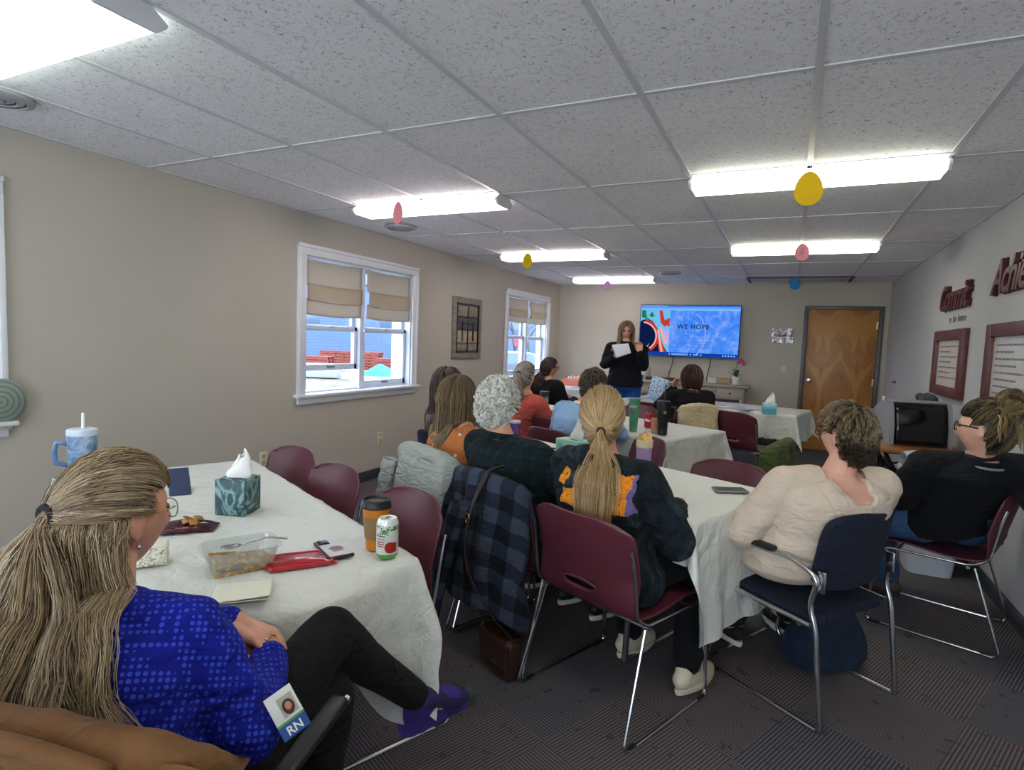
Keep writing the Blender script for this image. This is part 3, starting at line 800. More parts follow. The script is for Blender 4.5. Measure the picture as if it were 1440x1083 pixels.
for (x, y, w_, h_, lab) in ((-20.3, 20.4, 2.0, .95, 'red stack of pallets seen in left pane of near window'), (-21.5, 24.6, 3.2, 1.1, 'long red stack at the back of the yard'), (-17.0, 22.2, 1.4, .9, 'low red stack beside the turquoise tarp')):
    p = thing('pallet_stack', lab, 'stack', (x, y, -.45), .4, 'red stacks in the yard')
    for q in range(int(h_ / .16)):
        pm = MB()
        for s_ in range(7): pm.box((-w_ / 2 + (s_ + .5) * w_ / 7, 0, .14), (w_ / 9, 1.0, .025))
        for s_ in (-.45, 0, .45): pm.box((0, s_, .07), (w_, .09, .11))
        pm.xform(Matrix.Translation((.03 * math.sin(q * 3), .02 * math.cos(q * 5), q * .155))); pm.build('pallet', PAL, p, smooth=False)
tp = MB(); tp.grid(lambda u, v: ((u - .5) * 1.7, (v - .5) * 1.6, max(0, .85 - 1.1 * max(abs(u - .5), abs(v - .5)) ** 1.6 * 2.2) + .09 * noise.noise(V((u * 5, v * 5, 3)))), 26, 26)
o = tp.build('tarp', M('turquoise_tarp', '#1b7f90', .5, bump=(9, .5, .05))); o.location = (-16.2, 20.4, -.45); o.scale = (.7, .7, .7); tag(o, 'turquoise tarp heaped over something in the yard', 'tarp')
wp = thing('planter_box', 'white trough standing in the yard before the red stacks', 'trough', (-17.6, 18.0, -.45), .45)
m = MB(); m.box((0, 0, .3), (1.9, .7, .5), bev=.03); m.build('trough_body', M('trough_white', '#85898f', .6), wp); m = MB(); m.box((0, 0, .58), (2.0, .8, .05), bev=.02); m.build('lid', M('trough_white'), wp)
bt = thing('picnic_table', 'folding table with white top outside the right pane', 'table', (-9.8, 12.2, -.45), .55)
MB().box((0, 0, .72), (1.7, .75, .05), bev=.01).build('tabletop', M('trough_white'), bt)
for s_ in (-.6, .6):
    m = MB(); m.tube([(s_ - .15, -.3, 0), (s_ + .05, -.3, .7)], .02, 6); m.tube([(s_ + .25, .3, 0), (s_ + .05, .3, .7)], .02, 6); m.tube([(s_ - .15, -.3, .02), (s_ + .25, .3, .02)], .015, 6); m.build('leg', M('leg_dark', '#33353b', .5), bt)
pl_ = thing('porch_post', 'white porch post outside right pane of near window', 'post', (-4.9, 6.55, -.45), 0)
MB().box((0, 0, 1.6), (.14, .14, 3.2), bev=.01).build('post_shaft', M('porch_white', '#a5a9b2', .5), pl_); MB().box((0, 0, .1), (.2, .2, .2), bev=.01).build('post_base', M('porch_white', '#a5a9b2', .5), pl_)
# leafless bush
def tree(x, y, h, label, seed):
    r = random.Random(seed); t = thing('bare_tree', label, 'tree', (x, y, -.45), 0, 'bare trees outside'); m = MB(); tw = MB()
    def br(p, d_, L, rad, lv):
        q = p + d_ * L; (m if lv < 2 else tw).tube([p, (p + q) / 2 + V((r.uniform(-1, 1), r.uniform(-1, 1), 0)) * L * .06, q], [rad, rad * .8, rad * .6], 5)
        if lv < 4:
            for _ in range(3):
                nd = (d_ + V((r.uniform(-1, 1), r.uniform(-1, 1), r.uniform(-.2, .8))) * .75).normalized(); br(q, nd, L * .68, rad * .55, lv + 1)
    br(V((0, 0, 0)), V((0, 0, 1)), h * .35, .09, 0)
    m.build('trunk', M('tree_bark', '#4b4540', .9), t); tw.build('twigs', M('tree_bark'), t)
tree(-14, 18.6, 4.6, 'bare tree with many twigs behind the turquoise tarp', 1)
tree(-13.5, 30, 5.5, 'bare tree farther back seen through the far window', 2)
tree(-12, 25.2, 4, 'smaller bare tree before the far window', 5)
sg = thing('street_sign', 'small red sign on a pole outside the far window', 'sign', (-7.6, 16.4, -.45), .3)
MB().tube([(0, 0, 0), (0, 0, 2.0)], .03, 8).build('pole', M('leg_dark'), sg); MB().lathe([(.22, -.01), (.22, .01)], 8, cap=True, rot=(PI / 2, 0, 0), c=(0, -.04, 1.85)).build('sign_face', M('sign_red', '#d0304a', .5), sg)
cr = thing('parked_car', 'dark car parked beyond the far window', 'car', (-10.2, 21.2, -.45), .8)
m = MB(); m.loft([(0, 0, .28, 2.1, .82), (0, 0, .5, 2.2, .88), (0, 0, .85, 2.15, .86), (0, 0, .95, 1.9, .8)], 32, 4); m.build('car_body', M('car_grey', '#3b4657', .3), cr)
m = MB(); m.loft([(-.1, 0, .93, 1.4, .76), (-.1, 0, 1.35, .95, .64), (-.1, 0, 1.42, .7, .5)], 32, 4); m.build('car_cabin', M('dark_pane'), cr)
for a in (-1.35, 1.35):
    for b_ in (-.8, .8): MB().lathe([(.33, -.1), (.33, .1)], 20, (a, b_, .33), rot=(PI / 2, 0, 0)).build('wheel', BLACKP, cr)
# ------------------------------------------------------------------ stacking shell chair (maroon)
def shell_profile():
    return bez([(0, .235, .425), (0, .215, .447), (0, .12, .452), (0, -.02, .437), (0, -.13, .436), (0, -.20, .455), (0, -.238, .51), (0, -.262, .60), (0, -.285, .70), (0, -.308, .79), (0, -.318, .83)], 6)
def make_shell_chair(label, loc, rz, group=None, name='stacking_chair'):
    t = thing(name, label, 'chair', loc, rz, group)
    P = shell_profile(); n = len(P) - 1
    def fn(u, v):
        i = min(n, int(round(v * n))); p = P[i]; a = (u - .5) * 2
        back = max(0, min(1, (v - .5) / .2))
        w = .232 + .008 * back
        if v > .80: w *= (1 - ((v - .80) / .20) ** 3 * .16)
        if v < .08: w *= (1 - ((.08 - v) / .08) ** 2 * .10)
        y = p.y + back * .062 * a * a + (1 - back) * -.0
        z = p.z + (1 - back) * (.016 * a ** 4 - .004) - (.045 * max(0, (v - .80) / .20) ** 1.5) * abs(a) ** 5
        if v > .86: y += .0
        return (a * w, y, z)
    def hole(u, v):
        x = (u - .5) * .46; zz = P[int(round(v * n))].z if v > .55 else 0
        return v > .5 and (x / .078) ** 2 + ((zz - .535) / .021) ** 2 < 1
    o = MB().grid(fn, 40, n, skip=hole).build('seat_shell', MAROON, t, smooth=60, solid=.009, offset=0)
    rim = MB(); zc = .535
    ring = []
    for k in range(28):
        a = 2 * PI * k / 28; x = math.cos(a) * .080; z = zc + math.sin(a) * .024
        y = -.2495 - (z - zc) * .26 + .062 * (x / .24) ** 2; ring.append((x, y, z))
    rim.tube(ring, .0065, 8, closed=True).build('handle_rim', MAROON, t)
    for s in (-1, 1):
        f = MB(); X = s * .245
        f.tube(rounded([(s * .236, -.262, .73), (X * .985, -.245, .66), (X, -.215, .47), (X, -.15, .428), (X, .19, .424), (X + s * .01, .235, .40), (X + s * .018, .262, .02), (X + s * .018, .24, .009), (X + s * .022, -.27, .009), (X + s * .02, -.285, .03), (X, -.165, .42)], .03, 5), .0065, 8)
        f.build('sled_frame', CHROME, t)
        for yy in (.22, -.24): MB().caps((X + s * .019, yy - .02, .010), .009, (X + s * .019, yy + .02, .010), .009, 8).build('glide', BLACKP, t)
    c = MB(); c.tube([(-.245, .15, .418), (.245, .15, .418)], .008, 8); c.build('cross_bar', CHROME, t)
    c = MB(); c.tube([(-.245, -.14, .415), (.245, -.14, .415)], .008, 8); c.build('cross_bar', CHROME, t)
    return t
# ------------------------------------------------------------------ padded arm chair (navy)
def make_arm_chair(label, loc, rz, group=None):
    t = thing('padded_armchair', label, 'chair', loc, rz, group)
    m = MB()
    def seat(u, v):
        a = (u - .5) * 2; b = (v - .5) * 2
        return (a * .235 * (1 - .05 * b * b), b * .225, .448 + .012 * b - .022 * max(0, b) ** 4 + .012 * (1 - a * a))
    m.grid(seat, 20, 20); o = m.build('seat_cushion', NAVY, t, solid=.05, smooth=True, offset=-1)
    bv = o.modifiers.new('bv', 'BEVEL'); bv.width = .016; bv.segments = 3; bv.limit_method = 'ANGLE'
    def back(u, v):
        a = (u - .5) * 2; b = (v - .5) * 2
        # rounded rectangle mapping
        r = max(abs(a), abs(b)); q = (abs(a) ** 5 + abs(b) ** 5) ** .2
        k = r / q if q > 0 else 1
        x = a * .235 * k; z = b * .165 * k
        return (x, -.245 - .05 * (z + .165) / .33 + .055 * (x / .235) ** 2, .70 + z)
    m = MB(); m.grid(back, 24, 20); o = m.build('back_cushion', NAVY, t, solid=.035, smooth=True, offset=-1)
    bv = o.modifiers.new('bv', 'BEVEL'); bv.width = .012; bv.segments = 3; bv.limit_method = 'ANGLE'
    for s in (-1, 1):
        X = s * .262
        f = MB()
        f.tube(rounded([(X, .20, .655), (X, -.13, .665), (X, -.235, .62), (X, -.205, .50), (X, -.235, .42), (X, -.285, .012), (X, -.24, .011), (X, .245, .011), (X, .265, .05), (X, .215, .40), (X, .15, .432), (X, -.215, .418)], .045, 6), .0105, 10)
        f.build('tube_frame', CHROME, t)
        pad = MB(); pad.box((X, .06, .675), (.042, .22, .024), bev=.01, seg=3); pad.build('arm_pad', BLACKP, t)
        br = MB(); br.box((s * .24, -.232, .60), (.012, .03, .09), bev=.003); br.tube([(s * .262, -.222, .56), (s * .225, -.235, .60)], .008, 8); br.build('back_bracket', CHROME, t)
    for yy, z in ((.17, .42), (-.17, .405)):
        c = MB(); c.tube([(-.262, yy, z), (.262, yy, z)], .009, 8); c.build('cross_bar', CHROME, t)
    return t
# ------------------------------------------------------------------ tables
TZ = .735
def frame_from(P, a, L, W):
    """P: corner; a: unit dir of long side; table extends L along a and W along b = a rotated +90 or given"""
    pass
def table(cx, cy, L, W, rz, label, group=None, pedestal=False):
    t = thing('folding_table', label, 'table', (cx, cy, 0), rz, group)
    MB().box((0, 0, TZ - .02), (L, W, .035), bev=.01).build('tabletop', M('table_white', '#d6d2c8', .5), t)
    for s in (-1, 1):
        m = MB(); x = s * (L / 2 - .32)
        if pedestal:
            m.box((x, 0, .36), (.09, .06, .70), bev=.005); m.box((x, 0, .03), (.07, W * .85, .05), bev=.012); m.box((x, 0, TZ - .05), (.07, W * .8, .03))
        else:
            for q in (-1, 1): m.tube([(x, q * W * .38, TZ - .03), (x + s * .0, q * W * .42, .012)], .014, 8)
            m.tube([(x, -W * .4, .3), (x, W * .4, .3)], .01, 8); m.tube([(x, -W * .42, .012), (x, W * .42, .012)], .014, 8)
        m.build('leg', BLACKP if pedestal else M('leg_metal', '#6c6c70', .35, .8), t)
    return t
def cloth(cx, cy, L, W, rz, ov, label, seed=0, mat=None, z=TZ, lift=None):
    """ov = overhang (-x, +x, -y, +y) in table axes"""
    t0, t1, s0, s1 = ov; st = .022
    xs = np.arange(-L / 2 - t0, L / 2 + t1 + st * .5, st); ys = np.arange(-W / 2 - s0, W / 2 + s1 + st * .5, st)
    nx, ny = len(xs), len(ys); m = MB(); R = .014
    def fn(u, v):
        x = xs[0] + (xs[-1] - xs[0]) * u; y = ys[0] + (ys[-1] - ys[0]) * v
        hx_, hy_ = L / 2 + .004, W / 2 + .004
        dx = max(abs(x) - hx_, 0); dy = max(abs(y) - hy_, 0); sx = 1 if x > 0 else -1; sy = 1 if y > 0 else -1
        nz = noise.noise(V((x * 3 + seed, y * 3, seed))) * .0022 + .0012 * abs(noise.noise(V((x * 1.2 + seed, y * 6, 2))))
        if dx == 0 and dy == 0: return (x, y, z + .004 + nz)
        d = math.hypot(dx, dy)
        drop = d if d > R else d * d / (2 * R) * 1.0
        if dx > 0 and dy == 0: nxd, nyd, s = sx, 0, y
        elif dy > 0 and dx == 0: nxd, nyd, s = 0, sy, x + 5
        else:
            a = math.atan2(dy, dx); nxd, nyd, s = sx * math.cos(a), sy * math.sin(a), 9 + a
        A = .05 * min(d, .5) ** 1.2
        fold = A * (math.sin(s * 11 + seed) + .6 * math.sin(s * 23 + seed * 2.3)) * 1.3
        out = .010 + .05 * d + max(-.006, fold)
        if dx > 0 and dy > 0:
            # cone fold at the corner: sheet doubles up and hangs in a point
            a = math.atan2(dy, dx); k = math.sin(2 * a)
            out = .012 + d * (.10 + .34 * k * k * .6)
        wr = .006 * noise.noise(V((x * 9, y * 9, seed + 4))) + .004 * noise.noise(V((x * 22, y * 22, seed)))
        px, py = min(max(x, -hx_), hx_), min(max(y, -hy_), hy_)
        zz = z + .004 - drop * (.985 - (.10 if dx > 0 and dy > 0 else 0))
        p = [px + nxd * (out + wr), py + nyd * (out + wr), max(zz, .006)]
        if lift: p = lift(p)
        return tuple(p)
    m.grid(fn, nx - 1, ny - 1); o = m.build('tablecloth', mat or TCLOTH, None, smooth=True, fixn=False)
    o.location = (cx, cy, 0); o.rotation_euler = (0, 0, rz); tag(o, label, 'tablecloth', None)
    return o
def corner_table(px_, py_, ang, L, W, far=True):
    """near-right corner (px,py); long side runs along ang; width runs to ang-90 (away)"""
    a = V((math.cos(ang), math.sin(ang))); b = V((math.sin(ang), -math.cos(ang)))
    c = V((px_, py_)) + a * L / 2 + b * W / 2
    return c.x, c.y, ang
# table 1 (nearest): far right corner (-.98,1.43) long side along 156 deg, width toward the viewer
A1 = math.radians(156)
a1 = V((math.cos(A1), math.sin(A1))); b1 = V((-math.sin(A1), math.cos(A1)))      # b1 points toward the viewer
c1 = V((-.985, 1.43)) + a1 * .83 + b1 * .40
table(c1.x, c1.y, 1.62, .76, A1, 'nearest folding table at left with black pedestal legs under long white cloth', pedestal=True)
KN = (Matrix.Rotation(-A1, 2) @ (V((-.985, 1.08)) - c1))                               # the crossed knee under the cloth edge, in table axes
def lift1(p):
    x, y, z = p
    if x > -.80: return p
    b = math.exp(-((y - KN.y) / .17) ** 2); d = max(0, TZ - z)
    return [x - (.075 * b * min(1, d / .06)) , y, z + d * .62 * b]
cloth(c1.x, c1.y, 1.64, .79, A1, (.53, .42, .17, .30), 'creased white tablecloth on the nearest table, with tissue box and red lid on it', 1.3, lift=lift1)
# table 2: near right corner (-.293,2.275), long side along 157, width away
A2 = math.radians(157.5)
def awaytable(P, A, L, W):
    a = V((math.cos(A), math.sin(A))); b = V((math.sin(A), -math.cos(A))); c = V(P) + a * L / 2 + b * W / 2
    return c.x, c.y
x2, y2 = awaytable((-.30, 2.285), A2, 1.83, .76)
table(x2, y2, 1.82, .75, A2, 'middle folding table under white cloth in front of blond ponytail woman', 'folding tables')
cloth(x2, y2, 1.84, .77, A2, (.50, .3, .28, .18), 'white tablecloth on the middle table, long pointed corner hanging near the beige sweater woman', 4.1)
x3, y3 = awaytable((-.80, 4.18), A2, 2.0, .88)
table(x3, y3, 1.98, .86, A2, 'third folding table carrying the tall green and black tumblers', 'folding tables')
cloth(x3, y3, 2.0, .88, A2, (.34, .3, .3, .3), 'white tablecloth on the third table under the black handled tumbler', 7.7)
A4 = math.radians(168)
x4, y4 = awaytable((.08, 6.75), A4, 2.0, .76)
table(x4, y4, 1.98, .74, A4, 'far folding table at right before the door', 'folding tables')
cloth(x4, y4, 2.0, .76, A4, (.32, .3, .28, .28), 'white tablecloth on the far table carrying the blue tissue box', 9.2)
table(-2.98, 8.5, .96, .78, math.radians(90), 'small far table in the back left corner below the window', 'folding tables')
cloth(-2.98, 8.5, .98, .8, math.radians(90), (.5, .22, .4, .08), 'white cloth over small table in the far left corner', 3.1)

# ------------------------------------------------------------------ chairs
R1 = math.radians(156)
ch = make_shell_chair('empty maroon chair nearest the orange coffee cup, largest of the empties at left table', (-1.40, 1.60, 0), R1, 'empty maroon chairs along the nearest table')
ch.scale = (1, 1, .965)
dup(ch, (-1.93, 1.77, 0), R1 + .05, 'empty maroon chair, middle one of three along the nearest table')
dup(ch, (-2.38, 1.96, 0), R1 + .12, 'empty maroon chair nearest the outlet, farthest of three along nearest table')
RC = math.radians(-22)
ch5 = dup(ch, (-.565, 2.25, 0), RC, 'maroon chair holding the blond ponytail woman, seen from behind'); ch5.pop('group', None)
ch4 = dup(ch, (-1.05, 2.47, 0), RC, 'maroon chair under the white haired woman, hidden by a plaid flannel shirt', 'x'); del ch4['group']
ch3_ = dup(ch, (-1.50, 2.66, 0), RC, 'maroon chair under the orange dotted woman, draped with a pale knit cardigan', 'x'); del ch3_['group']
cf = dup(ch, (-.36, 3.05, 0), R1 - .05, 'maroon chair on the far side of the middle table behind the phone', 'x'); del cf['group']
cf = dup(ch, (-1.0, 3.66, 0), R1 - .5, 'maroon chair seen edge on right of the blond ponytail head', 'x'); del cf['group']
cf = dup(ch, (-1.72, 4.60, 0), RC, 'empty maroon chair between the salmon sweater and light blue shirt', 'x'); del cf['group']
cf = dup(ch, (-.38, 6.28, 0), RC, 'empty maroon chair with its back to us at far right table', 'x'); del cf['group']
cf = dup(ch, (-1.45, 5.6, 0), R1, 'maroon chair beyond the tall green tumbler', 'x'); del cf['group']
cf = dup(ch, (-1.3, 6.55, 0), RC, 'dark maroon chair in front of the small standing picture', 'x'); del cf['group']
cf = dup(ch, (.78, 3.70, 0), math.radians(72), 'maroon chair by the right wall holding the black sweater woman', 'x'); del cf['group']
cf = dup(ch, (-.93, 6.22, 0), math.radians(30), 'maroon chair under the dark bobbed woman in black cardigan', 'x'); del cf['group']
cf = dup(ch, (-1.42, 4.05, 0), RC, 'maroon chair under the person in a light blue shirt', 'x'); del cf['group']
cf = dup(ch, (-2.1, 4.4, 0), RC, 'maroon chair under the woman in salmon sweater', 'x'); del cf['group']
ac = make_arm_chair('navy padded armchair with chrome sled frame holding the beige sweater woman', (.10, 2.72, 0), math.radians(56)); ac.scale = (1, 1, .93)
a2_ = dup(ac, (-.30, 3.74, 0), math.radians(76), 'navy padded armchair with green jacket over its back')
a2_ = dup(ac, (-1.02, .68, 0), math.radians(16), 'navy padded armchair in the foreground under the tan jacket'); a2_.scale = (1, 1, .94)
a2_ = dup(ac, (-2.62, 6.35, 0), math.radians(-30), 'navy padded armchair under the dark haired woman near far window')
a2_ = dup(ac, (-1.93, 3.34, 0), math.radians(-22), 'navy padded armchair behind the orange dotted woman, by left wall')

# ------------------------------------------------------------------ sideboard
def whitewash():
    t = NT('whitewashed_wood'); co = t.coord('Object', scale=(1.5, 10, 10)); t.color(t.ramp(t.noise(co, 6, 4, .7), [(.3, hx('#a39788')), (.7, hx('#c3b8a9'))])); t.b.inputs['Roughness'].default_value = .6; return t.m
WW = whitewash()
sb = thing('console_sideboard', 'whitewashed console sideboard with drawers under the television', 'sideboard', (-1.35, 9.1, 0))
MB().box((0, 0, .865), (1.66, .42, .035), bev=.005).build('top', WW, sb); MB().box((0, .01, .76), (1.56, .36, .175), bev=.003).build('apron', WW, sb)
MB().box((0, .01, .16), (1.5, .34, .025), bev=.003).build('shelf', WW, sb)
for x in (-.75, .75):
    for y in (-.16, .17):
        m = MB(); m.lathe([(.03, 0), (.03, .12), (.02, .14), (.028, .2), (.022, .4), (.03, .6), (.03, .68)], 12, (x, y, 0)); m.box((x, y, .1), (.06, .06, .2), bev=.004); m.build('leg', WW, sb)
for i in range(4):
    x = -.585 + i * .39
    dr = MB().box((x, -.175, .76), (.36, .016, .14), bev=.004).build('drawer', WW, sb); MB().ell((x, -.192, .76), (.014, .012, .014)).build('knob', BLACKP, dr)

# ------------------------------------------------------------------ treadle sewing table by the right wall
st = thing('sewing_table', 'old treadle sewing table with black iron wheel and wooden top at the right wall', 'table', (.86, 5.45, 0), 0)
SWO = M('orange_oak', '#9a5a2c', .4, var=(8, .2)); IRON = M('cast_iron', '#17171c', .45)
MB().box((0, 0, .735), (.52, 1.25, .035), bev=.006).build('tabletop', SWO, st)
for yy in (-.45, .45):
    m = MB()
    for s in (-1, 1): m.tube(bez([(s * .2, yy, .715), (s * .1, yy, .5), (s * .12, yy, .3), (s * .22, yy, .02)], 6), .013, 8)
    m.tube([(-.2, yy, .7), (.2, yy, .7)], .012, 8); m.tube(bez([(-.12, yy, .3), (0, yy, .42), (.12, yy, .3)], 6), .01, 6); m.tube(bez([(-.1, yy, .52), (0, yy, .42), (.1, yy, .52)], 6), .01, 6)
    m.tube([(math.cos(a) * .07, yy, .55 + math.sin(a) * .07) for a in np.linspace(0, 2 * PI, 17)[:-1]], .008, 6, closed=True)
    m.build('iron_leg', IRON, st)
m = MB()
def circle_x(c, r, n=32): return [(c[0], c[1] + math.cos(a) * r, c[2] + math.sin(a) * r) for a in np.linspace(0, 2 * PI, n + 1)[:-1]]
m.tube(circle_x((-.2, .02, .5), .19), .016, 8, closed=True)
m.tube(circle_x((-.2, .02, .5), .07), .01, 6, closed=True)
for k in range(5):
    a = k * 2 * PI / 5 + .2; m.tube(bez([(-.2, .02 + math.cos(a) * .02, .5 + math.sin(a) * .02), (-.2, .02 + math.cos(a + .25) * .11, .5 + math.sin(a + .25) * .11), (-.2, .02 + math.cos(a) * .19, .5 + math.sin(a) * .19)], 5), .009, 6)
    m.tube(circle_x((-.2, .02 + math.cos(a + .6) * .13, .5 + math.sin(a + .6) * .13), .04, 14), .007, 6, closed=True)
m.build('flywheel', IRON, st)
m = MB(); m.tube([(-.02, -.45, .12), (-.02, .45, .12)], .012, 8)
for k in range(7): m.tube([(-.14 + k * .045, -.2, .13), (-.14 + k * .045, .2, .13)], .008, 6)
for q in (-.2, .2): m.tube([(-.16, q, .13), (.15, q, .13)], .009, 6)
m.tube([(-.16, .02, .13), (-.2, .02, .43)], .009, 6)
m.tube(bez([(-.2, -.45, .62), (-.2, -.2, .3), (-.2, .2, .3), (-.2, .45, .62)], 8), .011, 6); m.tube(bez([(-.2, -.45, .22), (-.2, -.2, .34), (-.2, .2, .34), (-.2, .45, .22)], 8), .011, 6)
m.build('treadle', IRON, st)

# old tube monitor / speaker box
tvb = thing('boxy_monitor', 'boxy black and silver monitor on the sewing table', 'monitor', (.85, 5.18, .755), math.radians(12))
SILV = M('silver_grey', '#8f9097', .35); MBK = M('monitor_black', '#111113', .35)
prof = [(-.15, 0), (.16, 0), (.16, .24), (.05, .30), (-.085, .31), (-.115, .26), (-.142, .14)]     # (y, z) side outline, front at -y
MB().prism(prof, -.175, .175, axis=0).build('body', MBK, tvb, smooth=False)
MB().grid(lambda u, v: ((u - .5) * .33, np.interp(.015 + v * .28, [0, .14, .26, .31], [-.153, -.145, -.119, -.09]) - .010 * math.sin(PI * u), .015 + v * .28), 12, 10).build('front_glass', M('glass_black', '#050507', .15), tvb, solid=.004)
for s in (-1, 1): MB().prism([(y * 1.10 - .004, z * 1.02) for y, z in prof], s * .175, s * (.198 if s > 0 else .205), axis=0).build('side_cheek', SILV, tvb, smooth=False)
MB().box((0, -.0, .316), (.35, .17, .012), bev=.003).build('top_panel', SILV, tvb)
# woven basket, candle, tissue bundle, dark bow, pink ornament
bk = thing('woven_basket', 'small woven tan basket behind the boxy monitor', 'basket', (.83, 5.93, .755), .2)
def weave():
    t = NT('wicker'); co = t.coord('Object'); s = t.sep(co)
    a = t.math('SINE', t.math('MULTIPLY', s[2], 180)); b_ = t.math('SINE', t.math('MULTIPLY', t.math('ADD', s[0], s[1]), 130))
    f = t.math('MULTIPLY', a, b_); t.color(t.ramp(f, [(.0, hx('#7b4f30')), (.5, hx('#c79b6b')), (1, hx('#dcb98c'))])); t.bump(f, .8, .006); t.b.inputs['Roughness'].default_value = .7; return t.m
m = MB(); m.loft([(0, 0, 0, .13, .10), (0, 0, .08, .15, .12), (0, 0, .17, .16, .13)], 28, 4, cap=False); m.build('basket_wall', weave(), bk, solid=.008)
MB().loft([(0, 0, .002, .12, .09), (0, 0, .01, .12, .09)], 28, 4).build('basket_floor', MATS.get('x') or M('wicker_plain', '#a9794d', .7), bk)
MB().tube([(math.cos(a) * .158, math.sin(a) * .13, .17) for a in np.linspace(0, 2 * PI, 33)[:-1]], .009, 8, closed=True).build('rim', M('wicker_plain'), bk)
lf = thing('potted_greens', 'small green leaves poking out beside the woven basket', 'plant', (.70, 6.07, .755))
m = MB(); m.lathe([(.03, 0), (.04, .06), (.038, .065), (.0, .06)], 16); m.build('pot', M('terracotta', '#a8623f', .7), lf)
m = MB()
for k in range(16):
    a = k * 2.4; L_ = .05 + .04 * ((k * 7) % 5) / 5; m.grid(lambda u, v, a=a, L_=L_: (math.cos(a) * v * L_ + math.sin(a) * (u - .5) * .03 * math.sin(PI * v), math.sin(a) * v * L_ - math.cos(a) * (u - .5) * .03 * math.sin(PI * v), .06 + .07 * v - .05 * v * v), 3, 5)
m.build('leaves', M('leaf_green', '#4e7a35', .5), lf)
cdl = thing('candle', 'tall ivory candle standing on the sewing table', 'candle', (.78, 6.03, .755)); cdl.location = (.735, 5.80, .755)
MB().lathe([(.011, 0), (.011, .30), (.006, .305), (0, .305)], 14).build('wax', M('ivory_wax', '#e8dcc0', .5), cdl); MB().lathe([(.03, 0), (.03, .01), (.014, .02), (.014, .04), (0, .04)], 16).build('holder', M('brass_dull'), cdl)
bw = thing('dark_bow_ornament', 'dark grey bow shaped ornament behind boxy monitor', 'ornament', (1.02, 5.72, .755))
m = MB()
m.caps((0, 0, .03), .05, (0, 0, .22), .03)
for k in range(6):
    a = k * PI / 3; m.ell((math.cos(a) * .045, math.sin(a) * .045, .30 + .02 * (k % 2)), (.035, .03, .035), (a, .5, a))
m.caps((0, 0, .2), .02, (0, 0, .34), .02); fuse(m, 'bow_body', .006, M('charcoal_cloth', '#3e414b', .8), bw)
pk = thing('pink_ornament', 'shiny pink ball ornament beside the woven basket', 'ornament', (.93, 5.75, .755))
MB().ell((0, 0, .14), (.06, .06, .055)).build('ball', M('pink_foil', '#c2476b', .25, .3), pk); MB().lathe([(.05, 0), (.04, .08), (.02, .09)], 16).build('stand', M('dark_pink', '#7b2440', .5), pk)
tb = thing('tissue_packet', 'crumpled white and pink tissue packet on the sewing table', 'tissue', (.73, 5.62, .755))
m = MB(); m.grid(lambda u, v: ((u - .5) * .2, (v - .5) * .24, .035 + .03 * noise.noise(V((u * 6, v * 6, 2))) + .02 * math.sin(u * 7)), 16, 16); m.build('tissue', M('tissue_white', '#e9e4e2', .8), tb, solid=.003)
MB().box((0, 0, .01), (.17, .2, .02), bev=.006).build('packet', M('soft_pink', '#e0a6a6', .6), tb)

# waste bin with swing lid beside the sewing table
bn = thing('waste_bin', 'pale grey plastic bin with hood lid behind the black sweater woman', 'bin', (.90, 4.62, 0), 0)
GP = M('bin_grey', '#bfc5d0', .4)
m = MB(); m.loft([(0, 0, 0, .13, .16), (0, 0, .5, .17, .2), (0, 0, .62, .18, .21)], 32, 5); m.build('bin_body', GP, bn)
m = MB(); m.loft([(0, 0, .62, .19, .22), (0, 0, .66, .19, .22)], 32, 5); m.build('bin_rim', GP, bn)
m = MB(); m.grid(lambda u, v: (-.17 + .34 * u, .2 * math.cos(PI * v), .66 + .12 * math.sin(PI * v) * (1 - .2 * (2 * u - 1) ** 4)), 14, 18); m.build('hood', GP, bn, solid=.006)
m = MB(); m.grid(lambda u, v: (-.165 + u * .02, (v - .5) * .26, .665 + u * .09 * math.sin(PI * v)), 6, 10); m.build('swing_flap', M('bin_dark', '#7f858f', .4), bn, solid=.006)
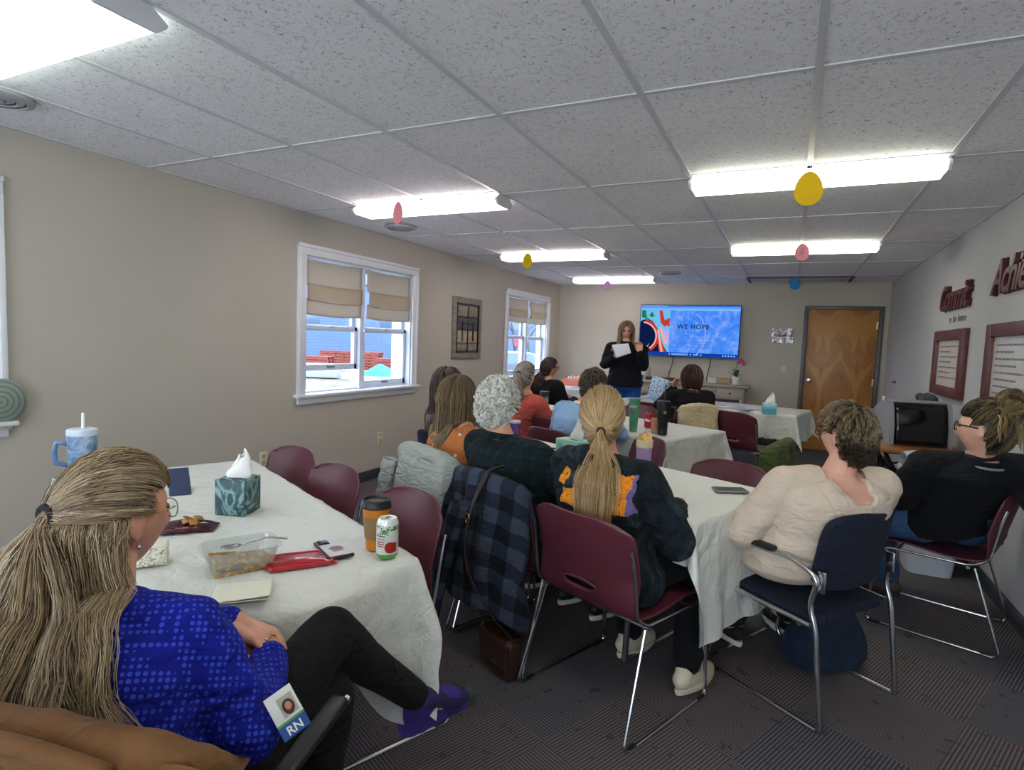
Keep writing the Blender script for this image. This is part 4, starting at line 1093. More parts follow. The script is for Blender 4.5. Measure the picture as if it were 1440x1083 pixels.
# ------------------------------------------------------------------ human builder
def smoothstep(a, b, x):
    t = max(0, min(1, (x - a) / (b - a))); return t * t * (3 - 2 * t)
def head_mesh(mb, Mh, s=1.0, ears=True):
    bm = bmesh.new(); bmesh.ops.create_icosphere(bm, subdivisions=5, radius=1)
    g = lambda x, c, w: math.exp(-((x - c) / w) ** 2)
    for v in bm.verts:
        x, y, z = v.co
        px, py, pz = x * .074, y * .094, z * .113
        if y < 0: py *= 1.04
        if z < 0:
            k = (-z) ** 1.4
            px *= 1 - .30 * k
            if y < 0: py *= 1 - .42 * k
            else: py *= 1 - .10 * k
        if y > 0: px *= 1 + .03 * y
        if y > .2:
            f = smoothstep(.2, .6, y)
            # brow, sockets, nose, cheeks, lips, chin
            py += f * (.004 * g(pz, .028, .010) * g(px, 0, .045))
            py -= f * (.009 * (g(px, .031, .014) + g(px, -.031, .014)) * g(pz, .010, .013))
            nz = .006 + .020 * smoothstep(.022, -.026, pz) if pz < .03 else 0
            py += f * nz * g(px, 0, .009 + .006 * smoothstep(.01, -.03, pz)) * smoothstep(-.044, -.030, pz) * smoothstep(.03, .012, pz)
            py += f * .004 * (g(px, .038, .018) + g(px, -.038, .018)) * g(pz, -.022, .02)
            py += f * .006 * g(px, 0, .022) * (g(pz, -.054, .0055) + g(pz, -.067, .006))
            py -= f * .003 * g(px, 0, .022) * g(pz, -.0605, .003)
            py += f * .009 * g(px, 0, .022) * g(pz, -.098, .014)
        v.co = V((px, py, pz)) * s
    bm.verts.index_update(); o = len(mb.v)
    mb.add([v.co for v in bm.verts], [[v.index for v in f.verts] for f in bm.faces]); bm.free()
    if ears:
        for sx in (-1, 1):
            mb.ell((sx * .078 * s, -.008 * s, -.008 * s), (.007 * s, .016 * s, .030 * s), (-.15, 0, sx * .35), 12, 10)
            ring = [(sx * (.081 + .004 * math.cos(a - 2.6)) * s, (-.012 + .015 * math.cos(a)) * s, (-.004 + .029 * math.sin(a)) * s) for a in np.linspace(-.9, 3.9, 14)]
            mb.tube(ring, .0045 * s, 6)
    mb.xform(Mh, o)
def hand_mesh(mb, wrist, fdir, dorsal, thumb, curl=.5, s=1.0, point=False):
    """fdir: wrist->fingers, dorsal: back of hand normal, thumb: +1/-1 side"""
    Y = V(fdir).normalized(); Z = V(dorsal); Z = (Z - Y * Z.dot(Y)).normalized(); X = Y.cross(Z)
    R = Matrix((X, Y, Z)).transposed(); W = V(wrist)
    P = lambda x, y, z: W + R @ (V((x, y, z)) * s)
    for i, (x, L, rr) in enumerate(((-.030, .060, .0075), (-.010, .073, .0082), (.010, .078, .0084), (.030, .070, .0082))):
        x *= -thumb  # little finger opposite thumb
        x = -x
        kx = x
        mb.caps(P(kx * .55, .004, 0), .013 * s, P(kx, .088, .002 - .10 * kx * kx), .0115 * s, 12)
        c = curl * (1 + .12 * (1.5 - i)) * (0 if (point and i == 3) else 1) + (.05 if point else 0)
        p = P(kx, .088, .002); a = c * .5; seg = (L * .45, L * .31, L * .27); r = rr * s
        for q, sl in enumerate(seg):
            d = V((kx * .6, math.cos(a), -math.sin(a))).normalized() * sl
            n = p + R @ (d * s); mb.caps(p, r, n, r * .9, 10); p = n; r *= .92; a += c * (1.0 if q == 0 else .8)
    mb.caps(P(0, -.0, 0), .021 * s, P(0, .05, 0), .018 * s, 12, ((0, 0, 0), 1))
    t = thumb
    mb.caps(P(t * .016, .012, -.004), .014 * s, P(t * .042, .048, -.014), .011 * s, 12)
    mb.caps(P(t * .042, .048, -.014), .0105 * s, P(t * .050, .078, -.022), .0092 * s, 10); mb.caps(P(t * .050, .078, -.022), .0092 * s, P(t * .047, .103, -.030), .0075 * s, 10)

class Fig:
    """a seated or standing figure; all coordinates local to the person's root (x right, y forward, z up)"""
    def __init__(s, name, label, loc, rz, **k):
        s.k = dict(hip=V((0, 0, .53)), neck=V((0, .03, .965)), head=V((0, .05, 1.09)), yaw=0, pitch=0, roll=0, w=1.0, d=1.0, tw=0, hs=1.0,
                   shw=.175, el=(V((-.25, .06, .70)), V((.25, .06, .70))), wr=(V((-.12, .30, .74)), V((.12, .30, .74))),
                   kn=(V((-.10, .43, .52)), V((.10, .43, .52))), an=(V((-.11, .42, .10)), V((.11, .42, .10))), toe=None,
                   hand=(.5, .5), fd=None, dn=None, skin=SKIN, vox=.007, arm=1.0, leg=1.0, point=(False, False), standing=False)
        for a, b in k.items():
            s.k[a] = tuple(V(x) for x in b) if a in ('el', 'wr', 'kn', 'an', 'toe') and b is not None else (V(b) if a in ('hip', 'neck', 'head') else b)
        K = s.k; s.loc, s.rz = loc, rz
        s.Mh = Matrix.Translation(K['head']) @ Euler((K['pitch'], K['roll'], K['yaw']), 'XYZ').to_matrix().to_4x4()
        hip, nk = K['hip'], K['neck']; ax = nk - hip; s.ax = ax
        tw = K['tw']; s.side = V((math.cos(tw), math.sin(tw), 0))
        s.prof = [(-.22, .150, .10), (-.12, .178, .130), (0, .182, .130), (.18, .160, .118), (.38, .150, .112), (.60, .162, .125), (.78, .172, .118), (.88, .165, .098), (.95, .125, .078), (1.0, .07, .066), (1.06, .058, .058)]
        s.sh = [nk - ax * .15 + s.side * sx * K['shw'] * (.9 + .1 * K['w']) for sx in (-1, 1)]
        s.label = label; s.name = name
    def torso_rings(s, inf, t0=-1, t1=2, bust=0):
        K = s.k; out = []
        for t, rx, ry in s.prof:
            if not t0 <= t <= t1: continue
            c = K['hip'] + s.ax * t; w = K['w'] if t < .85 else 1 + (K['w'] - 1) * .5; w = w if t < .95 else 1; dd = K['d'] if t < .85 else 1
            c = c + V((0, -.015 * math.sin(max(0, min(1, t)) * PI), 0))
            out.append((c, rx * w + inf, ry * dd + inf))
        return out
    def torso(s, mb, inf, t0=-1, t1=2):
        K = s.k; n = 32; vs = []; fs = []; rg = s.torso_rings(inf, t0, t1); e = 2.3
        for i, (c, rx, ry) in enumerate(rg):
            f = i / max(1, len(rg) - 1); a0 = K['tw'] * f; X = V((math.cos(a0), math.sin(a0), 0)); Y = V((-math.sin(a0), math.cos(a0), 0))
            for k in range(n):
                a = 2 * PI * k / n; ca, sa = math.cos(a), math.sin(a)
                vs.append(c + X * (math.copysign(abs(ca) ** (2 / e), ca) * rx) + Y * (math.copysign(abs(sa) ** (2 / e), sa) * ry))
        for i in range(len(rg) - 1):
            for k in range(n):
                l = (k + 1) % n; fs.append((i * n + k, i * n + l, (i + 1) * n + l, (i + 1) * n + k))
        fs.append(tuple(range(n))[::-1]); fs.append(tuple((len(rg) - 1) * n + k for k in range(n))); mb.add(vs, fs)
    def arms(s, mb, inf, upto=1.0, which=(0, 1)):
        K = s.k; A = K['arm']
        for i in which:
            sh, el, wr = s.sh[i], K['el'][i], K['wr'][i]
            mb.caps(K['neck'] - s.ax * .10, .055 + inf * .5, sh, .052 * A + inf, 18)
            mb.caps(sh, .052 * A + inf, el, .040 * A + inf, 18)
            e = el + (wr - el) * upto
            mb.caps(el, .040 * A + inf, e, (.038 * (1 - upto) + .026 * upto) * (1 if upto == 1 else A) + inf, 18)
    def legs(s, mb, inf, upto=1.0, r=(.082, .056, .036)):
        K = s.k; L = K['leg']
        for i in (0, 1):
            h = K['hip'] + s.side * (-1, 1)[i] * .09 * K['w'] - V((0, 0, .01))
            kn, an = K['kn'][i], K['an'][i]; e = kn + (an - kn) * upto
            mb.caps(h, r[0] * L + inf, kn, r[1] * L + inf, 20)
            calf = kn + (an - kn) * .35 + V((0, -.01, 0))
            mb.caps(kn, r[1] * L + inf, calf, .052 * L + inf, 18); mb.caps(calf, .052 * L + inf, e, r[2] * L + inf, 18)
    def body(s):
        K = s.k; mb = MB(); s.torso(mb, 0); s.arms(mb, 0); s.legs(mb, 0, 1.0)
        for i in (0, 1):
            toe = K['toe'][i] if K['toe'] else K['an'][i] + V((0, .15, -.05))
            fr_ = K.get('footr', .034); mb.caps(K['an'][i], fr_, toe, fr_ * .82, 12)
            fd = K['fd'][i] if K['fd'] else (K['wr'][i] - K['el'][i]); dn = K['dn'][i] if K['dn'] else (0, 0, 1)
            hand_mesh(mb, K['wr'][i] - V(fd).normalized() * .0, fd, dn, (1, -1)[i], K['hand'][i], 1, K['point'][i])
        nb = K['neck'] - s.ax * .04; hb = s.Mh @ V((0, -.018, -.05))
        mb.caps(nb, .060, hb, .052, 20)
        head_mesh(mb, s.Mh, K['hs'])
        o = fuse(mb, s.name, K['vox'], K['skin'], None, 2)
        o.location = s.loc; o.rotation_euler = (0, 0, s.rz); tag(o, s.label, 'person'); s.o = o
        # eyes
        for sx in (-1, 1):
            e = MB().ell((0, 0, 0), (.0115,) * 3, None, 12, 10); e.xform(s.Mh @ Matrix.Translation((sx * .031 * K['hs'], .076 * K['hs'], .010 * K['hs']))); e.build('eye', M('eye_white', '#5b4a42', .2), o, smooth=True)
        return o
    def top(s, name, mat, inf=.014, upto=.96, hem=-.22, vox=.008, wr=.006, fs=11, neck=1.0, hood=False, extra=None, seed=0, label=None, trim=None):
        mb = MB(); s.torso(mb, inf, hem, neck); s.arms(mb, inf, upto)
        if hood:
            c = s.k['neck'] + V((0, -.03, .0)); 
            for a in np.linspace(-1.25, 1.25, 9):
                mb.ell(c + V((math.sin(a) * .105, -math.cos(a) * .075, .012 - .022 * abs(a))), (.050, .050, .046))
        if extra: extra(mb)
        K = s.k
        def disp(p, n):
            q = p * fs; r1 = 1 - 2 * abs(noise.noise(V((q.x, q.y, q.z * 1.9 + seed)))); r2 = noise.noise(V((q.x * 2.3, q.y * 2.3 + seed, q.z * 3)))
            k = .5
            for j in (0, 1):
                d = (p - K['el'][j]).length; k += .9 * math.exp(-(d / .10) ** 2)
                d = (p - (s.sh[j] - V((0, 0, .07)))).length; k += .6 * math.exp(-(d / .09) ** 2)
            return wr * k * (r1 * .8 - .3 + .45 * r2)
        o = fuse(mb, name, vox, mat, s.o, 3, disp, trim)
        if label: o['label'] = label
        return o
    def collar(s, name, mat, r=.07, tilt=.2, th=.012, h=.0, n=30, y=.0):
        c = s.k['neck'] + V((0, y, h)); m = MB()
        m.tube([(c.x + math.cos(a) * r, c.y + math.sin(a) * r * .95, c.z - math.sin(a) * r * tilt) for a in np.linspace(0, 2 * PI, n + 1)[:-1]], th, 8, closed=True)
        return m.build(name, mat, s.o, smooth=True)
    def pants(s, name, mat, inf=.012, upto=.93, vox=.009, wr=.005, r=(.086, .064, .048), seed=2):
        mb = MB(); K = s.k; s.torso(mb, inf, -.3, .19); s.legs(mb, inf, upto, r)
        def disp(p, n):
            q = p * 9; k = .5
            for j in (0, 1): k += 1.0 * math.exp(-((p - K['kn'][j]).length / .12) ** 2)
            return wr * k * ((1 - 2 * abs(noise.noise(q + V((seed, 0, 0))))) * .8 - .3)
        return fuse(mb, name, vox, mat, s.o, 3, disp)
    def shoes(s, style='sneaker', mat=None, sole=None, names='shoe'):
        K = s.k
        for i in (0, 1):
            an = K['an'][i]; toe = K['toe'][i] if K['toe'] else an + V((0, .15, -.05))
            f = (toe - an); f.z = 0; f = f.normalized() if f.length > .01 else V((0, 1, 0)); X = V((f.y, -f.x, 0)); z0 = an.z - .09
            R = Matrix((X, f, V((0, 0, 1)))).transposed().to_4x4(); T = Matrix.Translation(V((an.x, an.y, z0))) @ R
            def ring(z, grow, y0, y1, wd):
                pts = []
                for a in np.linspace(0, 2 * PI, 33)[:-1]:
                    y = (y0 + y1) / 2 + math.cos(a) * (y1 - y0) / 2; k = smoothstep(y0, y1, y)
                    w_ = wd * (.78 + .34 * math.sin(min(1, k * 1.25) * PI * .62)); pts.append((math.sin(a) * w_ * grow, y, z))
                return pts
            m = MB(); rs = [ring(0, .96, -.065, .195, .043), ring(.014, 1.05, -.072, .205, .044), ring(.026, 1.03, -.070, .203, .044)]
            vs = [p for r_ in rs for p in r_]; fs = [(a * 32 + k, a * 32 + (k + 1) % 32, (a + 1) * 32 + (k + 1) % 32, (a + 1) * 32 + k) for a in range(2) for k in range(32)]
            fs += [tuple(range(32))[::-1], tuple(64 + k for k in range(32))]; m.add(vs, fs); m.xform(T)
            sm_ = sole or M('sole_white', '#d9d5cc', .6)
            m2 = MB()
            m2.caps((0, -.035, .055), .036, (0, .02, .055), .040, 18); m2.caps((0, .0, .050), .040, (0, .14, .040), .036, 18); m2.caps((0, .12, .038), .037, (0, .165, .034), .033, 18)
            if style in ('sneaker', 'boot'): m2.caps((0, -.02, .06), .036, (0, -.008, .115 if style == 'sneaker' else .17), .038 if style == 'sneaker' else .045, 18)
            if style == 'sneaker':
                m2.caps((0, .03, .085), .03, (0, .10, .062), .028, 14)
                for q in range(4): m2.tube([(-.03, .035 + q * .022, .088 - q * .009), (0, .03 + q * .022, .108 - q * .010), (.03, .035 + q * .022, .088 - q * .009)], .005, 6)
            m2.xform(T); zc = z0
            sh = fuse(m2, names, .005, mat, s.o, 1, None)
            for v in sh.data.vertices: v.co.z = max(v.co.z, z0 + .012)
            m.build('sole', sm_, sh, smooth=60)
    def glasses(s, frame, w=.062, h=.036, thick=.0018, lens=None, y=.098, z=.008):
        K = s.k; S = K['hs']; g_ = bpy.data.objects.new('glasses', None)
        m = MB()
        for sx in (-1, 1):
            c = V((sx * .034, y, z)); pts = []
            for a in np.linspace(0, 2 * PI, 25)[:-1]:
                ca, sa = math.cos(a), math.sin(a); pts.append(V((c.x + math.copysign(abs(ca) ** .7, ca) * w / 2 * .86, y - .25 * abs(c.x + math.copysign(abs(ca) ** .7, ca) * w / 2) ** 1.5, z + math.copysign(abs(sa) ** .8, sa) * h / 2)))
            m.tube([p * S for p in pts], thick, 6, closed=True)
            m.tube([V(p) * S for p in ((sx * .060, y - .012, z + .008), (sx * .074, y - .03, z + .009), (sx * .0795, -.0, z + .004), (sx * .078, -.02, z - .006), (sx * .074, -.035, z - .022))], thick * 1.3, 6)
        m.tube([V(p) * S for p in ((-.009, y, z + .006), (0, y + .003, z + .010), (.009, y, z + .006))], thick, 6)
        m.xform(s.Mh); g_ = m.build('glasses', frame, s.o, smooth=True)
        for sx in (-1, 1):
            m = MB(); m.grid(lambda u, v: ((sx * .034 + (u - .5) * w * .8) * S, (y - .25 * abs(sx * .034 + (u - .5) * w * .8) ** 1.5) * S, (z + (v - .5) * h * .85) * S), 6, 4); m.xform(s.Mh)
            m.build('lens', GLASS, g_, smooth=True)
        return g_

# ------------------------------------------------------------------ hair (strand geometry)
def lin(c): return np.array(hx(c))
def tube_strands(name, P, rad, cols, mat, parent, k=3, extra=None):
    """P (N,S,3) ; rad (S,) or (N,S) ; cols (N,3) or (N,S,3)"""
    N, S, _ = P.shape
    T = np.gradient(P, axis=1); T /= np.linalg.norm(T, axis=2, keepdims=True) + 1e-9
    ref = np.zeros_like(T); ref[..., 0] = .31; ref[..., 1] = .83; ref[..., 2] = .2
    A = np.cross(T, ref); A /= np.linalg.norm(A, axis=2, keepdims=True) + 1e-9; B = np.cross(T, A)
    R = np.broadcast_to(np.asarray(rad), (N, S))[..., None]
    ring = []
    for q in range(k):
        a = 2 * PI * q / k; ring.append(P + (A * math.cos(a) + B * math.sin(a)) * R)
    vs = np.stack(ring, 2).reshape(-1, 3)
    base = np.arange(N)[:, None, None] * S * k + np.arange(S - 1)[None, :, None] * k; q = np.arange(k)[None, None, :]; q2 = (q + 1) % k
    f = np.stack([base + q, base + q2, base + k + q2, base + k + q], -1).reshape(-1, 4)
    if cols.ndim == 2: cols = np.broadcast_to(cols[:, None, :], (N, S, 3))
    vc = np.repeat(cols.reshape(-1, 3), k, 0)
    if extra:
        ev, ef, ec = extra; off = len(vs); vs = np.vstack([vs, ev]); vc = np.vstack([vc, np.broadcast_to(ec, (len(ev), 3))])
        f = np.vstack([f, np.asarray(ef) + off])
    me = bpy.data.meshes.new(name); me.vertices.add(len(vs)); me.vertices.foreach_set('co', vs.astype(np.float32).ravel())
    me.loops.add(len(f) * 4); me.loops.foreach_set('vertex_index', f.astype(np.int32).ravel())
    me.polygons.add(len(f)); me.polygons.foreach_set('loop_start', np.arange(len(f), dtype=np.int32) * 4)
    me.update(calc_edges=True)
    at_ = me.attributes.new('col', 'FLOAT_COLOR', 'POINT'); at_.data.foreach_set('color', np.hstack([vc, np.ones((len(vc), 1))]).astype(np.float32).ravel())
    me.polygons.foreach_set('use_smooth', np.ones(len(f), dtype=bool)); me.materials.append(mat); me.validate()
    o = bpy.data.objects.new(name, me); COL.objects.link(o)
    if parent is not None: o.parent = parent
    return o
HR = np.array([.077, .099, .117])
def hair_ok(d, face=.30, low=-.45):
    """is direction d (head frame) part of the scalp"""
    x, y, z = d[..., 0], d[..., 1], d[..., 2]
    front = (y > face) & (z < .52 - .10 * np.abs(x))
    ear = (np.abs(x) > .72) & (y > -.25) & (z < .12)
    jaw = (z < -.32) & (y > -.22)
    return ~front & ~ear & ~jaw & (z > low - .25 * (y < -.3))
def sample_dirs(n, **kw):
    out = np.zeros((0, 3))
    while len(out) < n:
        d = RNG.normal(size=(n * 2, 3)); d /= np.linalg.norm(d, axis=1, keepdims=True); out = np.vstack([out, d[hair_ok(d, **kw)]])
    return out[:n]
def scalp_shell(fig, off=.012, col=(.1, .08, .06), **kw):
    nu, nv = 48, 32; vs = []; idx = {}; fs = []; S = fig.k['hs']
    D = {}
    for j in range(nv + 1):
        b = -PI / 2 + PI * j / nv
        for i in range(nu):
            a = 2 * PI * i / nu; d = np.array([math.cos(a) * math.cos(b), math.sin(a) * math.cos(b), math.sin(b)]); D[(i, j)] = d
    ok = {k: bool(hair_ok(d[None], **kw)[0]) for k, d in D.items()}
    for k, d in D.items():
        if ok[k]: idx[k] = len(vs); vs.append(tuple(fig.Mh @ V(d * (HR * S + off - .006))))
    for j in range(nv):
        for i in range(nu):
            q = [(i, j), ((i + 1) % nu, j), ((i + 1) % nu, j + 1), (i, j + 1)]
            if all(a in idx for a in q): fs.append([idx[a] for a in q])
    return np.array(vs), fs, np.array(col)
def scalp_path(fig, d0, d1, S, off0, off1):
    """(N,S,3) person-space points along the scalp from d0 to d1"""
    t = np.linspace(0, 1, S)[None, :, None]; te = t * t * (3 - 2 * t) * .6 + t * .4
    d = d0[:, None, :] * (1 - te) + d1[:, None, :] * te
    # keep off degenerate
    d /= np.linalg.norm(d, axis=2, keepdims=True) + 1e-6
    off = off0[:, None, None] * (1 - t) + off1[:, None, None] * t
    off = off + .008 * np.sin(t * PI)
    P = d * (HR * fig.k['hs'] + off)
    Mh = np.array(fig.Mh); return P @ Mh[:3, :3].T + Mh[:3, 3], d
def push_out(fig, P, margin=.03, back=False):
    """keep points outside the clothed torso and shoulders"""
    K = fig.k; hip = np.array(K['hip']); ax = np.array(fig.ax); L2 = ax @ ax
    t = ((P - hip) @ ax) / L2
    ca, sa = math.cos(K['tw']), math.sin(K['tw']); RT = np.array([[ca, -sa, 0], [sa, ca, 0], [0, 0, 1.]])   # torso frame -> person frame
    ts = [p[0] for p in fig.prof]; rx = np.interp(t, ts, [p[1] for p in fig.prof]) * np.where(t < .9, K['w'], 1) + margin; ry = np.interp(t, ts, [p[2] for p in fig.prof]) * np.where(t < .9, K['d'], 1) + margin
    c = hip + t[..., None] * ax; D = (P - c) @ RT; e = np.sqrt((D[..., 0] / rx) ** 2 + (D[..., 1] / ry) ** 2 + 1e-9)
    m = (e < 1) & (t < 1.02) & (t > -.3); k = np.where(m, 1 / e, 1)[..., None]
    D2 = D.copy()
    if back:
        fx = np.clip(np.abs(D[..., 0]) / rx, 0, .97); yb = -ry * np.sqrt(1 - fx ** 2); D2[..., 1] = np.where(m, np.minimum(D[..., 1], yb), D[..., 1])
    else: D2[..., 0:2] *= k
    P = c + D2 @ RT.T
    for s_ in fig.sh:                                     # shoulders
        s_ = np.array(s_); v = (P - s_) @ RT; r = np.linalg.norm(v, axis=-1, keepdims=True); R0 = .052 * K['arm'] + margin
        if back:
            rr2 = R0 ** 2 - v[..., 0:1] ** 2 - np.minimum(v[..., 2:3], 0) ** 2 * 0 - v[..., 2:3] ** 2
            yy = -np.sqrt(np.maximum(rr2, 0)); v = v.copy(); v[..., 1:2] = np.where(r < R0, np.minimum(v[..., 1:2], yy), v[..., 1:2]); P = s_ + v @ RT.T
        else: P = np.where(r < R0, s_ + (v / (r + 1e-6) * R0) @ RT.T, P)
    return P
def pick(n, cols, w=None):
    c = np.array([lin(x) for x in cols]); i = RNG.choice(len(c), n, p=w); j = RNG.choice(len(c), n, p=w); t = RNG.random((n, 1)) * .5
    return c[i] * (1 - t) + c[j] * t
def clumps(G, per, spread, rng_taper=(1, .5), wave=None):
    """children around guides. G (n,S,3) spread (S,)"""
    n, S, _ = G.shape; T = np.gradient(G, axis=1); T /= np.linalg.norm(T, axis=2, keepdims=True) + 1e-9
    ref = np.array([.2, .9, .35]); A = np.cross(T, ref); A /= np.linalg.norm(A, axis=2, keepdims=True) + 1e-9; B = np.cross(T, A)
    a = RNG.random((n, per)) * 2 * PI; r = np.sqrt(RNG.random((n, per)))
    sp = np.broadcast_to(spread, (n, S))[:, None, :, None]
    P = G[:, None] + A[:, None] * (np.cos(a) * r)[:, :, None, None] * sp + B[:, None] * (np.sin(a) * r)[:, :, None, None] * sp
    return P.reshape(n * per, S, 3)
def fall(fig, P0, T0, L, S, out=.0, wave=(.004, 3), inertia=.78, margin=.03, grav=1.0, clump_seed=None, bias=(0, 0, 0), back=False):
    """grow strands from P0 with direction T0 falling under gravity for length L (N,)"""
    N = len(P0); P = [P0]; T = T0.copy(); ph = RNG.random((N, 1)) * 6.28 if clump_seed is None else clump_seed
    side = np.cross(T0, [0, 0, 1.0]); side /= np.linalg.norm(side, axis=1, keepdims=True) + 1e-6
    st = (L / S)[:, None]
    for i in range(S):
        T = T * inertia + (np.array([0, 0, -1.0]) + np.array(bias)) * (1 - inertia) * grav; T /= np.linalg.norm(T, axis=1, keepdims=True) + 1e-9
        f = i / S; w = side * np.sin(ph + f * wave[1] * 6.28) * wave[0] * min(1, f * 3)
        q = P[-1] + T * st + w
        q = push_out(fig, q[:, None, :], margin, back)[:, 0] if margin else q
        P.append(q)
    return np.stack(P[1:], 1)
def wl(loc, rz, p):
    d = V((p[0] - loc[0], p[1] - loc[1], 0)); d.rotate(Euler((0, 0, -rz))); return V((d.x, d.y, p[2]))
def Mnp(fig): return np.array(fig.Mh)
def to_person(fig, P): M_ = Mnp(fig); return P @ M_[:3, :3].T + M_[:3, 3]
def dir_person(fig, D): return D @ Mnp(fig)[:3, :3].T
def norm(a): return a / (np.linalg.norm(a, axis=-1, keepdims=True) + 1e-9)

def hair_pony(fig, n, cols, tie=(0, -.95, .05), L=.4, rad=.0012, wid=.03, clump=5, wave=(.003, 2), w=None, cap='#4a3a2c', tailout=.35, name='hair', tie_mat=None, low=-.6, S1=14, S2=22, mat=None, off=.006, bell=1.0, elastic=True):
    ng = n // clump; d0 = sample_dirs(ng, low=low); tie = norm(np.array(tie, float)); d1 = np.repeat(tie[None], ng, 0) + RNG.normal(size=(ng, 3)) * .035
    o0 = np.full(ng, .004) + RNG.random(ng) * .004; P, D = scalp_path(fig, d0, norm(d1), S1, o0, o0 + .012)
    tp = to_person(fig, tie[None] * (HR * fig.k['hs'] + .026))[0]
    P[:, -1] = tp + (P[:, -1] - tp) * .35; P[:, -2] = tp + (P[:, -2] - tp) * .6
    T0 = dir_person(fig, norm(np.array([[tie[0], tie[1] * tailout * 2, -.4]]))).repeat(ng, 0) + RNG.normal(size=(ng, 3)) * .05
    Ls = L * (.72 + .28 * RNG.random(ng)); G = fall(fig, P[:, -1] + RNG.normal(size=(ng, 3)) * .004, norm(T0), Ls, S2, wave=wave)
    f = np.linspace(0, 1, S2); off2 = RNG.normal(size=(ng, 1, 3)) * np.array([1, .6, .1]) * wid * (np.sin(np.clip(f * 1.25, 0, 1) * PI * .62)[None, :, None]) * bell
    G = G + off2; G = push_out(fig, G, .03)
    A = np.concatenate([P, G], 1); S = S1 + S2
    sp = np.concatenate([np.full(S1 - 3, .004), [.003, .002, .002], .003 + .008 * np.sin(f * PI * .8)])
    C = clumps(A, clump, sp); N = len(C)
    fr = np.linspace(0, 1, S); rr = rad * np.where(fr > .9, 1 - (fr - .9) * 7, 1)
    cc = pick(N, cols, w)
    o = tube_strands(name, C, rr, cc, mat or HAIR, fig.o, 3, scalp_shell(fig, .008, lin(cap), low=low))
    if elastic:
        m = MB(); t = dir_person(fig, np.array([[tie[0], tie[1], -.2]]))[0]; c = V(tp); tv = V(t).normalized(); a = tv.orthogonal().normalized(); b = tv.cross(a)
        m.tube([c + (a * math.cos(q) + b * math.sin(q)) * .015 for q in np.linspace(0, 2 * PI, 17)[:-1]], .0045, 6, closed=True); m.build('hair_tie', tie_mat or M('elastic_black', '#15141a', .7), o, smooth=True)
    return o

def hair_hang(fig, n, cols, L=.3, rad=.0015, clump=5, wave=(.003, 1.5), w=None, cap='#3a2e24', name='hair', S1=12, S2=16, low=-.5, flare=.02, face_clear=1.0, inert=.8, mat=None, off=.008, margin=.028, end_in=0, part=0, back=True):
    ng = n // clump; d0 = sample_dirs(ng, low=low)
    az = np.arctan2(d0[:, 0] - part, d0[:, 1]); sg = np.where(az >= 0, 1, -1); az = sg * np.maximum(np.abs(az), face_clear + RNG.random(ng) * .35)
    el = np.minimum(-.10 - .30 * RNG.random(ng), np.arcsin(np.clip(d0[:, 2], -1, 1)) - .12); d1 = np.stack([np.sin(az) * np.cos(el), np.cos(az) * np.cos(el), np.sin(el)], 1)
    lay = RNG.random(ng) * .012; P, D = scalp_path(fig, d0, d1, S1, .004 + lay * .4, off + .008 + lay)
    T0 = norm(P[:, -1] - P[:, -2]) * .5 + np.array([0, 0, -.7]); T0[:, 0:2] += norm(P[:, -1, :2] - np.array(fig.k['head'])[:2]) * flare * 4
    frac = 1.0; Ls = L * (.78 + .22 * RNG.random(ng)) ; G = fall(fig, P[:, -1], norm(T0), Ls, S2, wave=wave, inertia=inert, margin=margin, back=back)
    if end_in:
        f = np.linspace(0, 1, S2) ** 2; c = np.array(fig.k['neck'])[:2]; G[..., :2] += (c - G[..., :2]) * (f * end_in)[None, :, None]
    A = np.concatenate([P, G], 1); S = S1 + S2; f = np.linspace(0, 1, S)
    C = clumps(A, clump, .004 + .005 * np.sin(f * PI)); rr = rad * np.where(f > .88, 1 - (f - .88) * 7, 1)
    return tube_strands(name, C, rr, pick(len(C), cols, w), mat or HAIR, fig.o, 3, scalp_shell(fig, .008, lin(cap), low=low))

def hair_short(fig, n, cols, length=.07, rad=.0016, clump=5, lift=.02, crown=(0, -.35, 1), w=None, tip=None, cap='#2a221c', S=10, low=-.62, curl=0, name='hair', jitter=.12, wave=.0, face=.3, mat=None, bottomcol=None):
    ng = n // clump; d0 = sample_dirs(ng, low=low, face=face); cr = norm(np.array(crown, float)); away = d0 - cr[None] * (d0 @ cr)[:, None]; away = norm(away + RNG.normal(size=away.shape) * jitter)
    ang = length / .10 * (.7 + .5 * RNG.random(ng)); d1 = norm(d0 * np.cos(ang)[:, None] + away * np.sin(ang)[:, None])
    P, D = scalp_path(fig, d0, d1, S, np.full(ng, .003), lift * (.5 + RNG.random(ng)))
    f = np.linspace(0, 1, S)
    if curl:
        T = norm(np.gradient(P, axis=1)); A = norm(np.cross(T, dir_person(fig, D.reshape(-1, 3)).reshape(D.shape))); B = np.cross(T, A); ph = RNG.random((ng, 1)) * 6.28; k = 2 * PI * (1.3 + RNG.random((ng, 1)) * .9)
        P = P + (A * np.sin(ph + k * f)[..., None] + B * np.cos(ph + k * f)[..., None]) * curl * np.minimum(1, f * 3)[None, :, None]
    C = clumps(P, clump, .005 + .004 * np.sin(f * PI) - .003 * f); rr = rad * (1 - .6 * f ** 2)
    N = len(C); c0 = pick(N, cols, w); cc = np.repeat(c0[:, None], S, 1)
    if tip:
        c1 = pick(N, tip); k = (np.clip(f * 1.6 - .4, 0, 1))[None, :, None] * (RNG.random((N, 1, 1)) < .75); z = np.repeat(d0[:, 2], clump)[:, None, None]; k = k * np.clip(z * 2.2 + .55, 0, 1); cc = cc * (1 - k) + c1[:, None] * k
    return tube_strands(name, C, rr, cc, mat or HAIR, fig.o, 3, scalp_shell(fig, .006, lin(cap), low=low, face=face))

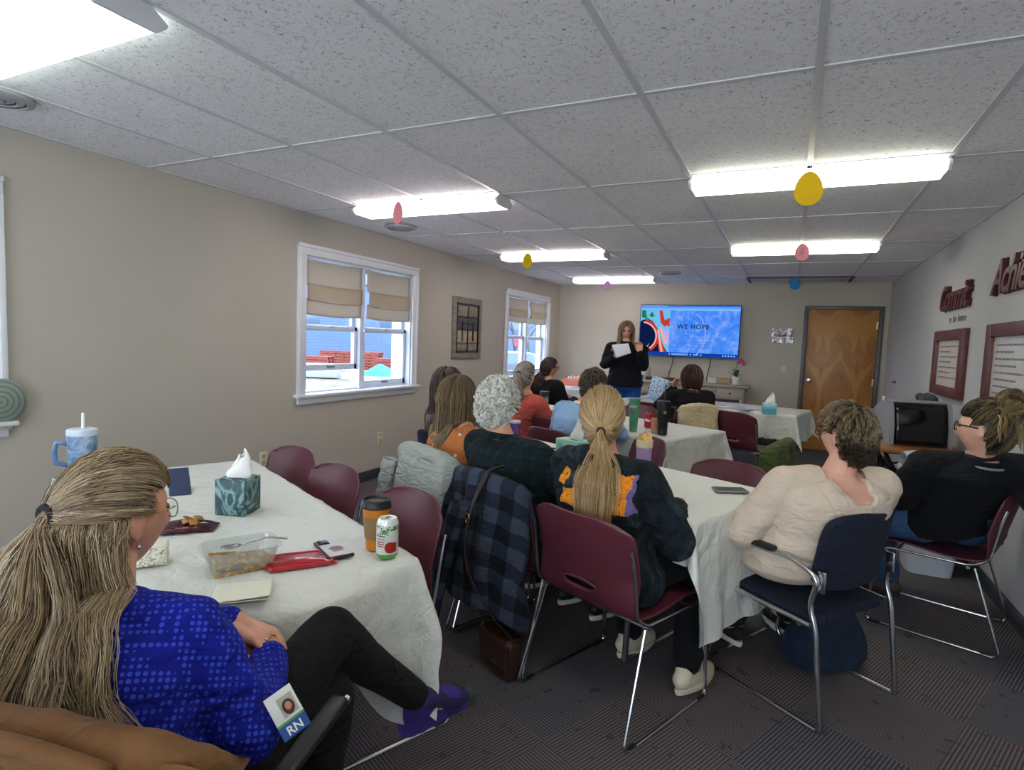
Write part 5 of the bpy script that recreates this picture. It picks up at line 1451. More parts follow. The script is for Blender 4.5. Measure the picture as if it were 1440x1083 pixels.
# ================================================================== P1 foreground woman
L1 = (-1.02, .60, 0)
w1 = lambda *p: V((p[0] - L1[0], p[1] - L1[1], p[2]))
p1 = Fig('person', 'woman with long grey blond half ponytail, gold glasses and royal blue top, in foreground', L1, 0,
    hip=(0, .03, .53), neck=w1(-1.125, .605, .895), head=w1(-1.175, .675, 1.035), yaw=.02, pitch=-.08, shw=.155, w=1.02, d=.92, tw=.58,
    el=(w1(-1.33, .70, .66), w1(-.865, .725, .665)), wr=(w1(-1.115, .90, .735), w1(-1.0, .895, .685)),
    kn=(w1(-.96, 1.03, .515), w1(-.985, 1.07, .665)), an=(w1(-.95, 1.00, .10), w1(-.935, 1.385, .335)), leg=.86, footr=.02, arm=.86, toe=(w1(-.94, 1.15, .04), w1(-.895, 1.47, .275)),
    fd=((1, .02, -.16), (-1, .1, 0)), dn=((0, .15, 1), (0, 0, 1)), hand=(.45, .6), skin=SKIN, vox=.0045, hs=.98)
p1.body()
BLUED = dots_fabric('royal_blue_dotted', '#121a86', '#3448c4', 88, .36, .25)
p1.top('sweater', BLUED, inf=.018, upto=.93, wr=.013, fs=8, vox=.006, neck=1.02)
p1.collar('collar', BLUED, .066, .15, .011, .012)
p1.pants('trousers', fabric('black_trousers', '#17171a', .15, 700, wr=.4).m, inf=.010, upto=.94, r=(.088, .066, .040))
def sockmat():
    t = NT('purple_sock'); co = t.coord('Object'); s = t.sep(co)
    rib = t.math('SINE', t.math('MULTIPLY', s[2], 900))
    toe = t.math('GREATER_THAN', s[1], .945); base = t.mix(t.math('GREATER_THAN', t.noise(co, 9, 0), .56), hx('#43308a'), hx('#2a2552'))
    c = t.mix(toe, base, hx('#39443f')); t.color(c); t.bump(rib, .5, .002); t.b.inputs['Roughness'].default_value = .95; return t.m
m = MB(); an, toe = p1.k['an'][1], w1(-.865, 1.575, .262); heel = w1(-.985, 1.415, .215)
m.chain([an + V((-.01, -.08, .08)), an, heel], [.045, .037, .034], 18); m.caps(an, .040, toe, .028, 18, ((0, 0, 1), .9)); m.caps(an + V((.005, .04, -.03)), .036, heel + V((.02, .03, 0)), .034, 18); m.caps((an + heel) / 2 + V((.02, .06, -.01)), .036, (an + toe) / 2 + V((0, .0, -.012)), .032, 18); m.ell((an + heel + toe) / 3 + V((0, 0, -.004)), (.030, .055, .036)); m.caps(heel, .036, toe + V((0, 0, -.012)), .026, 18)
fuse(m, 'sock', .005, sockmat(), p1.o, 2)
GOLD = M('gold_wire', '#c9a86a', .25, 1)
p1.glasses(GOLD, .056, .038, .0013, y=.092)
ER = MB().ell(p1.Mh @ V((.081, -.006, -.046)), (.004, .004, .005), None, 10, 8).build('earring', CHROME, p1.o, smooth=True)
for c, col_, r in ((w1(-1.012, .912, .716), GOLD, .0090), (w1(-1.008, .892, .714), CHROME, .0090)):
    m = MB(); m.tube([c + V((.0, math.cos(a) * r, math.sin(a) * r)) for a in np.linspace(0, 2 * PI, 17)[:-1]], .0016, 6, closed=True); m.ell(c + V((0, 0, r + .003)), (.004, .004, .003)); m.build('ring', col_, p1.o, smooth=True)
COL1 = ['#a08565', '#c8b08e', '#705843', '#e2d0b2', '#8f7966', '#4f3d30']
W1_ = [.24, .24, .17, .14, .14, .07]
def p1_hair():
    fig = p1; clump = 9; tie = norm(np.array([-.12, -.96, .12])); bias = (.02, -.10, 0)
    ng = 560; d0 = sample_dirs(ng * 4, low=-.3); d0 = d0[(d0[:, 2] > .02 - .1 * d0[:, 1])][:ng]; ng = len(d0)
    P, D = scalp_path(fig, d0, norm(tie[None] + RNG.normal(size=(ng, 3)) * np.array([.05, .02, .05])), 14, .003 + RNG.random(ng) * .004, .012 + RNG.random(ng) * .008)
    tp = to_person(fig, tie[None] * (HR * fig.k['hs'] + .022))[0]
    P[:, -1] = tp + (P[:, -1] - tp) * .5; P[:, -2] = tp + (P[:, -2] - tp) * .75
    T0 = norm(dir_person(fig, np.array([[0, -.5, -.8]])).repeat(ng, 0) + RNG.normal(size=(ng, 3)) * .12)
    S2 = 24; f = np.linspace(0, 1, S2); G = fall(fig, P[:, -1], T0, .37 * (.78 + .22 * RNG.random(ng)), S2, wave=(0, 1), margin=.055, bias=bias, back=True)
    G += RNG.normal(size=(ng, 1, 3)) * np.array([1, .4, 0]) * .052 * np.sin(np.clip(f * 1.6, 0, 1) * PI * .5)[None, :, None]
    A = np.concatenate([P, push_out(fig, G, .042, True)], 1)
    nb = 900; e0 = sample_dirs(nb * 8, low=-.85); e0 = e0[(e0[:, 2] < .15) & (e0[:, 1] < -.12)][:nb]; nb = len(e0)
    az = np.arctan2(e0[:, 0], e0[:, 1]); sg = np.sign(az); az = sg * np.maximum(np.abs(az), 1.80 + RNG.random(nb) * .5); el = np.minimum(-.06 - .26 * RNG.random(nb), np.arcsin(e0[:, 2]) - .06)
    e1 = np.stack([np.sin(az) * np.cos(el), np.cos(az) * np.cos(el), np.sin(el)], 1)
    Q, D = scalp_path(fig, e0, e1, 14, .004 + RNG.random(nb) * .003, .012 + RNG.random(nb) * .016)
    T0 = norm(Q[:, -1] - Q[:, -2]) * .3 + np.array([.0, -.05, -.8])
    H_ = fall(fig, Q[:, -1], norm(T0), .34 * (.78 + .22 * RNG.random(nb)), S2, wave=(0, 1), margin=.036, bias=(.42, .02, 0), inertia=.72, back=True)
    H_ += RNG.normal(size=(nb, 1, 3)) * np.array([1, .5, 0]) * .016 * f[None, :, None]
    B = np.concatenate([Q, H_], 1)
    X = np.concatenate([A, B], 0); S = X.shape[1]; ff = np.linspace(0, 1, S)
    ph = X[:, 16, 0] * 40 + X[:, 16, 1] * 24 + RNG.normal(size=len(X)) * .55; amp = (.011 + .007 * RNG.random(len(X)))[:, None] * np.clip(ff * 2 - .75, 0, 1)[None]
    X = X + (np.sin(ph[:, None] + ff[None] * 16) * amp)[..., None] * np.array([.8, .5, 0])
    X = push_out(fig, X, .034, True)
    C = clumps(X, clump, .0045 + .009 * np.clip(ff * 2 - .5, 0, 1) * (1 - .45 * ff)); N = len(C)
    C = C + np.cumsum(RNG.normal(size=C.shape) * .0007, axis=1)
    rr = .00072 * np.where(ff > .9, 1 - (ff - .9) * 8, 1)
    lockc = pick(len(X), COL1, W1_).repeat(clump, 0) * .78 + pick(N, COL1, W1_) * .22
    o = tube_strands('hair', C, rr, lockc, HAIR, fig.o, 3, scalp_shell(fig, .007, lin('#7a6650'), low=-.6))
    m = MB(); c = V(tp); ax_ = V(dir_person(fig, np.array([[0, -1, -.2]]))[0]); a = ax_.orthogonal().normalized(); b = ax_.cross(a)
    m.tube([c + (a * math.cos(q) * .022 + b * math.sin(q) * .017) for q in np.linspace(0, 2 * PI, 21)[:-1]], .007, 8, closed=True); m.build('hair_tie', M('elastic_black', '#15141a', .8, bump=(90, .6, .004)), o, smooth=True)
p1_hair()

# ================================================================== P5 blond ponytail, dark hoodie
L5 = (-.60, 2.22, 0); R5 = RC
H5 = wl(L5, R5, (-.682, 2.29, 1.108))
p5 = Fig('person', 'woman with long blond ponytail in dark tie dye hoodie seen from behind at center', L5, R5,
    neck=wl(L5, R5, (-.66, 2.26, .955)), head=H5, yaw=math.radians(16) - R5, pitch=-.04, w=1.12, d=1.05, shw=.185,
    el=((-.29, .10, .69), (.235, .10, .67)), wr=((-.16, .33, .76), (.08, .34, .72)), kn=((-.12, .42, .53), (.14, .42, .53)), an=((-.10, .30, .10), (.22, .26, .10)), arm=1.12, vox=.007)
p5.body()
def tiedye():
    t = fabric('tie_dye_dark', '#141a20', .2, 600, wr=.35); co = t.coord('Object')
    n = t.noise(co, 10, 4, .6, 1.2); col = t.ramp(n, [(.38, hx('#0d1116')), (.55, hx('#1b242c')), (.72, hx('#34434e'))])
    s = t.sep(co)
    # printed back graphic, left and right patches
    def boxm(x0, x1, z0, z1):
        nn = t.math('MULTIPLY', t.math('SUBTRACT', t.noise(co, 18, 2), .5), .05)
        xx = t.math('ADD', s[0], nn); zz = t.math('ADD', s[2], nn)
        a = t.math('MULTIPLY', t.math('GREATER_THAN', xx, x0), t.math('LESS_THAN', xx, x1)); b = t.math('MULTIPLY', t.math('GREATER_THAN', zz, z0), t.math('LESS_THAN', zz, z1))
        return t.math('MULTIPLY', t.math('MULTIPLY', a, b), t.math('LESS_THAN', s[1], .0))
    g1 = boxm(-.175, -.125, .855, .905); g2 = boxm(-.14, -.02, .78, .845); g3 = boxm(.0, .14, .78, .92)
    edge = boxm(.138, .152, .78, .925)
    mk = t.math('MAXIMUM', g1, t.math('MAXIMUM', g2, g3))
    art_ = t.ramp(t.noise(co, 34, 4, .75, 2), [(.36, hx('#2a1a16')), (.42, hx('#d9761e')), (.52, hx('#f0a02c')), (.6, hx('#c9531c')), (.7, hx('#e9c04a'))])
    col = t.mix(mk, col, art_); col = t.mix(edge, col, hx('#6b5f8e')); t.color(col); return t.m
p5.top('hoodie', tiedye(), inf=.024, upto=.97, wr=.011, fs=8, hood=True, neck=.97)
p5.pants('leggings', fabric('black_leggings', '#101114', .15, 700).m, upto=.93)
p5.shoes('sneaker', M('cream_leather', '#cdbfa8', .6, bump=(60, .3, .004)), M('sole_cream', '#c9bda6', .6))
hair_pony(p5, 6800, ['#a8845a', '#c9a97c', '#8d6c46', '#e0c79c', '#b79469'], tie=(0, -.93, -.30), L=.375, rad=.0009, wid=.030, clump=9, wave=(.001, 2), cap='#7b5a34', tailout=.25, tie_mat=M('elastic_wine', '#3d1a22', .8), low=-.62)

# ================================================================== P4 white curly hair, dark green plaid jacket
L4 = (-1.06, 2.46, 0); R4 = RC
p4 = Fig('person', 'older woman with white curly hair in dark green plaid jacket left of the blond ponytail', L4, R4,
    neck=wl(L4, R4, (-1.215, 2.45, .945)), head=wl(L4, R4, (-1.262, 2.48, 1.096)), yaw=math.radians(4) - R4, pitch=-.05, w=1.18, d=1.1, shw=.19,
    el=((-.29, .10, .70), (.30, .12, .69)), wr=((-.14, .32, .76), (.12, .36, .76)), arm=1.15, vox=.008)
p4.body()
PLD = plaid_mat('dark_green_plaid', '#0f1a1e', '#122126', '#1c3236', .055, 'Object', .28)
p4.top('jacket', PLD, inf=.026, upto=.96, wr=.009, fs=8, neck=1.0)
p4.collar('collar', PLD, .072, .12, .016, .01)
p4.pants('trousers', MATS.get('x') or M('charcoal_pants', '#202228', .9), upto=.93); p4.shoes('flat', M('black_shoe', '#18181a', .5))
hair_short(p4, 3600, ['#fffdf6', '#f2ede3', '#ffffff', '#d9d3c8'], length=.05, rad=.0013, clump=12, lift=.022, curl=.0085, cap='#e6e1d6', S=16, low=-.62, jitter=.5)
p4.glasses(GOLD, .055, .038, .0016)

# ================================================================== P3 orange polka dots
L3 = (-1.50, 2.64, 0); R3 = RC
p3 = Fig('person', 'woman with straight olive brown hair in orange blouse with white dots', L3, R3,
    neck=wl(L3, R3, (-1.56, 2.65, .94)), head=wl(L3, R3, (-1.615, 2.69, 1.085)), yaw=math.radians(2) - R3, pitch=.06, w=1.12, d=1.1, shw=.18,
    el=((-.28, .12, .70), (.28, .14, .70)), wr=((-.12, .36, .76), (.12, .38, .76)), arm=1.1, vox=.008)
p3.body()
p3.top('blouse', dots_fabric('orange_white_dots', '#bd7440', '#ecdcc8', 26, .22, .08, .25), inf=.022, upto=.95, wr=.009, fs=8)
p3.pants('trousers', M('charcoal_pants'), upto=.93); p3.shoes('flat', M('black_shoe'))
hair_hang(p3, 4200, ['#6e5a40', '#8a7355', '#54442f', '#a08a68'], L=.27, rad=.0014, clump=6, wave=(.0012, 1), cap='#4d3e2b', flare=.03, face_clear=1.25, part=.1)
# ================================================================== P2 dark brown hair
L2 = (-1.98, 3.32, 0); R2 = RC
p2 = Fig('person', 'woman with long dark brown greying hair behind the orange dotted blouse', L2, R2,
    neck=wl(L2, R2, (-2.03, 3.28, .94)), head=wl(L2, R2, (-2.075, 3.32, 1.088)), yaw=.05 - R2, w=1.0, arm=1.0, vox=.01,
    el=((-.26, .12, .70), (.26, .14, .70)), wr=((-.12, .36, .76), (.12, .38, .76)))
p2.body(); p2.top('sweater', fabric('slate_sweater', '#5d5a66', .12).m, upto=.95, vox=.01)
p2.pants('trousers', M('charcoal_pants'), upto=.93, vox=.012); p2.shoes('flat', M('black_shoe'))
hair_hang(p2, 2800, ['#3a2c28', '#54423c', '#2c211f', '#77655f'], L=.30, rad=.0018, clump=6, wave=(.003, 2), cap='#2e2320', flare=.05, face_clear=1.1)

# ================================================================== P6 salmon sweater, grey ponytail
L6 = (-2.08, 4.42, 0); R6 = math.radians(-20)
p6 = Fig('person', 'woman with grey ponytail in salmon sweater left of the silver tumbler', L6, R6,
    neck=wl(L6, R6, (-2.0, 4.43, .96)), head=wl(L6, R6, (-2.02, 4.47, 1.103)), yaw=math.radians(-2) - R6, vox=.01, w=1.0,
    el=((-.26, .14, .70), (.30, .16, .70)), wr=((-.12, .36, .76), (.14, .40, .77)))
p6.body(); p6.top('sweater', fabric('salmon_knit', '#c2584c', .1).m, inf=.02, upto=.95, vox=.01, wr=.01)
p6.pants('trousers', M('charcoal_pants'), upto=.93, vox=.012); p6.shoes('flat', M('black_shoe'))
hair_pony(p6, 1800, ['#8d8579', '#a9a196', '#6b6459', '#c2bbb0'], tie=(0, -.9, .25), L=.34, rad=.0021, wid=.022, clump=5, cap='#6e675c', wave=(.002, 2))
# ================================================================== P7 black sweater near the far window
L7 = (-2.62, 6.33, 0); R7 = math.radians(-34)
p7 = Fig('person', 'woman in black sweater with dark auburn low ponytail by the far window', L7, R7,
    neck=wl(L7, R7, (-2.56, 6.33, .955)), head=wl(L7, R7, (-2.565, 6.37, 1.097)), yaw=math.radians(-34) - R7, vox=.011, w=1.25, d=1.2, shw=.20, arm=1.25,
    el=((-.30, .14, .68), (.32, .10, .66)), wr=((-.12, .36, .74), (.14, .36, .72)))
p7.body(); p7.top('sweater', fabric('black_knit', '#101014', .15).m, inf=.022, upto=.95, vox=.011, wr=.01)
p7.pants('trousers', M('charcoal_pants'), upto=.93, vox=.012); p7.shoes('flat', M('black_shoe'))
hair_pony(p7, 1500, ['#251a1a', '#3a2524', '#1b1416', '#4f2d2a'], tie=(0, -.92, -.3), L=.26, rad=.0025, wid=.035, clump=5, cap='#201617', wave=(.004, 2))
p7.glasses(BLACKP, .058, .04, .003)
# ================================================================== P8 light blue shirt
L8 = (-1.42, 4.08, 0); R8 = RC
p8 = Fig('person', 'person with short brown hair and light blue shirt, hand near chin', L8, R8,
    neck=wl(L8, R8, (-1.35, 4.07, .955)), head=wl(L8, R8, (-1.30, 4.10, 1.103)), yaw=math.radians(-20) - R8, pitch=-.1, vox=.01, w=1.15, d=1.1, shw=.19, arm=1.1,
    el=((-.30, .12, .68), (.22, .26, .74)), wr=((-.14, .36, .76), (.13, .13, .95)), hand=(.5, 1.1), fd=((.4, 1, 0), (-.3, .1, 1)), dn=((0, 0, 1), (.6, .8, 0)))
p8.body(); p8.top('shirt', fabric('light_blue_shirt', '#8fb2d8', .07).m, inf=.02, upto=.96, vox=.009, wr=.009)
p8.collar('collar', M('collar_cream', '#dcdccb', .8), .066, .1, .014, .012)
p8.pants('trousers', M('charcoal_pants'), upto=.93, vox=.012); p8.shoes('flat', M('black_shoe'))
hair_short(p8, 2000, ['#4e3f33', '#63513f', '#3b3028', '#7a6752'], length=.05, rad=.0018, lift=.012, cap='#41352b', S=8, low=-.6)
p8.glasses(M('glasses_brown', '#3a2c22', .4), .058, .036, .0022)
# ================================================================== P9 bob, black cardigan
L9 = (-.95, 6.22, 0); R9 = math.radians(30)
p9 = Fig('person', 'woman with dark auburn bob in black cardigan, hand raised to her face, right of center', L9, R9,
    neck=wl(L9, R9, (-.90, 6.20, .955)), head=wl(L9, R9, (-.915, 6.24, 1.10)), yaw=math.radians(38) - R9, vox=.01, w=1.1, d=1.05, arm=1.1,
    el=((-.24, .22, .74), (.26, .08, .68)), wr=((-.09, .15, .96), (.12, .34, .74)), hand=(1.0, .5), fd=((.2, -.1, 1), (-.4, 1, 0)), dn=((-.4, 1, 0), (0, 0, 1)))
p9.body(); p9.top('cardigan', fabric('black_cardigan', '#111116', .15).m, inf=.022, upto=.94, vox=.01, wr=.01)
p9.pants('trousers', M('charcoal_pants'), upto=.93, vox=.012); p9.shoes('flat', M('black_shoe'))
hair_hang(p9, 1900, ['#331d18', '#4a2a20', '#25150f', '#5d382a'], L=.10, rad=.0024, clump=5, wave=(.0, 1), cap='#2b1813', flare=.01, face_clear=1.15, end_in=.25)

# ================================================================== P11 beige sweater
L11 = (.125, 2.70, 0); R11 = math.radians(38)
p11 = Fig('person', 'woman with short highlighted hair in oatmeal sweater on the navy armchair', L11, R11,
    hip=(0, .03, .55), neck=wl(L11, R11, (.20, 2.65, .925)), head=wl(L11, R11, (.222, 2.67, 1.078)), yaw=math.radians(48) - R11, pitch=.02, w=1.27, d=1.32, shw=.19, arm=1.22, leg=1.2, tw=-.15,
    el=((-.29, .05, .655), (.30, .07, .66)), wr=((-.11, .25, .65), (.11, .26, .65)), kn=((-.14, .42, .55), (.15, .43, .55)), an=((-.10, .34, .10), (.22, .34, .10)), vox=.007, skin=SKIN2)
p11.prof = [(-.22, .150, .10), (-.12, .178, .130), (0, .185, .132), (.18, .178, .128), (.38, .165, .118), (.60, .168, .122), (.78, .172, .112), (.88, .160, .092), (.93, .120, .074), (.955, .08, .066), (1.02, .056, .058)]
p11.body()
OAT = fabric('oatmeal_knit', '#d3c0ae', .05, 500, wr=.3).m
p11.top('sweater', OAT, inf=.020, upto=.90, wr=.010, fs=6.5, neck=.93, vox=.007, seed=3, trim=lambda p, c=p11.k['neck']: (p.x - c.x) ** 2 / .078 ** 2 + (p.z - c.z) ** 2 / (.098 if p.y < c.y else .06) ** 2 < 1)
# draped cowl
m = MB(); c = p11.k['neck']
def on_torso(fig, x, z, sgn, off):
    h = fig.k['hip']; t = (z - h.z) / fig.ax.z; ts = [q[0] for q in fig.prof]; w_ = fig.k['w'] if t < .85 else 1 + (fig.k['w'] - 1) * .5; d_ = fig.k['d'] if t < .85 else 1
    rx = np.interp(t, ts, [q[1] for q in fig.prof]) * w_ + off; ry = np.interp(t, ts, [q[2] for q in fig.prof]) * d_ + off; cc = h + fig.ax * t
    return V((x, cc.y + sgn * ry * math.sqrt(max(.05, 1 - min(1, abs((x - cc.x) / rx)) ** 2.3)), z))
for k_ in range(4):
    w_, dp = .080 + .017 * k_, .088 + .026 * k_; pts = []
    for a in np.linspace(0, PI, 26): pts.append(on_torso(p11, c.x + w_ * math.cos(a), c.z - .005 * k_ - .018 - dp * math.sin(a) ** 1.1 + .004 * math.sin(a * 5 + k_), -1, .022))
    for a in np.linspace(PI, 2 * PI, 14)[1:-1]: pts.append(V((c.x + w_ * math.cos(a), c.y - math.sin(a) * .085, c.z - .02 - .03 * abs(math.sin(a)))))
    m.tube(pts, .0125, 10, closed=True)
fuse(m, 'cowl_neck', .006, OAT, p11.o, 3)
p11.pants('leggings', M('black_leggings2', '#131418', .9), upto=.90)
p11.shoes('flat', M('black_canvas', '#191a1e', .8, bump=(300, .3, .002)), M('sole_white', '#d9d5cc', .6), 'slip_on_shoe')
hair_short(p11, 8000, ['#3d2f25', '#52402f', '#2d231c'], length=.065, rad=.0009, clump=8, lift=.022, cap='#33281f', tip=['#b39b76', '#cdb892', '#8d7654'], S=12, low=-.74, jitter=.10, crown=(0, -.3, 1))
p11.glasses(M('glasses_maroon', '#4a2226', .35), .060, .042, .0032)

# ================================================================== P12 black sweater, messy bun
L12 = (.80, 3.72, 0); R12 = math.radians(62)
p12 = Fig('person', 'woman with highlighted messy bun and glasses in black sweater leaning back at right edge', L12, R12,
    hip=(0, .02, .55), neck=wl(L12, R12, (.845, 3.46, .925)), head=wl(L12, R12, (.835, 3.40, 1.075)), yaw=math.radians(62) - R12, pitch=.03, w=1.38, d=1.3, shw=.21, arm=1.3, leg=1.3, tw=-.70,
    el=(wl(L12, R12, (.555, 3.50, .70)), wl(L12, R12, (1.05, 3.30, .78))), wr=(wl(L12, R12, (.42, 3.70, .69)), wl(L12, R12, (1.06, 3.08, .84))), kn=(wl(L12, R12, (.40, 3.56, .57)), wl(L12, R12, (.50, 3.98, .56))), an=(wl(L12, R12, (.60, 3.97, .10)), wl(L12, R12, (.60, 4.15, .10))), vox=.009, skin=SKIN2)
p12.body()
p12.top('sweater', fabric('black_ribbed_knit', '#121419', .14, 500, wr=.35).m, inf=.022, upto=.93, wr=.013, fs=7, neck=1.0, vox=.008)
m = MB(); c = p12.k['neck']; m.tube([(c.x + math.cos(a) * .104, c.y + math.sin(a) * .096, c.z - .020 + .012 * math.sin(a)) for a in np.linspace(0, 2 * PI, 37)[:-1]], .006, 8, closed=True)
m.build('grey_neck_trim', M('trim_grey_fabric', '#8d9096', .8), p12.o, smooth=True)
p12.collar('turtleneck', M('black_collar', '#14151b', .9), .062, .15, .020, .012); p12.pants('jeans', fabric('blue_denim', '#3d5d86', .15, 800).m, upto=.88)
p12.shoes('boot', M('olive_boot', '#4a4236', .7, bump=(80, .4, .004)), M('sole_dark', '#26221e', .7), 'ankle_boot')
def bun_hair(fig):
    n = 5600; clump = 8; ng = n // clump; d0 = sample_dirs(ng, low=-.6); tie = norm(np.array([.0, -.62, .78]))
    P, D = scalp_path(fig, d0, norm(tie[None] + RNG.normal(size=(ng, 3)) * .10), 14, np.full(ng, .005), .022 + RNG.random(ng) * .02)
    f = np.linspace(0, 1, 14); C = clumps(P, clump, .004 + .003 * np.sin(f * PI))
    hi = pick(len(C), ['#1c1514', '#2b201c', '#8f7a52', '#b39c6c'], [.42, .25, .18, .15])
    o = tube_strands('hair', C, .0010 * np.ones(14), hi, HAIR, fig.o, 3, scalp_shell(fig, .008, lin('#1e1715'), low=-.6))
    # bun: loose loops around the tie
    bc = to_person(fig, tie[None] * (HR + .055))[0]; nl = 90; S = 26; t = np.linspace(0, 1, S)
    A = norm(RNG.normal(size=(nl, 3))); B = norm(np.cross(A, RNG.normal(size=(nl, 3)))); R_ = .030 + .026 * RNG.random((nl, 1, 1)); ph = RNG.random((nl, 1)) * 6.28
    an_ = ph + t[None] * (3.6 + 1.5 * RNG.random((nl, 1)))
    L_ = bc + RNG.normal(size=(nl, 1, 3)) * .010 + (A[:, None] * np.cos(an_)[..., None] + B[:, None] * np.sin(an_)[..., None]) * R_ * (1 + .15 * t[None, :, None])
    C = clumps(L_, 14, .009 * np.sin(t * PI) + .003); cc = pick(nl, ['#2b1f1b', '#9c865a', '#bda674', '#6b5638', '#1d1614'], [.25, .22, .18, .2, .15]).repeat(14, 0) * .8 + pick(len(C), ['#2b1f1b', '#9c865a']) * .2
    tube_strands('hair_bun', C, .0010 * np.sin(np.clip(t, .03, .97) * PI) ** .4, cc, HAIR, o, 3)
    # escaping locks
    nl = 30; dd_ = norm(tie[None] + RNG.normal(size=(nl * 6, 3)) * .45); dd_ = dd_[dd_[:, 1] < -.25][:nl]; nl = len(dd_); st_ = to_person(fig, dd_ * (HR + .03)); T0 = norm(st_ - np.array(fig.k['head']) + RNG.normal(size=(nl, 3)) * .05 + np.array([0, 0, -.05]))
    G = fall(fig, st_, T0, .07 + .07 * RNG.random(nl), 16, wave=(.002, 1.3), inertia=.70, margin=.02); C = clumps(G, 12, .008 * np.sin(np.linspace(0, 1, 16) * PI) + .0015)
    cc = pick(nl, ['#a8915f', '#c4ad7c', '#7b6540']).repeat(12, 0); tube_strands('loose_locks', C, .0009 * np.linspace(1, .4, 16), cc, HAIR, o, 3)
bun_hair(p12)
p12.glasses(M('glasses_dark', '#1b1c22', .35), .060, .042, .003)

# ================================================================== P10 the speaker
L10 = (-1.93, 7.42, 0); R10 = math.radians(194)
q10 = lambda *p: wl(L10, R10, p)
p10 = Fig('person', 'standing woman with long blond brown hair, black sweater and jeans holding a paper', L10, R10,
    hip=(0, 0, .93), neck=(0, .0, 1.435), head=q10(-1.935, 7.40, 1.592), yaw=.08, pitch=-.22, w=1.18, d=1.15, shw=.185, arm=1.15, leg=1.1,
    el=(q10(-1.69, 7.40, 1.15), q10(-2.20, 7.40, 1.15)), wr=(q10(-1.70, 7.22, 1.315), q10(-2.02, 7.20, 1.245)),
    kn=(V((-.10, .02, .50)), V((.10, .02, .50))), an=(V((-.11, -.02, .10)), V((.12, -.02, .10))), hand=(.6, .7), fd=((.1, .1, 1), q10(-1.93, 7.16, .3) - q10(-2.02, 7.2, .26)), dn=((0, -1, .2), (0, .4, -1)), vox=.008, skin=SKIN2, standing=True)
p10.body()
p10.top('sweater', fabric('navy_black_sweater', '#15161f', .15).m, inf=.022, upto=.92, wr=.010, fs=8, hem=-.12, vox=.009)
p10.collar('cowl_collar', M('black_collar', '#14151b', .9), .062, .1, .02, .005)
p10.pants('jeans', fabric('bright_denim', '#1f4f98', .12, 800).m, upto=.95, vox=.009, inf=.012, r=(.098, .075, .06)); p10.shoes('flat', M('black_shoe'))
hair_hang(p10, 2300, ['#8a6a48', '#a98a62', '#6b5036', '#c2a57c'], L=.24, rad=.0018, clump=6, wave=(.0015, 1), cap='#6b5138', flare=.03, face_clear=.95, back=False)
p10.glasses(M('glasses_dark'), .054, .032, .0018)
m = MB(); m.ell(p10.Mh @ V((0, .094, -.060)), (.018, .004, .005)); m.build('lips', M('lip_rose', '#a8514c', .5), p10.o, smooth=True)
pp = [V(p) for p in ((-2.03, 7.085, 1.402), (-1.82, 7.085, 1.428), (-1.78, 7.085, 1.31), (-1.965, 7.085, 1.24))]
m = MB(); m.grid(lambda u, v: (pp[0] * (1 - u) + pp[1] * u) * (1 - v) + (pp[3] * (1 - u) + pp[2] * u) * v + V((0, .012 * math.sin(u * PI), 0)), 8, 8)
tag(m.build('paper_sheet', M('paper_white', '#dfe2ea', .7), solid=.0012), 'white sheets of paper held by the standing speaker', 'paper')
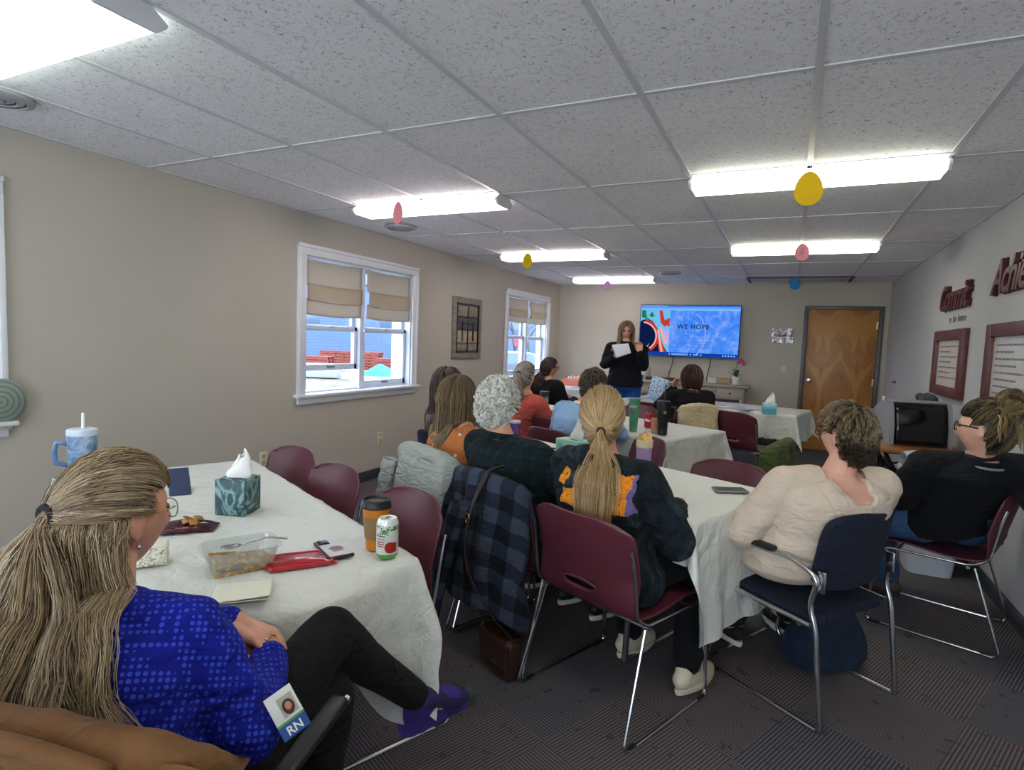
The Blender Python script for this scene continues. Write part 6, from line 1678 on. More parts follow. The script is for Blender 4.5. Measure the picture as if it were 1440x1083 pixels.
# ------------------------------------------------------------------ draped jackets
def drape(name, label, cat, loc, rz, width, ztop, fdrop, bdrop, mat, seed=0, fold=.018, ytop=-.30, flare=.06, sleeves=(), collar=False, thick=.008, skew=0, slope=.05, vox=None, dz=0):
    """cloth laid over the chair back whose frame is (loc, rz)"""
    t = thing(name, label, cat, loc, rz); L = fdrop + bdrop; st = .012; nu = int(width * 1.25 / st); nv = int(L / st)
    m = MB(); uvs = []
    def fn(u, v):
        s_ = v * L - fdrop                      # <0 inside, >0 outside
        a = (u - .5) * 2; r = .028
        edge = max(0, abs(a) - .80) / .20       # side wraps round the chair corner
        k = min(1, abs(s_) / r); dn = max(0, abs(s_) - r)
        hw = width / 2 * (1 + flare * dn / .4); x = a * hw * (1 - .06 * edge)
        zz = ztop - dn * .985 - (1 - math.cos(min(1, abs(s_) / r) * PI / 2)) * r - slope * abs(a) ** 2.2 - .03 * edge ** 2
        sg = 1 if s_ > 0 else -1
        y = ytop - sg * (math.sin(min(1, abs(s_) / r) * PI / 2) * r + .10 * dn * (1 if sg > 0 else -.5)) + .055 * a * a
        if sg > 0: y += .05 * edge ** 2
        w = min(1, dn / .12)
        f = fold * w * (math.sin(a * 5.2 + seed) * .7 + math.sin(a * 11 + seed * 2.1 + dn * 3) * .5 + noise.noise(V((a * 2.5, s_ * 5, seed))) * 1.1)
        y -= sg * (max(-.012, f) + .006) if sg > 0 else -abs(f) * .3
        x += .02 * w * noise.noise(V((s_ * 6, a * 2, seed + 5)))
        zz += .006 * noise.noise(V((a * 7, s_ * 9, seed + 2))) + (.02 * noise.noise(V((a * 3, 1, seed))) * w)
        uvs.append((x + seed * .37, -s_ + skew * a)); return (x, y, zz + dz)
    m.grid(fn, nu, nv); o = m.build(name + '_body' if False else 'fabric_drape', mat, t, smooth=True, solid=thick, uvs=uvs, fixn=False, offset=0)
    for (x0, y0, z0, x1, y1, z1, r0, r1) in sleeves:
        s = MB(); P = bez([(x0, y0, z0), ((x0 * .6 + x1 * .4) + .01, (y0 + y1) / 2 - .012, (z0 * .6 + z1 * .4)), (x1, y1, z1)], 10); N = len(P); vs = []; uv = []
        def sf(u, v):
            i = int(round(v * (N - 1))); p = P[i]; a = 2 * PI * u; r = r0 + (r1 - r0) * v
            d = 1 + .12 * noise.noise(V((math.cos(a) * 2, v * 9, seed))) + .06 * math.sin(v * 26 + a)
            uv.append((u * r0 * 6, -v * (z0 - z1))); return (p.x + math.cos(a) * r * d, p.y + math.sin(a) * r * .42 * d, p.z + .3 * r * math.cos(a) * (x1 - x0))
        s.grid(sf, 20, N - 1); s.build('sleeve', mat, t, smooth=True, solid=.004, uvs=uv, fixn=False)
    if collar:
        c = MB(); c.tube(bez([(-width * .30, ytop - .03, ztop - .035 + dz), (-width * .12, ytop - .045, ztop - .005 + dz), (width * .12, ytop - .045, ztop - .005 + dz), (width * .30, ytop - .03, ztop - .035 + dz)], 6), .012, 8); c.build('jacket_collar', mat, t, smooth=True)
    return t
def canvas(name, col, v=.12):
    t = fabric(name, col, v, 1200, .85, .05, .6); return t.m
TAN = canvas('tan_duck_canvas', '#755030', .22)
FLAN = plaid_mat('buffalo_flannel', '#3f4757', '#232937', '#0c0d12', .125, 'UV', .5)
FLEECE = fabric('pale_knit_fleece', '#a5a9a2', .10, 140, .95, .1, 1.0).m
OLIVE = canvas('olive_cotton', '#46512c', .14)
j1 = drape('jacket', 'tan canvas jacket draped over the nearest chair back at bottom left', 'jacket', (-1.02, .68, 0), math.radians(16), .64, .878, .12, .53, TAN, 2, .020, -.305, .12, slope=.06, thick=.010, collar=True,
           sleeves=[(.27, -.33, .84, .31, -.36, .38, .07, .055)])
m = MB(); P = [(x, -.338 - .0, .845 - .02 * abs(x) * 4) for x in np.linspace(-.2, .26, 14)]; m.tube([(p[0], p[1] - .012, p[2] - .05) for p in P], .0025, 5); m.tube([(p[0], p[1] - .014, p[2] - .058) for p in P], .0025, 5); m.build('seam_stitching', M('tan_stitch', '#a8763f', .8), j1, smooth=True)
j4 = drape('flannel_shirt', 'blue grey and black buffalo plaid flannel shirt hung on chair behind white haired woman', 'shirt', (-1.05, 2.47, 0), RC, .50, .85, .12, .56, FLAN, 1.3, .032, -.32, .26, slope=.045, thick=.006,
           sleeves=[(-.05, -.39, .70, -.14, -.46, .19, .062, .042)])
for k in range(2): MB().lathe([(.006, 0), (.006, .003), (0, .003)], 10, (0, 0, 0), cap=True, rot=(PI / 2, 0, 0)).build('cuff_button', M('button_dark', '#101014', .3), j4).location = (-.15 + .012 * k, -.487, .225 + .03 * k)
drape('cardigan', 'pale grey green knit cardigan draped on chair behind the orange dotted blouse', 'cardigan', (-1.50, 2.66, 0), RC, .50, .88, .12, .46, FLEECE, 3.1, .02, -.32, .12, thick=.014,
      sleeves=[(-.20, -.37, .78, -.25, -.40, .42, .06, .045)])
drape('green_jacket', 'olive green jacket over the back of the navy armchair beyond the phone', 'jacket', (-.30, 3.74, 0), math.radians(76), .50, .905, .14, .48, OLIVE, 5.2, .026, -.31, .10, thick=.008)
drape('cream_coat', 'cream coat hung on chair back behind woman in black cardigan', 'coat', (-.93, 6.22, 0), math.radians(30), .44, .86, .05, .45, fabric('cream_wool', '#c8b595', .08).m, 6.2, .02, -.32, .1)
dc = dup(ch, (-2.30, 1.02, 0), math.radians(-24), 'maroon chair under denim jacket at the far left edge'); dc.pop('group', None)
drape('denim_jacket', 'grey blue denim jacket at the far left edge of photo', 'jacket', (-2.30, 1.02, 0), math.radians(-24), .5, .90, .10, .42, fabric('washed_denim', '#5f7480', .2, 700).m, 8.1, .02, -.32, .12, thick=.012)

# ------------------------------------------------------------------ bags
LEA = M('brown_leather', '#2c1813', .38, bump=(60, .3, .003), var=(14, .25))
pb = thing('crossbody_purse', 'small dark brown leather purse on the floor below the plaid flannel shirt', 'purse', (-1.02, 2.13, 0), RC - .1)
m = MB(); m.box((0, 0, .095), (.20, .085, .18), bev=.028, seg=4); m.build('bag_body', LEA, pb, smooth=60)
m = MB(); m.grid(lambda u, v: ((u - .5) * .205, -.048 - .004 * math.sin(PI * u) if v > .35 else -.048 + (.35 - v) * .26, (.185 - (v - .35) * .17) if v > .35 else .185 + .004 * math.sin(v * 8)), 14, 18); m.build('flap', M('leather_flap', '#371e17', .35, bump=(50, .3, .003), var=(9, .2)), pb, smooth=True, solid=.004)
MB().box((.02, -.053, .075), (.032, .004, .008), bev=.002).build('clasp', GOLD, pb)
m = MB(); m.tube(bez([(-.09, 0, .17), (-.11, -.10, .32), (-.06, -.165, .50), (-.085, -.125, .70), (-.08, -.05, .85), (-.07, .03, .875)], 8), .0062, 6); m.tube(bez([(.09, 0, .17), (.03, -.12, .34), (-.045, -.17, .52), (-.075, -.130, .70), (-.07, -.05, .852)], 8), .005, 6); m.build('shoulder_strap', LEA, pb, smooth=True)
m = MB(); c = V((-.082, -.142, .67)); m.tube([c + V((a, 0, b)) for a, b in ((-.012, -.018), (.012, -.018), (.012, .018), (-.012, .018))], .0028, 6, closed=True); m.build('buckle', GOLD, pb, smooth=True)
nb_ = thing('tote_bag', 'dark blue slouched tote bag on the carpet under the navy armchair', 'bag', (.22, 2.93, 0), .7)
m = MB(); m.loft([(0, 0, .006, .17, .10), (0, 0, .04, .19, .12), (.01, 0, .14, .17, .105), (.02, .01, .24, .12, .06), (.02, .01, .29, .10, .02)], 32, 3)
o = fuse(m, 'bag_body', .01, fabric('navy_canvas', '#1f2b3d', .2, 600).m, nb_, 2, lambda p, n: .010 * noise.noise(p * 14))
for s_ in (-1, 1): MB().tube(bez([(-.07, s_ * .02, .27), (-.03, s_ * .06, .36), (.06, s_ * .06, .35), (.09, s_ * .02, .26)], 8), .007, 6).build('handle', M('navy_strap', '#18202e', .8), nb_, smooth=True)

# ------------------------------------------------------------------ table top props
Z = TZ + .0085
def marble(name, a, b, c, sc=9, dist=4, ln=46):
    t = NT(name); co = t.coord('Object'); n = t.noise(co, sc, 3, .5, dist); w = t.math('SINE', t.math('MULTIPLY', n, ln))
    t.color(t.ramp(t.math('ADD', t.math('MULTIPLY', w, .5), .5), [(0, hx(a)), (.5, hx(b)), (1, hx(c))])); t.b.inputs['Roughness'].default_value = .5; return t.m
def tissue_box(loc, rz, d, mat, label, tall=.085):
    t = thing('tissue_box', label, 'tissue box', (*loc, Z), rz)
    MB().box((0, 0, d[2] / 2), d, bev=.002).build('carton', mat, t)
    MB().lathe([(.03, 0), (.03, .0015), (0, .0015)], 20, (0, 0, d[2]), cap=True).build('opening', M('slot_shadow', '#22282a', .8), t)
    m = MB()
    def f(u, v):
        a = 2 * PI * u; r = (.030 * (1 - v) ** .7 + .010 + .006 * math.sin(3 * a + 2)) * (1 + .35 * math.sin(v * PI)); return (r * math.cos(a) * (1 + .35 * noise.noise(V((a, v * 3, 1)))) + .015 * v, r * math.sin(a) * .45 + .008 * math.sin(a * 2) * v, d[2] - .004 + v * tall * (1 + .22 * math.cos(a - .8) + .1 * math.sin(3 * a)))
    m.grid(f, 28, 10, closeu=True); m.build('tissue', M('tissue_white'), t, smooth=True, solid=.001, fixn=False); return t
tissue_box((-1.80, 1.46), math.radians(20), (.112, .112, .127), marble('green_marbled_card', '#2c4a50', '#3f6066', '#7fa2a4', 8, 1.5, 34), 'dark teal marbled tissue box on the nearest table')
tissue_box((-1.10, 3.20), math.radians(-22), (.22, .115, .10), marble('aqua_ombre_card', '#5faaa2', '#7bc0b4', '#9fd6c8', 2, .3), 'aqua tissue box partly hidden left of the blond ponytail', .12)
def ombre():
    t = NT('sky_ombre_card'); co = t.coord('Object'); s = t.sep(co)[2]; t.color(t.ramp(t.math('MULTIPLY', s, 8), [(0, hx('#7cc7cf')), (.4, hx('#49a6c0')), (1, hx('#b7dfe2'))])); return t.m
tissue_box((-.17, 6.60), math.radians(10), (.125, .125, .115), ombre(), 'sky blue tissue box on the far right table', .09)

# paper coffee cup
cp = thing('coffee_cup', 'orange paper coffee cup with tan sleeve and black lid, nearest table corner', 'cup', (-1.135, 1.425, Z))
MB().lathe([(.029, 0), (.030, .002), (.0425, .135), (.0435, .137), (.0405, .136), (.0285, .01), (0, .01)], 32, cap=True).build('paper_cup', M('cup_orange', '#cf7d1c', .55, var=(22, .14)), cp)
MB().lathe([(.0335, .035), (.0348, .036), (.0418, .105), (.0405, .106)], 32, cap=False).build('cardboard_sleeve', M('kraft', '#8f6f4d', .85), cp)
MB().lathe([(.0455, .132), (.0465, .137), (.044, .142), (.0425, .156), (.039, .158), (.037, .151), (0, .151)], 32, cap=True).build('lid', BLACKP, cp)
cn = thing('drink_can', 'white and green seltzer can with red strawberry beside the orange coffee cup', 'can', (-1.06, 1.385, Z))
def canmat():
    t = NT('can_print'); co = t.coord('Object'); s = t.sep(co); n = t.noise(co, 55, 3, .6, 1)
    base = t.mix(t.math('LESS_THAN', s[2], .016), hx('#e6e8e4'), hx('#57a24c'))
    leaf = t.math('MULTIPLY', t.math('GREATER_THAN', s[2], .075), t.math('MULTIPLY', t.math('LESS_THAN', s[2], .102), t.math('GREATER_THAN', n, .52)))
    c = t.mix(leaf, base, hx('#4f8f3f'))
    # strawberry
    dx = t.math('MULTIPLY', t.math('SUBTRACT', s[0], .026), 1); dz = t.math('SUBTRACT', s[2], .038)
    rr = t.math('ADD', t.math('MULTIPLY', dx, dx), t.math('MULTIPLY', t.math('MULTIPLY', dz, dz), .6)); c = t.mix(t.math('MULTIPLY', t.math('LESS_THAN', rr, .00017), t.math('LESS_THAN', s[1], 0)), c, hx('#c8352b'))
    t.color(c); t.b.inputs['Metallic'].default_value = .35; t.b.inputs['Roughness'].default_value = .3; return t.m
MB().lathe([(.024, 0), (.0265, .003), (.0325, .012), (.033, .016), (.033, .102), (.0315, .110), (.0275, .118), (.0265, .121), (.0255, .118), (0, .1175)], 36, cap=True).build('can_body', canmat(), cn)
m = MB(); m.box((0, .004, .1195), (.013, .022, .0015), bev=.0006); m.build('pull_tab', CHROME, cn)
for k, (z, w, c) in enumerate(((.070, .034, '#39703a'), (.061, .030, '#8b8f8c'), (.053, .026, '#b14a40'), (.046, .026, '#b14a40'), (.039, .022, '#b14a40'))):
    m = MB(); m.grid(lambda u, v: (.0333 * math.sin((u - .55) * w / .033), -.0333 * math.cos((u - .55) * w / .033), z + v * .0035), 6, 1); m.build('can_print_line', M('print_' + c.strip('#'), c, .5), cn, smooth=True)
# phones
def phone(loc, rz, label, case, face, cams=False, z=None, tilt=None):
    t = thing('phone', label, 'phone', (*loc, z if z else Z + .001), rz)
    if tilt: t.rotation_euler = tilt
    MB().box((0, 0, .0055), (.078, .152, .011), bev=.0048, seg=3).build('phone_case', case, t)
    MB().box((0, 0, .0113), (.070, .144, .0008), bev=.0003).build('phone_face', face, t, smooth=False)
    if cams:
        MB().box((-.017, .050, .0130), (.034, .034, .003), bev=.001).build('camera_island', BLACKP, t)
        for x, y in ((-.025, .058), (-.009, .042), (-.025, .042)): MB().lathe([(.0062, .0145), (.0062, .0165), (.004, .0168), (0, .0162)], 14, (x, y, 0), cap=True).build('camera_lens', M('lens_glass', '#2a2d3a', .1), t)
        m = MB(); m.lathe([(.021, .0118), (.0, .0119)], 24, (.004, -.012, 0), cap=True); m.build('printed_oval', M('print_mauve', '#8d6a70', .6), t); 
        MB().box((.004, -.034, .0119), (.036, .006, .0004)).build('printed_caption', M('print_rose', '#a87c84', .6), t)
    return t
PHF = M('phone_print', '#c9c4cd', .35)
phone((-1.225, 1.335), math.radians(62), 'phone lying face down with black case and white printed back by the red lid', BLACKP, PHF, True)
SCRN = M('phone_screen', '#1a2340', .06, coat=1)
phone((-.215, 2.86), math.radians(-62), 'phone face up near the right end of middle table', M('case_grey', '#7d7d80', .4), SCRN)
phone((-.415, 2.44), math.radians(-15), 'dark phone on middle table next to the hoodie elbow', BLACKP, M('phone_dark', '#16171c', .2))
phone((-2.22, 1.52), math.radians(55), 'dark blue phone propped behind the foreground woman\'s glasses', M('case_blue', '#2b3650', .35), M('phone_blue', '#37425e', .15), z=Z + .03, tilt=(math.radians(38), 0, math.radians(60)))
# red lid
def rrect(w, h, r, n=6, z=0):
    o = []
    for cx, cy, a0 in ((w / 2 - r, h / 2 - r, 0), (-w / 2 + r, h / 2 - r, PI / 2), (-w / 2 + r, -h / 2 + r, PI), (w / 2 - r, -h / 2 + r, 1.5 * PI)):
        for k in range(n + 1): a = a0 + PI / 2 * k / n; o.append((cx + math.cos(a) * r, cy + math.sin(a) * r, z))
    return o
def stack_rings(m, rings, cap0=True, cap1=True):
    n = len(rings[0]); o = [p for r in rings for p in r]; f = [(i * n + k, i * n + (k + 1) % n, (i + 1) * n + (k + 1) % n, (i + 1) * n + k) for i in range(len(rings) - 1) for k in range(n)]
    if cap0: f.append(tuple(range(n))[::-1])
    if cap1: f.append(tuple((len(rings) - 1) * n + k for k in range(n)))
    m.add(o, f); return m
rl = thing('container_lid', 'red rectangular plastic food container lid on nearest table', 'lid', (-1.25, 1.222, Z), math.radians(52)); rl.scale = (.9, .9, 1)
m = stack_rings(MB(), [rrect(.205, .125, .03, z=.0), rrect(.208, .128, .03, z=.004), rrect(.204, .124, .03, z=.010), rrect(.190, .110, .028, z=.0105), rrect(.184, .104, .026, z=.006), rrect(.168, .088, .022, z=.006), rrect(.160, .080, .02, z=.0095)])
m.build('lid_panel', M('red_plastic', '#b01322', .22, coat=.5), rl, smooth=50)
MB().box((.104, -.045, .004), (.016, .03, .003), bev=.001).build('corner_tab', M('red_plastic'), rl)
# food container
CLEAR = NT('clear_plastic'); CLEAR.n.remove(CLEAR.b)
tr = CLEAR.node('BsdfTransparent'); tr.inputs[0].default_value = (.90, .92, .92, 1); gl = CLEAR.node('BsdfGlossy'); gl.inputs['Roughness'].default_value = .12; df = CLEAR.node('BsdfDiffuse'); df.inputs[0].default_value = (.8, .82, .8, 1)
mx = CLEAR.node('MixShader'); mx.inputs[0].default_value = .12; mx2 = CLEAR.node('MixShader'); mx2.inputs[0].default_value = .14
CLEAR.link(tr.outputs[0], mx.inputs[1]); CLEAR.link(gl.outputs[0], mx.inputs[2]); CLEAR.link(mx.outputs[0], mx2.inputs[1]); CLEAR.link(df.outputs[0], mx2.inputs[2]); CLEAR.link(mx2.outputs[0], CLEAR.out.inputs[0])
fc = thing('food_container', 'clear plastic container half full of fruit crumble', 'container', (-1.365, 1.115, Z), math.radians(62))
m = stack_rings(MB(), [rrect(.15, .10, .02, z=.001), rrect(.158, .108, .022, z=.008), rrect(.19, .13, .028, z=.058), rrect(.204, .144, .03, z=.060), rrect(.204, .144, .03, z=.064), rrect(.188, .128, .028, z=.063), rrect(.155, .105, .02, z=.010), rrect(.147, .097, .018, z=.004)], True, True)
m.build('clear_tub', CLEAR.m, fc, smooth=50)
m = MB(); m.grid(lambda u, v: ((u - .5) * .15, (v - .5) * .104, (.034 - .018 * u) + .006 * noise.noise(V((u * 14, v * 12, 0))) + .003 * noise.noise(V((u * 40, v * 34, 0)))), 44, 30)
def crumb():
    t = NT('crumble'); co = t.coord('Object'); t.color(t.ramp(t.noise(co, 60, 3, .6), [(.3, hx('#7c5326')), (.5, hx('#b38847')), (.65, hx('#d8bb7e'))])); t.b.inputs['Roughness'].default_value = .55; t.bump(t.noise(co, 130, 3), .6, .004); return t.m
st0 = len(m.v); m.add([((u - .5) * .146, (v - .5) * .10, .006) for v in (0, 1) for u in (0, 1)], [(0, 1, 3, 2)]); m.build('crumble', crumb(), fc, smooth=True, solid=.016, offset=-1)
sp = thing('spoon', 'metal spoon resting across the clear food container', 'spoon', (-1.365, 1.115, Z), math.radians(62))
m = MB(); m.grid(lambda u, v: (-.02 + .028 * math.cos(2 * PI * u) * v, .015 + .017 * math.sin(2 * PI * u) * v, .050 + .006 * v * v), 20, 5, closeu=True); m.build('bowl', CHROME, sp, smooth=True, solid=.0012)
m = MB(); m.tube(bez([(.006, .010, .056), (.03, 0, .066), (.07, -.012, .074), (.12, -.03, .068)], 6), [.0022 + .0012 * (k / 18) for k in range(19)], 8); m.build('handle', CHROME, sp, smooth=True)
# napkin, chip bag, patterned box, dark phone
nk = MB(); nk.grid(lambda u, v: ((u - .5) * .135, (v - .5) * .125, .004 + .0035 * u * v + .0015 * noise.noise(V((u * 6, v * 6, 4)))), 20, 20)
nk.grid(lambda u, v: ((u - .5) * .128 + .004, (v - .5) * .12 - .002, .0065 + .006 * u * (1 - v) + .0012 * noise.noise(V((u * 6, v * 5, 9)))), 20, 20)
o = nk.build('napkin_sheets', M('napkin_cream', '#dcd9c8', .85, bump=(160, .3, .002)), None, smooth=True, solid=.001); o.name = 'napkin'; o.location = (-1.215, 1.00, Z); o.rotation_euler = (0, 0, math.radians(45)); tag(o, 'folded cream paper napkin at the near edge of the nearest table', 'napkin')
cb = thing('snack_bag', 'open dark red snack bag with brown chips lying on the nearest table', 'snack bag', (-1.77, 1.245, Z), math.radians(38))
def bagf(u, v):
    a = (u - .5) * 2; b = (v - .5) * 2; x = a * .085; y = b * .055; e = 1 - abs(a) ** 3; z = .004 + .020 * e * (1 - b * b) ** .5 if b * b < 1 else .004
    return (x, y * (1 - .25 * a), z + .003 * noise.noise(V((a * 4, b * 4, 1))))
m = MB(); m.grid(bagf, 26, 18, skip=lambda u, v: ((u - .62) / .24) ** 2 + ((v - .5) / .33) ** 2 < 1); m.grid(lambda u, v: ((u - .5) * .17, (v - .5) * .11 * (1 - .25 * (u - .5) * 2), .002), 6, 6)
m.build('foil_bag', M('bag_maroon', '#4b1b2c', .25, .4, bump=(30, .7, .006)), cb, smooth=True, solid=.0006)
for k in range(9):
    a = k * 1.9; c = MB(); c.grid(lambda u, v: ((u - .5) * .032, (v - .5) * .024, .004 * math.sin(u * PI)), 6, 5); c.xform(Matrix.Translation((.018 + .024 * math.cos(a) * ((k % 3) / 2), .018 * math.sin(a), .012 + .0025 * k)) @ Euler((.5 * math.sin(k), .4 * math.cos(k), a)).to_matrix().to_4x4()); tag(c.build('chip', M('chip_brown', '#a9743a', .6, var=(40, .3)), cb, smooth=True, solid=.002))
wb = thing('patterned_card_box', 'small cream patterned box just behind the foreground woman\'s chin', 'box', (-1.60, 1.00, Z), .9)
MB().box((0, 0, .025), (.10, .07, .05), bev=.002).build('card_box', marble('cream_scroll', '#8d8674', '#d8d2bf', '#e4dfce', 22, 2), wb)
MB().box((0, 0, .0515), (.096, .066, .003), bev=.001).build('box_lid', M('napkin_cream'), wb)
# tumblers
def tumbler(loc, label, prof, mat, lidmat=None, straw=None, handle=None, lidh=.02, rz=0, z=None, name='tumbler', n=32):
    t = thing(name, label, 'tumbler', (*loc, z or Z), rz); H_ = prof[-1][1]; r = prof[-1][0]
    MB().lathe([(prof[0][0] * .92, 0)] + prof, n, cap=True).build('cup_body', mat, t)
    if lidmat: MB().lathe([(r * 1.03, H_ - .002), (r * 1.05, H_ + .003), (r * 1.02, H_ + lidh), (r * .9, H_ + lidh + .003), (0, H_ + lidh + .001)], n, cap=True).build('lid', lidmat, t)
    if straw: MB().tube(straw[0], straw[1], 8).build('straw', straw[2], t)
    if handle: MB().tube(handle[0], handle[1], 10).build('handle', handle[2], t, smooth=True)
    return t
def bluecup():
    t = NT('blue_tumbler_print'); co = t.coord('Object'); t.color(t.ramp(t.noise(co, 14, 4, .6, 1.5), [(.35, hx('#3f6793')), (.5, hx('#7d9cc0')), (.65, hx('#b4c4d6'))])); t.b.inputs['Roughness'].default_value = .3; return t.m
LIDW = M('lid_pale', '#cfdbe8', .25)
tumbler((-2.48, 1.30), 'pale blue insulated tumbler with handle, white lid and straw behind foreground hair', [(.038, .004), (.04, .09), (.049, .12), (.050, .235)], bluecup(), LIDW, ([(-.015, 0, .20), (-.022, 0, .262), (-.034, 0, .315)], .0055, M('straw_white', '#e4e8ee', .4)), ([(0, -.048, .20), (-.01, -.082, .205), (-.01, -.090, .17), (-.01, -.086, .125), (0, -.048, .115)], .009, M('handle_blue', '#5e86b2', .35)), rz=-.6)
GRN = NT('green_tumbler'); co = GRN.coord('Object'); GRN.color(GRN.ramp(GRN.noise(co, 18, 2), [(.4, hx('#3f7f63')), (.7, hx('#62a07c'))])); GRN.b.inputs['Roughness'].default_value = .35
gt = tumbler((-1.065, 4.43), 'tall green travel tumbler with pinkish lettering right of blond ponytail head', [(.030, .003), (.033, .06), (.036, .12), (.042, .22), (.0435, .245)], GRN.m, M('green_lid', '#3c7a5e', .3), None, None, .008)
o = text_obj('lettering', "CASEY'S", .021, M('print_peach', '#e0a588', .6), gt, (0, 0, 0), (0, 0, 0), extrude=.0004, bold=.0009)
for v in o.data.vertices: a_ = v.co.x / .0415 - .12; v.co = V((math.sin(a_) * (.0418 + v.co.z), -math.cos(a_) * (.0418 + v.co.z), .188 + v.co.y))
bt_ = tumbler((-.836, 4.40), 'black insulated tumbler with side handle and straw on the third table', [(.036, .003), (.038, .10), (.044, .12), (.0505, .235)], BLACKP, BLACKP, ([(0, 0, .23), (.004, 0, .30), (.008, 0, .38)], .005, BLACKP), ([(.048, 0, .215), (.085, 0, .21), (.092, 0, .17), (.085, 0, .125), (.043, 0, .115)], .009, BLACKP), rz=.35)
MB().lathe([(.013, 0), (.013, .001), (.010, .001), (.010, 0)], 16, (.004, -.0475, .175), rot=(PI / 2, 0, 0)).build('round_emblem', M('emblem_gold', '#8d7c55', .4), bt_)
MB().lathe([(.026, 0), (.028, .004), (.034, .11), (.031, .112), (0, .112)], 24, cap=True).build('coffee_cup', M('cup_peach', '#c98a63', .6, var=(30, .15)), None).location = (-.905, 4.47, Z)
tag(bpy.data.objects[-1] if False else [o for o in bpy.data.objects if o.name == 'coffee_cup.001'][0], 'small peach paper cup beside the black tumbler', 'cup')
c2 = thing('drink_can', 'red soda can standing left of the black tumbler', 'can', (-1.01, 4.70, Z)); RED = M('can_red', '#b02a3c', .28, .4)
MB().lathe([(.024, 0), (.0325, .012), (.033, .102), (.0275, .118), (.0255, .119), (0, .1175)], 28, cap=True).build('can_body', RED, c2); MB().box((0, .003, .1195), (.012, .02, .0015)).build('pull_tab', CHROME, c2)
MB().grid(lambda u, v: (.0334 * math.sin((u - .5) * 1.4), -.0334 * math.cos((u - .5) * 1.4), .055 + v * .018 + .004 * math.sin(u * 6)), 10, 2).build('white_wave', M('print_white', '#e6dadb', .5), c2)
# purple tumbler with food in top
pt = tumbler((-.655, 2.99), 'lilac cup filled with snacks on the middle table right of the hoodie', [(.034, .003), (.036, .02), (.040, .145)], M('lilac', '#9d86b4', .35), None, None, None)
MB().lathe([(.0415, .14), (.0425, .15), (.0425, .178), (.040, .18)], 32, cap=False).build('cream_band', M('cream_band', '#d8c9a4', .4), pt)
for k, (x, y, c, r) in enumerate(((-.012, .004, '#d9a85a', .35), (.012, -.008, '#e2b76c', -.5), (.004, .014, '#d58a8f', .2))):
    m = MB(); m.lathe([(.026, 0), (.027, .002), (.026, .008), (0, .009)], 18, cap=True); m.xform(Matrix.Translation((x, y, .185 + .004 * k)) @ Euler((1.1 + r * .5, r, k)).to_matrix().to_4x4()); m.build('wafer', M('wafer_' + c.strip('#'), c, .7), pt)
tumbler((-1.66, 3.53), 'purple patterned cup between the white curly hair and salmon sweater', [(.036, .003), (.042, .10), (.043, .112)], M('purple_cup', '#5b3f86', .35, var=(20, .3)), M('clear_lid', '#c9c4d2', .2), None, None, .012)
sv = tumbler((-1.93, 4.70), 'stainless steel travel tumbler with dark lid near the salmon sweater arm', [(.032, .003), (.037, .08), (.039, .185)], M('brushed_steel', '#c4c0bb', .25, 1), M('dark_lid', '#2a2f3a', .3), None, None, .045)
MB().lathe([(.034, .003), (.034, .09), (.033, .10), (0, .1)], 24, cap=True).build('mug_body', M('sage_green', '#6f9a7d', .4), thing('mug', 'small sage green cup beside the steel tumbler', 'cup', (-1.74, 4.48, Z)))
MB().lathe([(.035, .092), (.035, .102), (0, .104)], 24, cap=True).build('rim_lid', M('cream_band'), [o for o in bpy.data.objects if o.name == 'mug'][0])
tag(MB().tube([(0, 0, 0), (.07, .03, 0), (.14, .06, 0)], [.005, .0055, .003], 8).build('pen', BLACKP), 'black pen on middle table beside the aqua tissue box', 'pen').location = (-1.37, 3.30, Z + .006)
# lanyard badge of the foreground woman
bd = thing('name_badge', 'white name badge with portrait photo and blue RN strip hanging at foreground woman\'s hip', 'badge', (-.755, .705, .735)); bd.matrix_world = Matrix.Translation((-.772, .712, .722)) @ Matrix(((.86, .30, -.41), (.20, .55, .81), (.47, -.78, .41))).to_4x4()
# build in its own x (right) y (up) plane
bd.rotation_euler = (0, 0, 0)
fw = V((-.74, .63, -.62)).normalized(); nrm_ = -fw; up_ = V((-.25, .30, .62)); up_ = (up_ - nrm_ * up_.dot(nrm_)).normalized(); rt_ = up_.cross(nrm_)
ca_, sa_ = math.cos(.55), math.sin(.55); r2_ = rt_ * ca_ + up_ * sa_; u2_ = up_ * ca_ - rt_ * sa_
bd.matrix_world = Matrix.Translation((-.792, .748, .712)) @ Matrix((r2_ * .82, u2_ * .82, nrm_)).transposed().to_4x4()
MB().box((0, 0, 0), (.062, .098, .0015), bev=.0006).build('card', M('badge_white', '#e3e5e6', .3), bd)
MB().box((.0, -.036, .0014), (.062, .030, .0008)).build('blue_strip', M('badge_blue', '#1c4f9c', .4), bd)
MB().box((.0, -.0185, .0014), (.062, .005, .0008)).build('green_strip', M('badge_green', '#5b9a56', .4), bd)
MB().box((.008, .012, .0014), (.034, .044, .0008)).build('portrait_ground', M('portrait_grey', '#b9b4ae', .4), bd)
m = MB(); m.ell((.008, .008, .0022), (.013, .017, .0006)); m.build('portrait_hair', M('portrait_hair', '#4a2620', .6), bd, smooth=True)
m = MB(); m.ell((.008, .010, .0029), (.007, .009, .0005)); m.build('portrait_face', M('portrait_face', '#cf8a78', .6), bd, smooth=True)
text_obj('lettering', 'RN', .026, M('badge_letters', '#f2f4f6', .4), bd, (0, -.0455, .002), (0, 0, 0), extrude=.0003, bold=.0006)

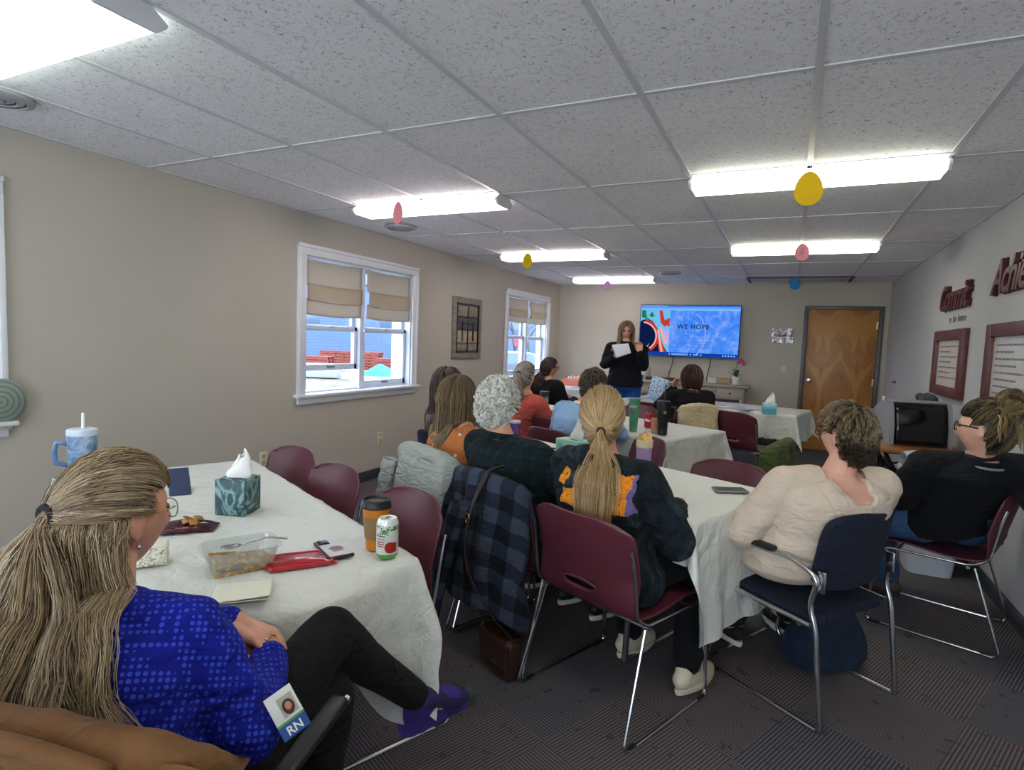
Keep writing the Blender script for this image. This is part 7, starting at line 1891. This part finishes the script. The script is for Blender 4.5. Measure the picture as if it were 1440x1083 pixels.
# sideboard things
SB = .885
o = thing('soundbar', 'long grey soundbar on the sideboard under the television', 'soundbar', (-1.78, 9.0, SB)); MB().box((0, 0, .025), (.46, .07, .05), bev=.01).build('soundbar_case', M('soundbar_grey', '#55524f', .6), o); MB().box((0, -.036, .025), (.44, .002, .04)).build('speaker_cloth', M('speaker_cloth', '#3c3a39', .9), o)
v_ = thing('vase', 'white ribbed vase on the sideboard behind the standing woman', 'vase', (-2.06, 9.14, SB))
MB().lathe([(.05, 0), (.085, .05), (.095, .12), (.08, .2), (.055, .25), (.06, .27), (.052, .268), (.045, .25), (0, .24)], 28, cap=True).build('vase_body', M('vase_white', '#cfcdc8', .4), v_)
bx = thing('small_speaker', 'small black box on the left of the sideboard', 'speaker', (-2.09, 8.98, SB)); MB().box((0, 0, .035), (.07, .06, .07), bev=.008).build('speaker_case', BLACKP, bx); MB().lathe([(.022, 0), (.022, .003), (.012, .0), (0, .0)], 20, (0, -.031, .035), rot=(PI / 2, 0, 0)).build('speaker_cone', M('speaker_cloth'), bx)
for x, w_, h_, c, lab in ((-1.03, .12, .085, '#cfcac2', 'small white box on the sideboard right of the dark bob'), (-.86, .16, .07, '#a8926f', 'tan box with lid on the sideboard beside the orchid')):
    o = thing('storage_box', lab, 'box', (x, 9.1, SB)); MB().box((0, 0, h_ / 2), (w_, .1, h_), bev=.004).build('box_body', M('box_' + c.strip('#'), c, .6), o); MB().box((0, 0, h_ + .004), (w_ + .008, .108, .01), bev=.003).build('box_lid', M('boxlid_' + c.strip('#'), tuple(q * .85 for q in hx(c)), .6), o)
orc = thing('orchid', 'magenta orchid in white pot on right end of sideboard', 'orchid', (-.70, 9.06, SB))
MB().lathe([(.085, 0), (.10, .006), (.098, .012), (0, .010)], 28, cap=True).build('saucer', M('vase_white'), orc); MB().lathe([(.045, .012), (.062, .10), (.066, .12), (.058, .12), (.05, .1), (0, .1)], 28, cap=True).build('pot', M('pot_white', '#dedad6', .35), orc)
m = MB()
for k, (a, L_, up) in enumerate(((.2, .13, .05), (2.9, .14, .06), (1.5, .10, .11), (4.4, .12, .07), (3.6, .10, .12))):
    m.grid(lambda u, v, a=a, L_=L_, up=up: (math.cos(a) * v * L_ - math.sin(a) * (u - .5) * .05 * math.sin(PI * min(1, v + .12)), math.sin(a) * v * L_ + math.cos(a) * (u - .5) * .05 * math.sin(PI * min(1, v + .12)), .11 + up * math.sin(v * 2.2)), 4, 8)
m.build('leaves', M('orchid_leaf', '#2f5c2c', .4), orc, smooth=True, solid=.003)
MB().tube(bez([(0, 0, .1), (-.02, 0, .22), (.01, -.01, .32), (.05, -.02, .36)], 8), .004, 6).build('stem', M('stem_green', '#3f5d2f', .5), orc)
m = MB()
for k, (x, z) in enumerate(((.05, .36), (.075, .335), (.02, .33), (.09, .31))):
    for q in range(5): a = q * 2 * PI / 5 + k; m.ell((x + math.cos(a) * .018, -.025, z + math.sin(a) * .018), (.014, .004, .012), (0, -a, 0), 10, 6)
m.build('petals', M('orchid_pink', '#b03878', .5), orc, smooth=True)
# table 0 things and papers
o = thing('candy_carton', 'coral orange open carton on the back left corner table', 'carton', (-3.05, 8.62, Z), .1)
m = MB(); 
for sx, sy, w_, d_ in ((0, -.09, .34, .006), (0, .09, .34, .006), (-.17, 0, .006, .18), (.17, 0, .006, .18)): m.box((sx, sy, .05), (w_, d_, .10))
m.box((0, 0, .004), (.34, .18, .006)); m.build('carton_walls', M('coral_card', '#dd7f63', .6), o, smooth=False)
m = MB()
for k in range(5): m.tube(bez([(-.1 + k * .05, -.04, .05), (-.08 + k * .05, 0, .13 + .01 * (k % 2)), (-.06 + k * .05, .04, .06)], 5), .012, 8)
m.build('wrapped_items', M('wrap_white', '#e5dcdc', .5), o, smooth=True); MB().box((.06, .10, .11), (.2, .006, .10)).build('carton_flap', M('coral_card'), o)
PAPR = M('paper_white', '#dfe2ea', .7)
def paper(x, y, rz, label, grp=None, c=None, w=.216, h=.279):
    o = MB().grid(lambda u, v: ((u - .5) * w, (v - .5) * h, .002 + .002 * noise.noise(V((u * 2 + x, v * 2, 1)))), 6, 6).build('paper_sheet', c or PAPR, None, smooth=True, solid=.0012); o.location = (x, y, Z); o.rotation_euler = (0, 0, rz); return tag(o, label, 'paper', grp)
BLP = M('paper_blue', '#a9b8dc', .6)
paper(-2.85, 8.25, .4, 'white and blue sheet on the back left corner table', None, BLP)
for k, (x, y, r) in enumerate(((-.62, 7.05, .3), (-.45, 6.95, 1.0), (-.33, 7.12, .1), (-.78, 7.12, -.4), (-1.15, 7.15, .2))): paper(x, y, r, 'loose sheet of paper on the far table', 'loose papers on the far table', BLP if k % 2 else PAPR)
ps = thing('picture_stand', 'standing blue and white picture card on the far table, tilted', 'picture', (-1.45, 7.02, Z), .3)
m = MB(); m.box((0, 0, .15), (.2, .006, .29), rot=(-.15, .0, 0), bev=.002); m.build('picture_card', marble('blue_white_print', '#6f93c4', '#a9c1e0', '#dbe6f2', 7, 2), ps); MB().box((0, .05, .10), (.03, .004, .21), rot=(.38, 0, 0)).build('easel_leg', M('silver_grey'), ps); ps.rotation_euler = (0, .22, .3)
dp = MB(); dp.box((0, 0, .045), (.36, .03, .1), bev=.008)
tag(dp.build('display_box', BLACKP), 'small black case standing on corner of the back wall, behind short haired person', 'case').location = (-2.62, 8.75, Z)
cd_ = thing('candy_dish', 'pink wrapped sweets on the third table before the black sweater', 'sweets', (-2.0, 5.3, Z)); 
cd_.location = (-2.02, 4.98, Z)
for k in range(5): MB().ell((.05 * (k - 2), .012 * math.sin(k * 2), .012), (.02, .011, .011), (0, 0, k)).build('sweet', M('sweet_pink' if k % 2 else 'sweet_cream', '#c04a66' if k % 2 else '#dcc9a6', .35), cd_, smooth=True)
# ------------------------------------------------------------------ camera, sky, view
cam = bpy.data.cameras.new('camera'); co_ = bpy.data.objects.new('camera', cam); COL.objects.link(co_)
cam.sensor_width = 36; cam.sensor_fit = 'HORIZONTAL'; cam.lens = 814.4 / 1440 * 36; cam.clip_start = .02; cam.clip_end = 300
Rr = Matrix(((0.90004398, -0.4304926, -0.06780087), (0.43411511, 0.89931284, 0.05273038), (0.03827416, -0.07689305, 0.99630445)))  # columns: right, forward, up
Cm = Matrix((Rr.col[0], Rr.col[2], -Rr.col[1])).transposed()
co_.matrix_world = Matrix.Translation((0, 0, 1.41)) @ Cm.to_4x4()
SC.camera = co_
w = bpy.data.worlds.new('sky'); SC.world = w; w.use_nodes = True; nt = w.node_tree
bg = nt.nodes['Background']; tc = nt.nodes.new('ShaderNodeTexCoord'); sp = nt.nodes.new('ShaderNodeSeparateXYZ'); cr = nt.nodes.new('ShaderNodeValToRGB')
nt.links.new(tc.outputs['Generated'], sp.inputs[0]); nt.links.new(sp.outputs[2], cr.inputs[0]); nt.links.new(cr.outputs[0], bg.inputs[0])
cr.color_ramp.elements[0].color = (.87, .94, 1, 1); cr.color_ramp.elements[1].color = (.62, .78, 1, 1); bg.inputs[1].default_value = 5.2
SC.view_settings.view_transform = 'Standard'; SC.view_settings.look = 'None'; SC.view_settings.gamma = 1; SC.view_settings.use_curve_mapping = False
SC.view_settings.exposure = .72
SC.cycles.max_bounces = 7; SC.cycles.diffuse_bounces = 4; SC.cycles.transparent_max_bounces = 10
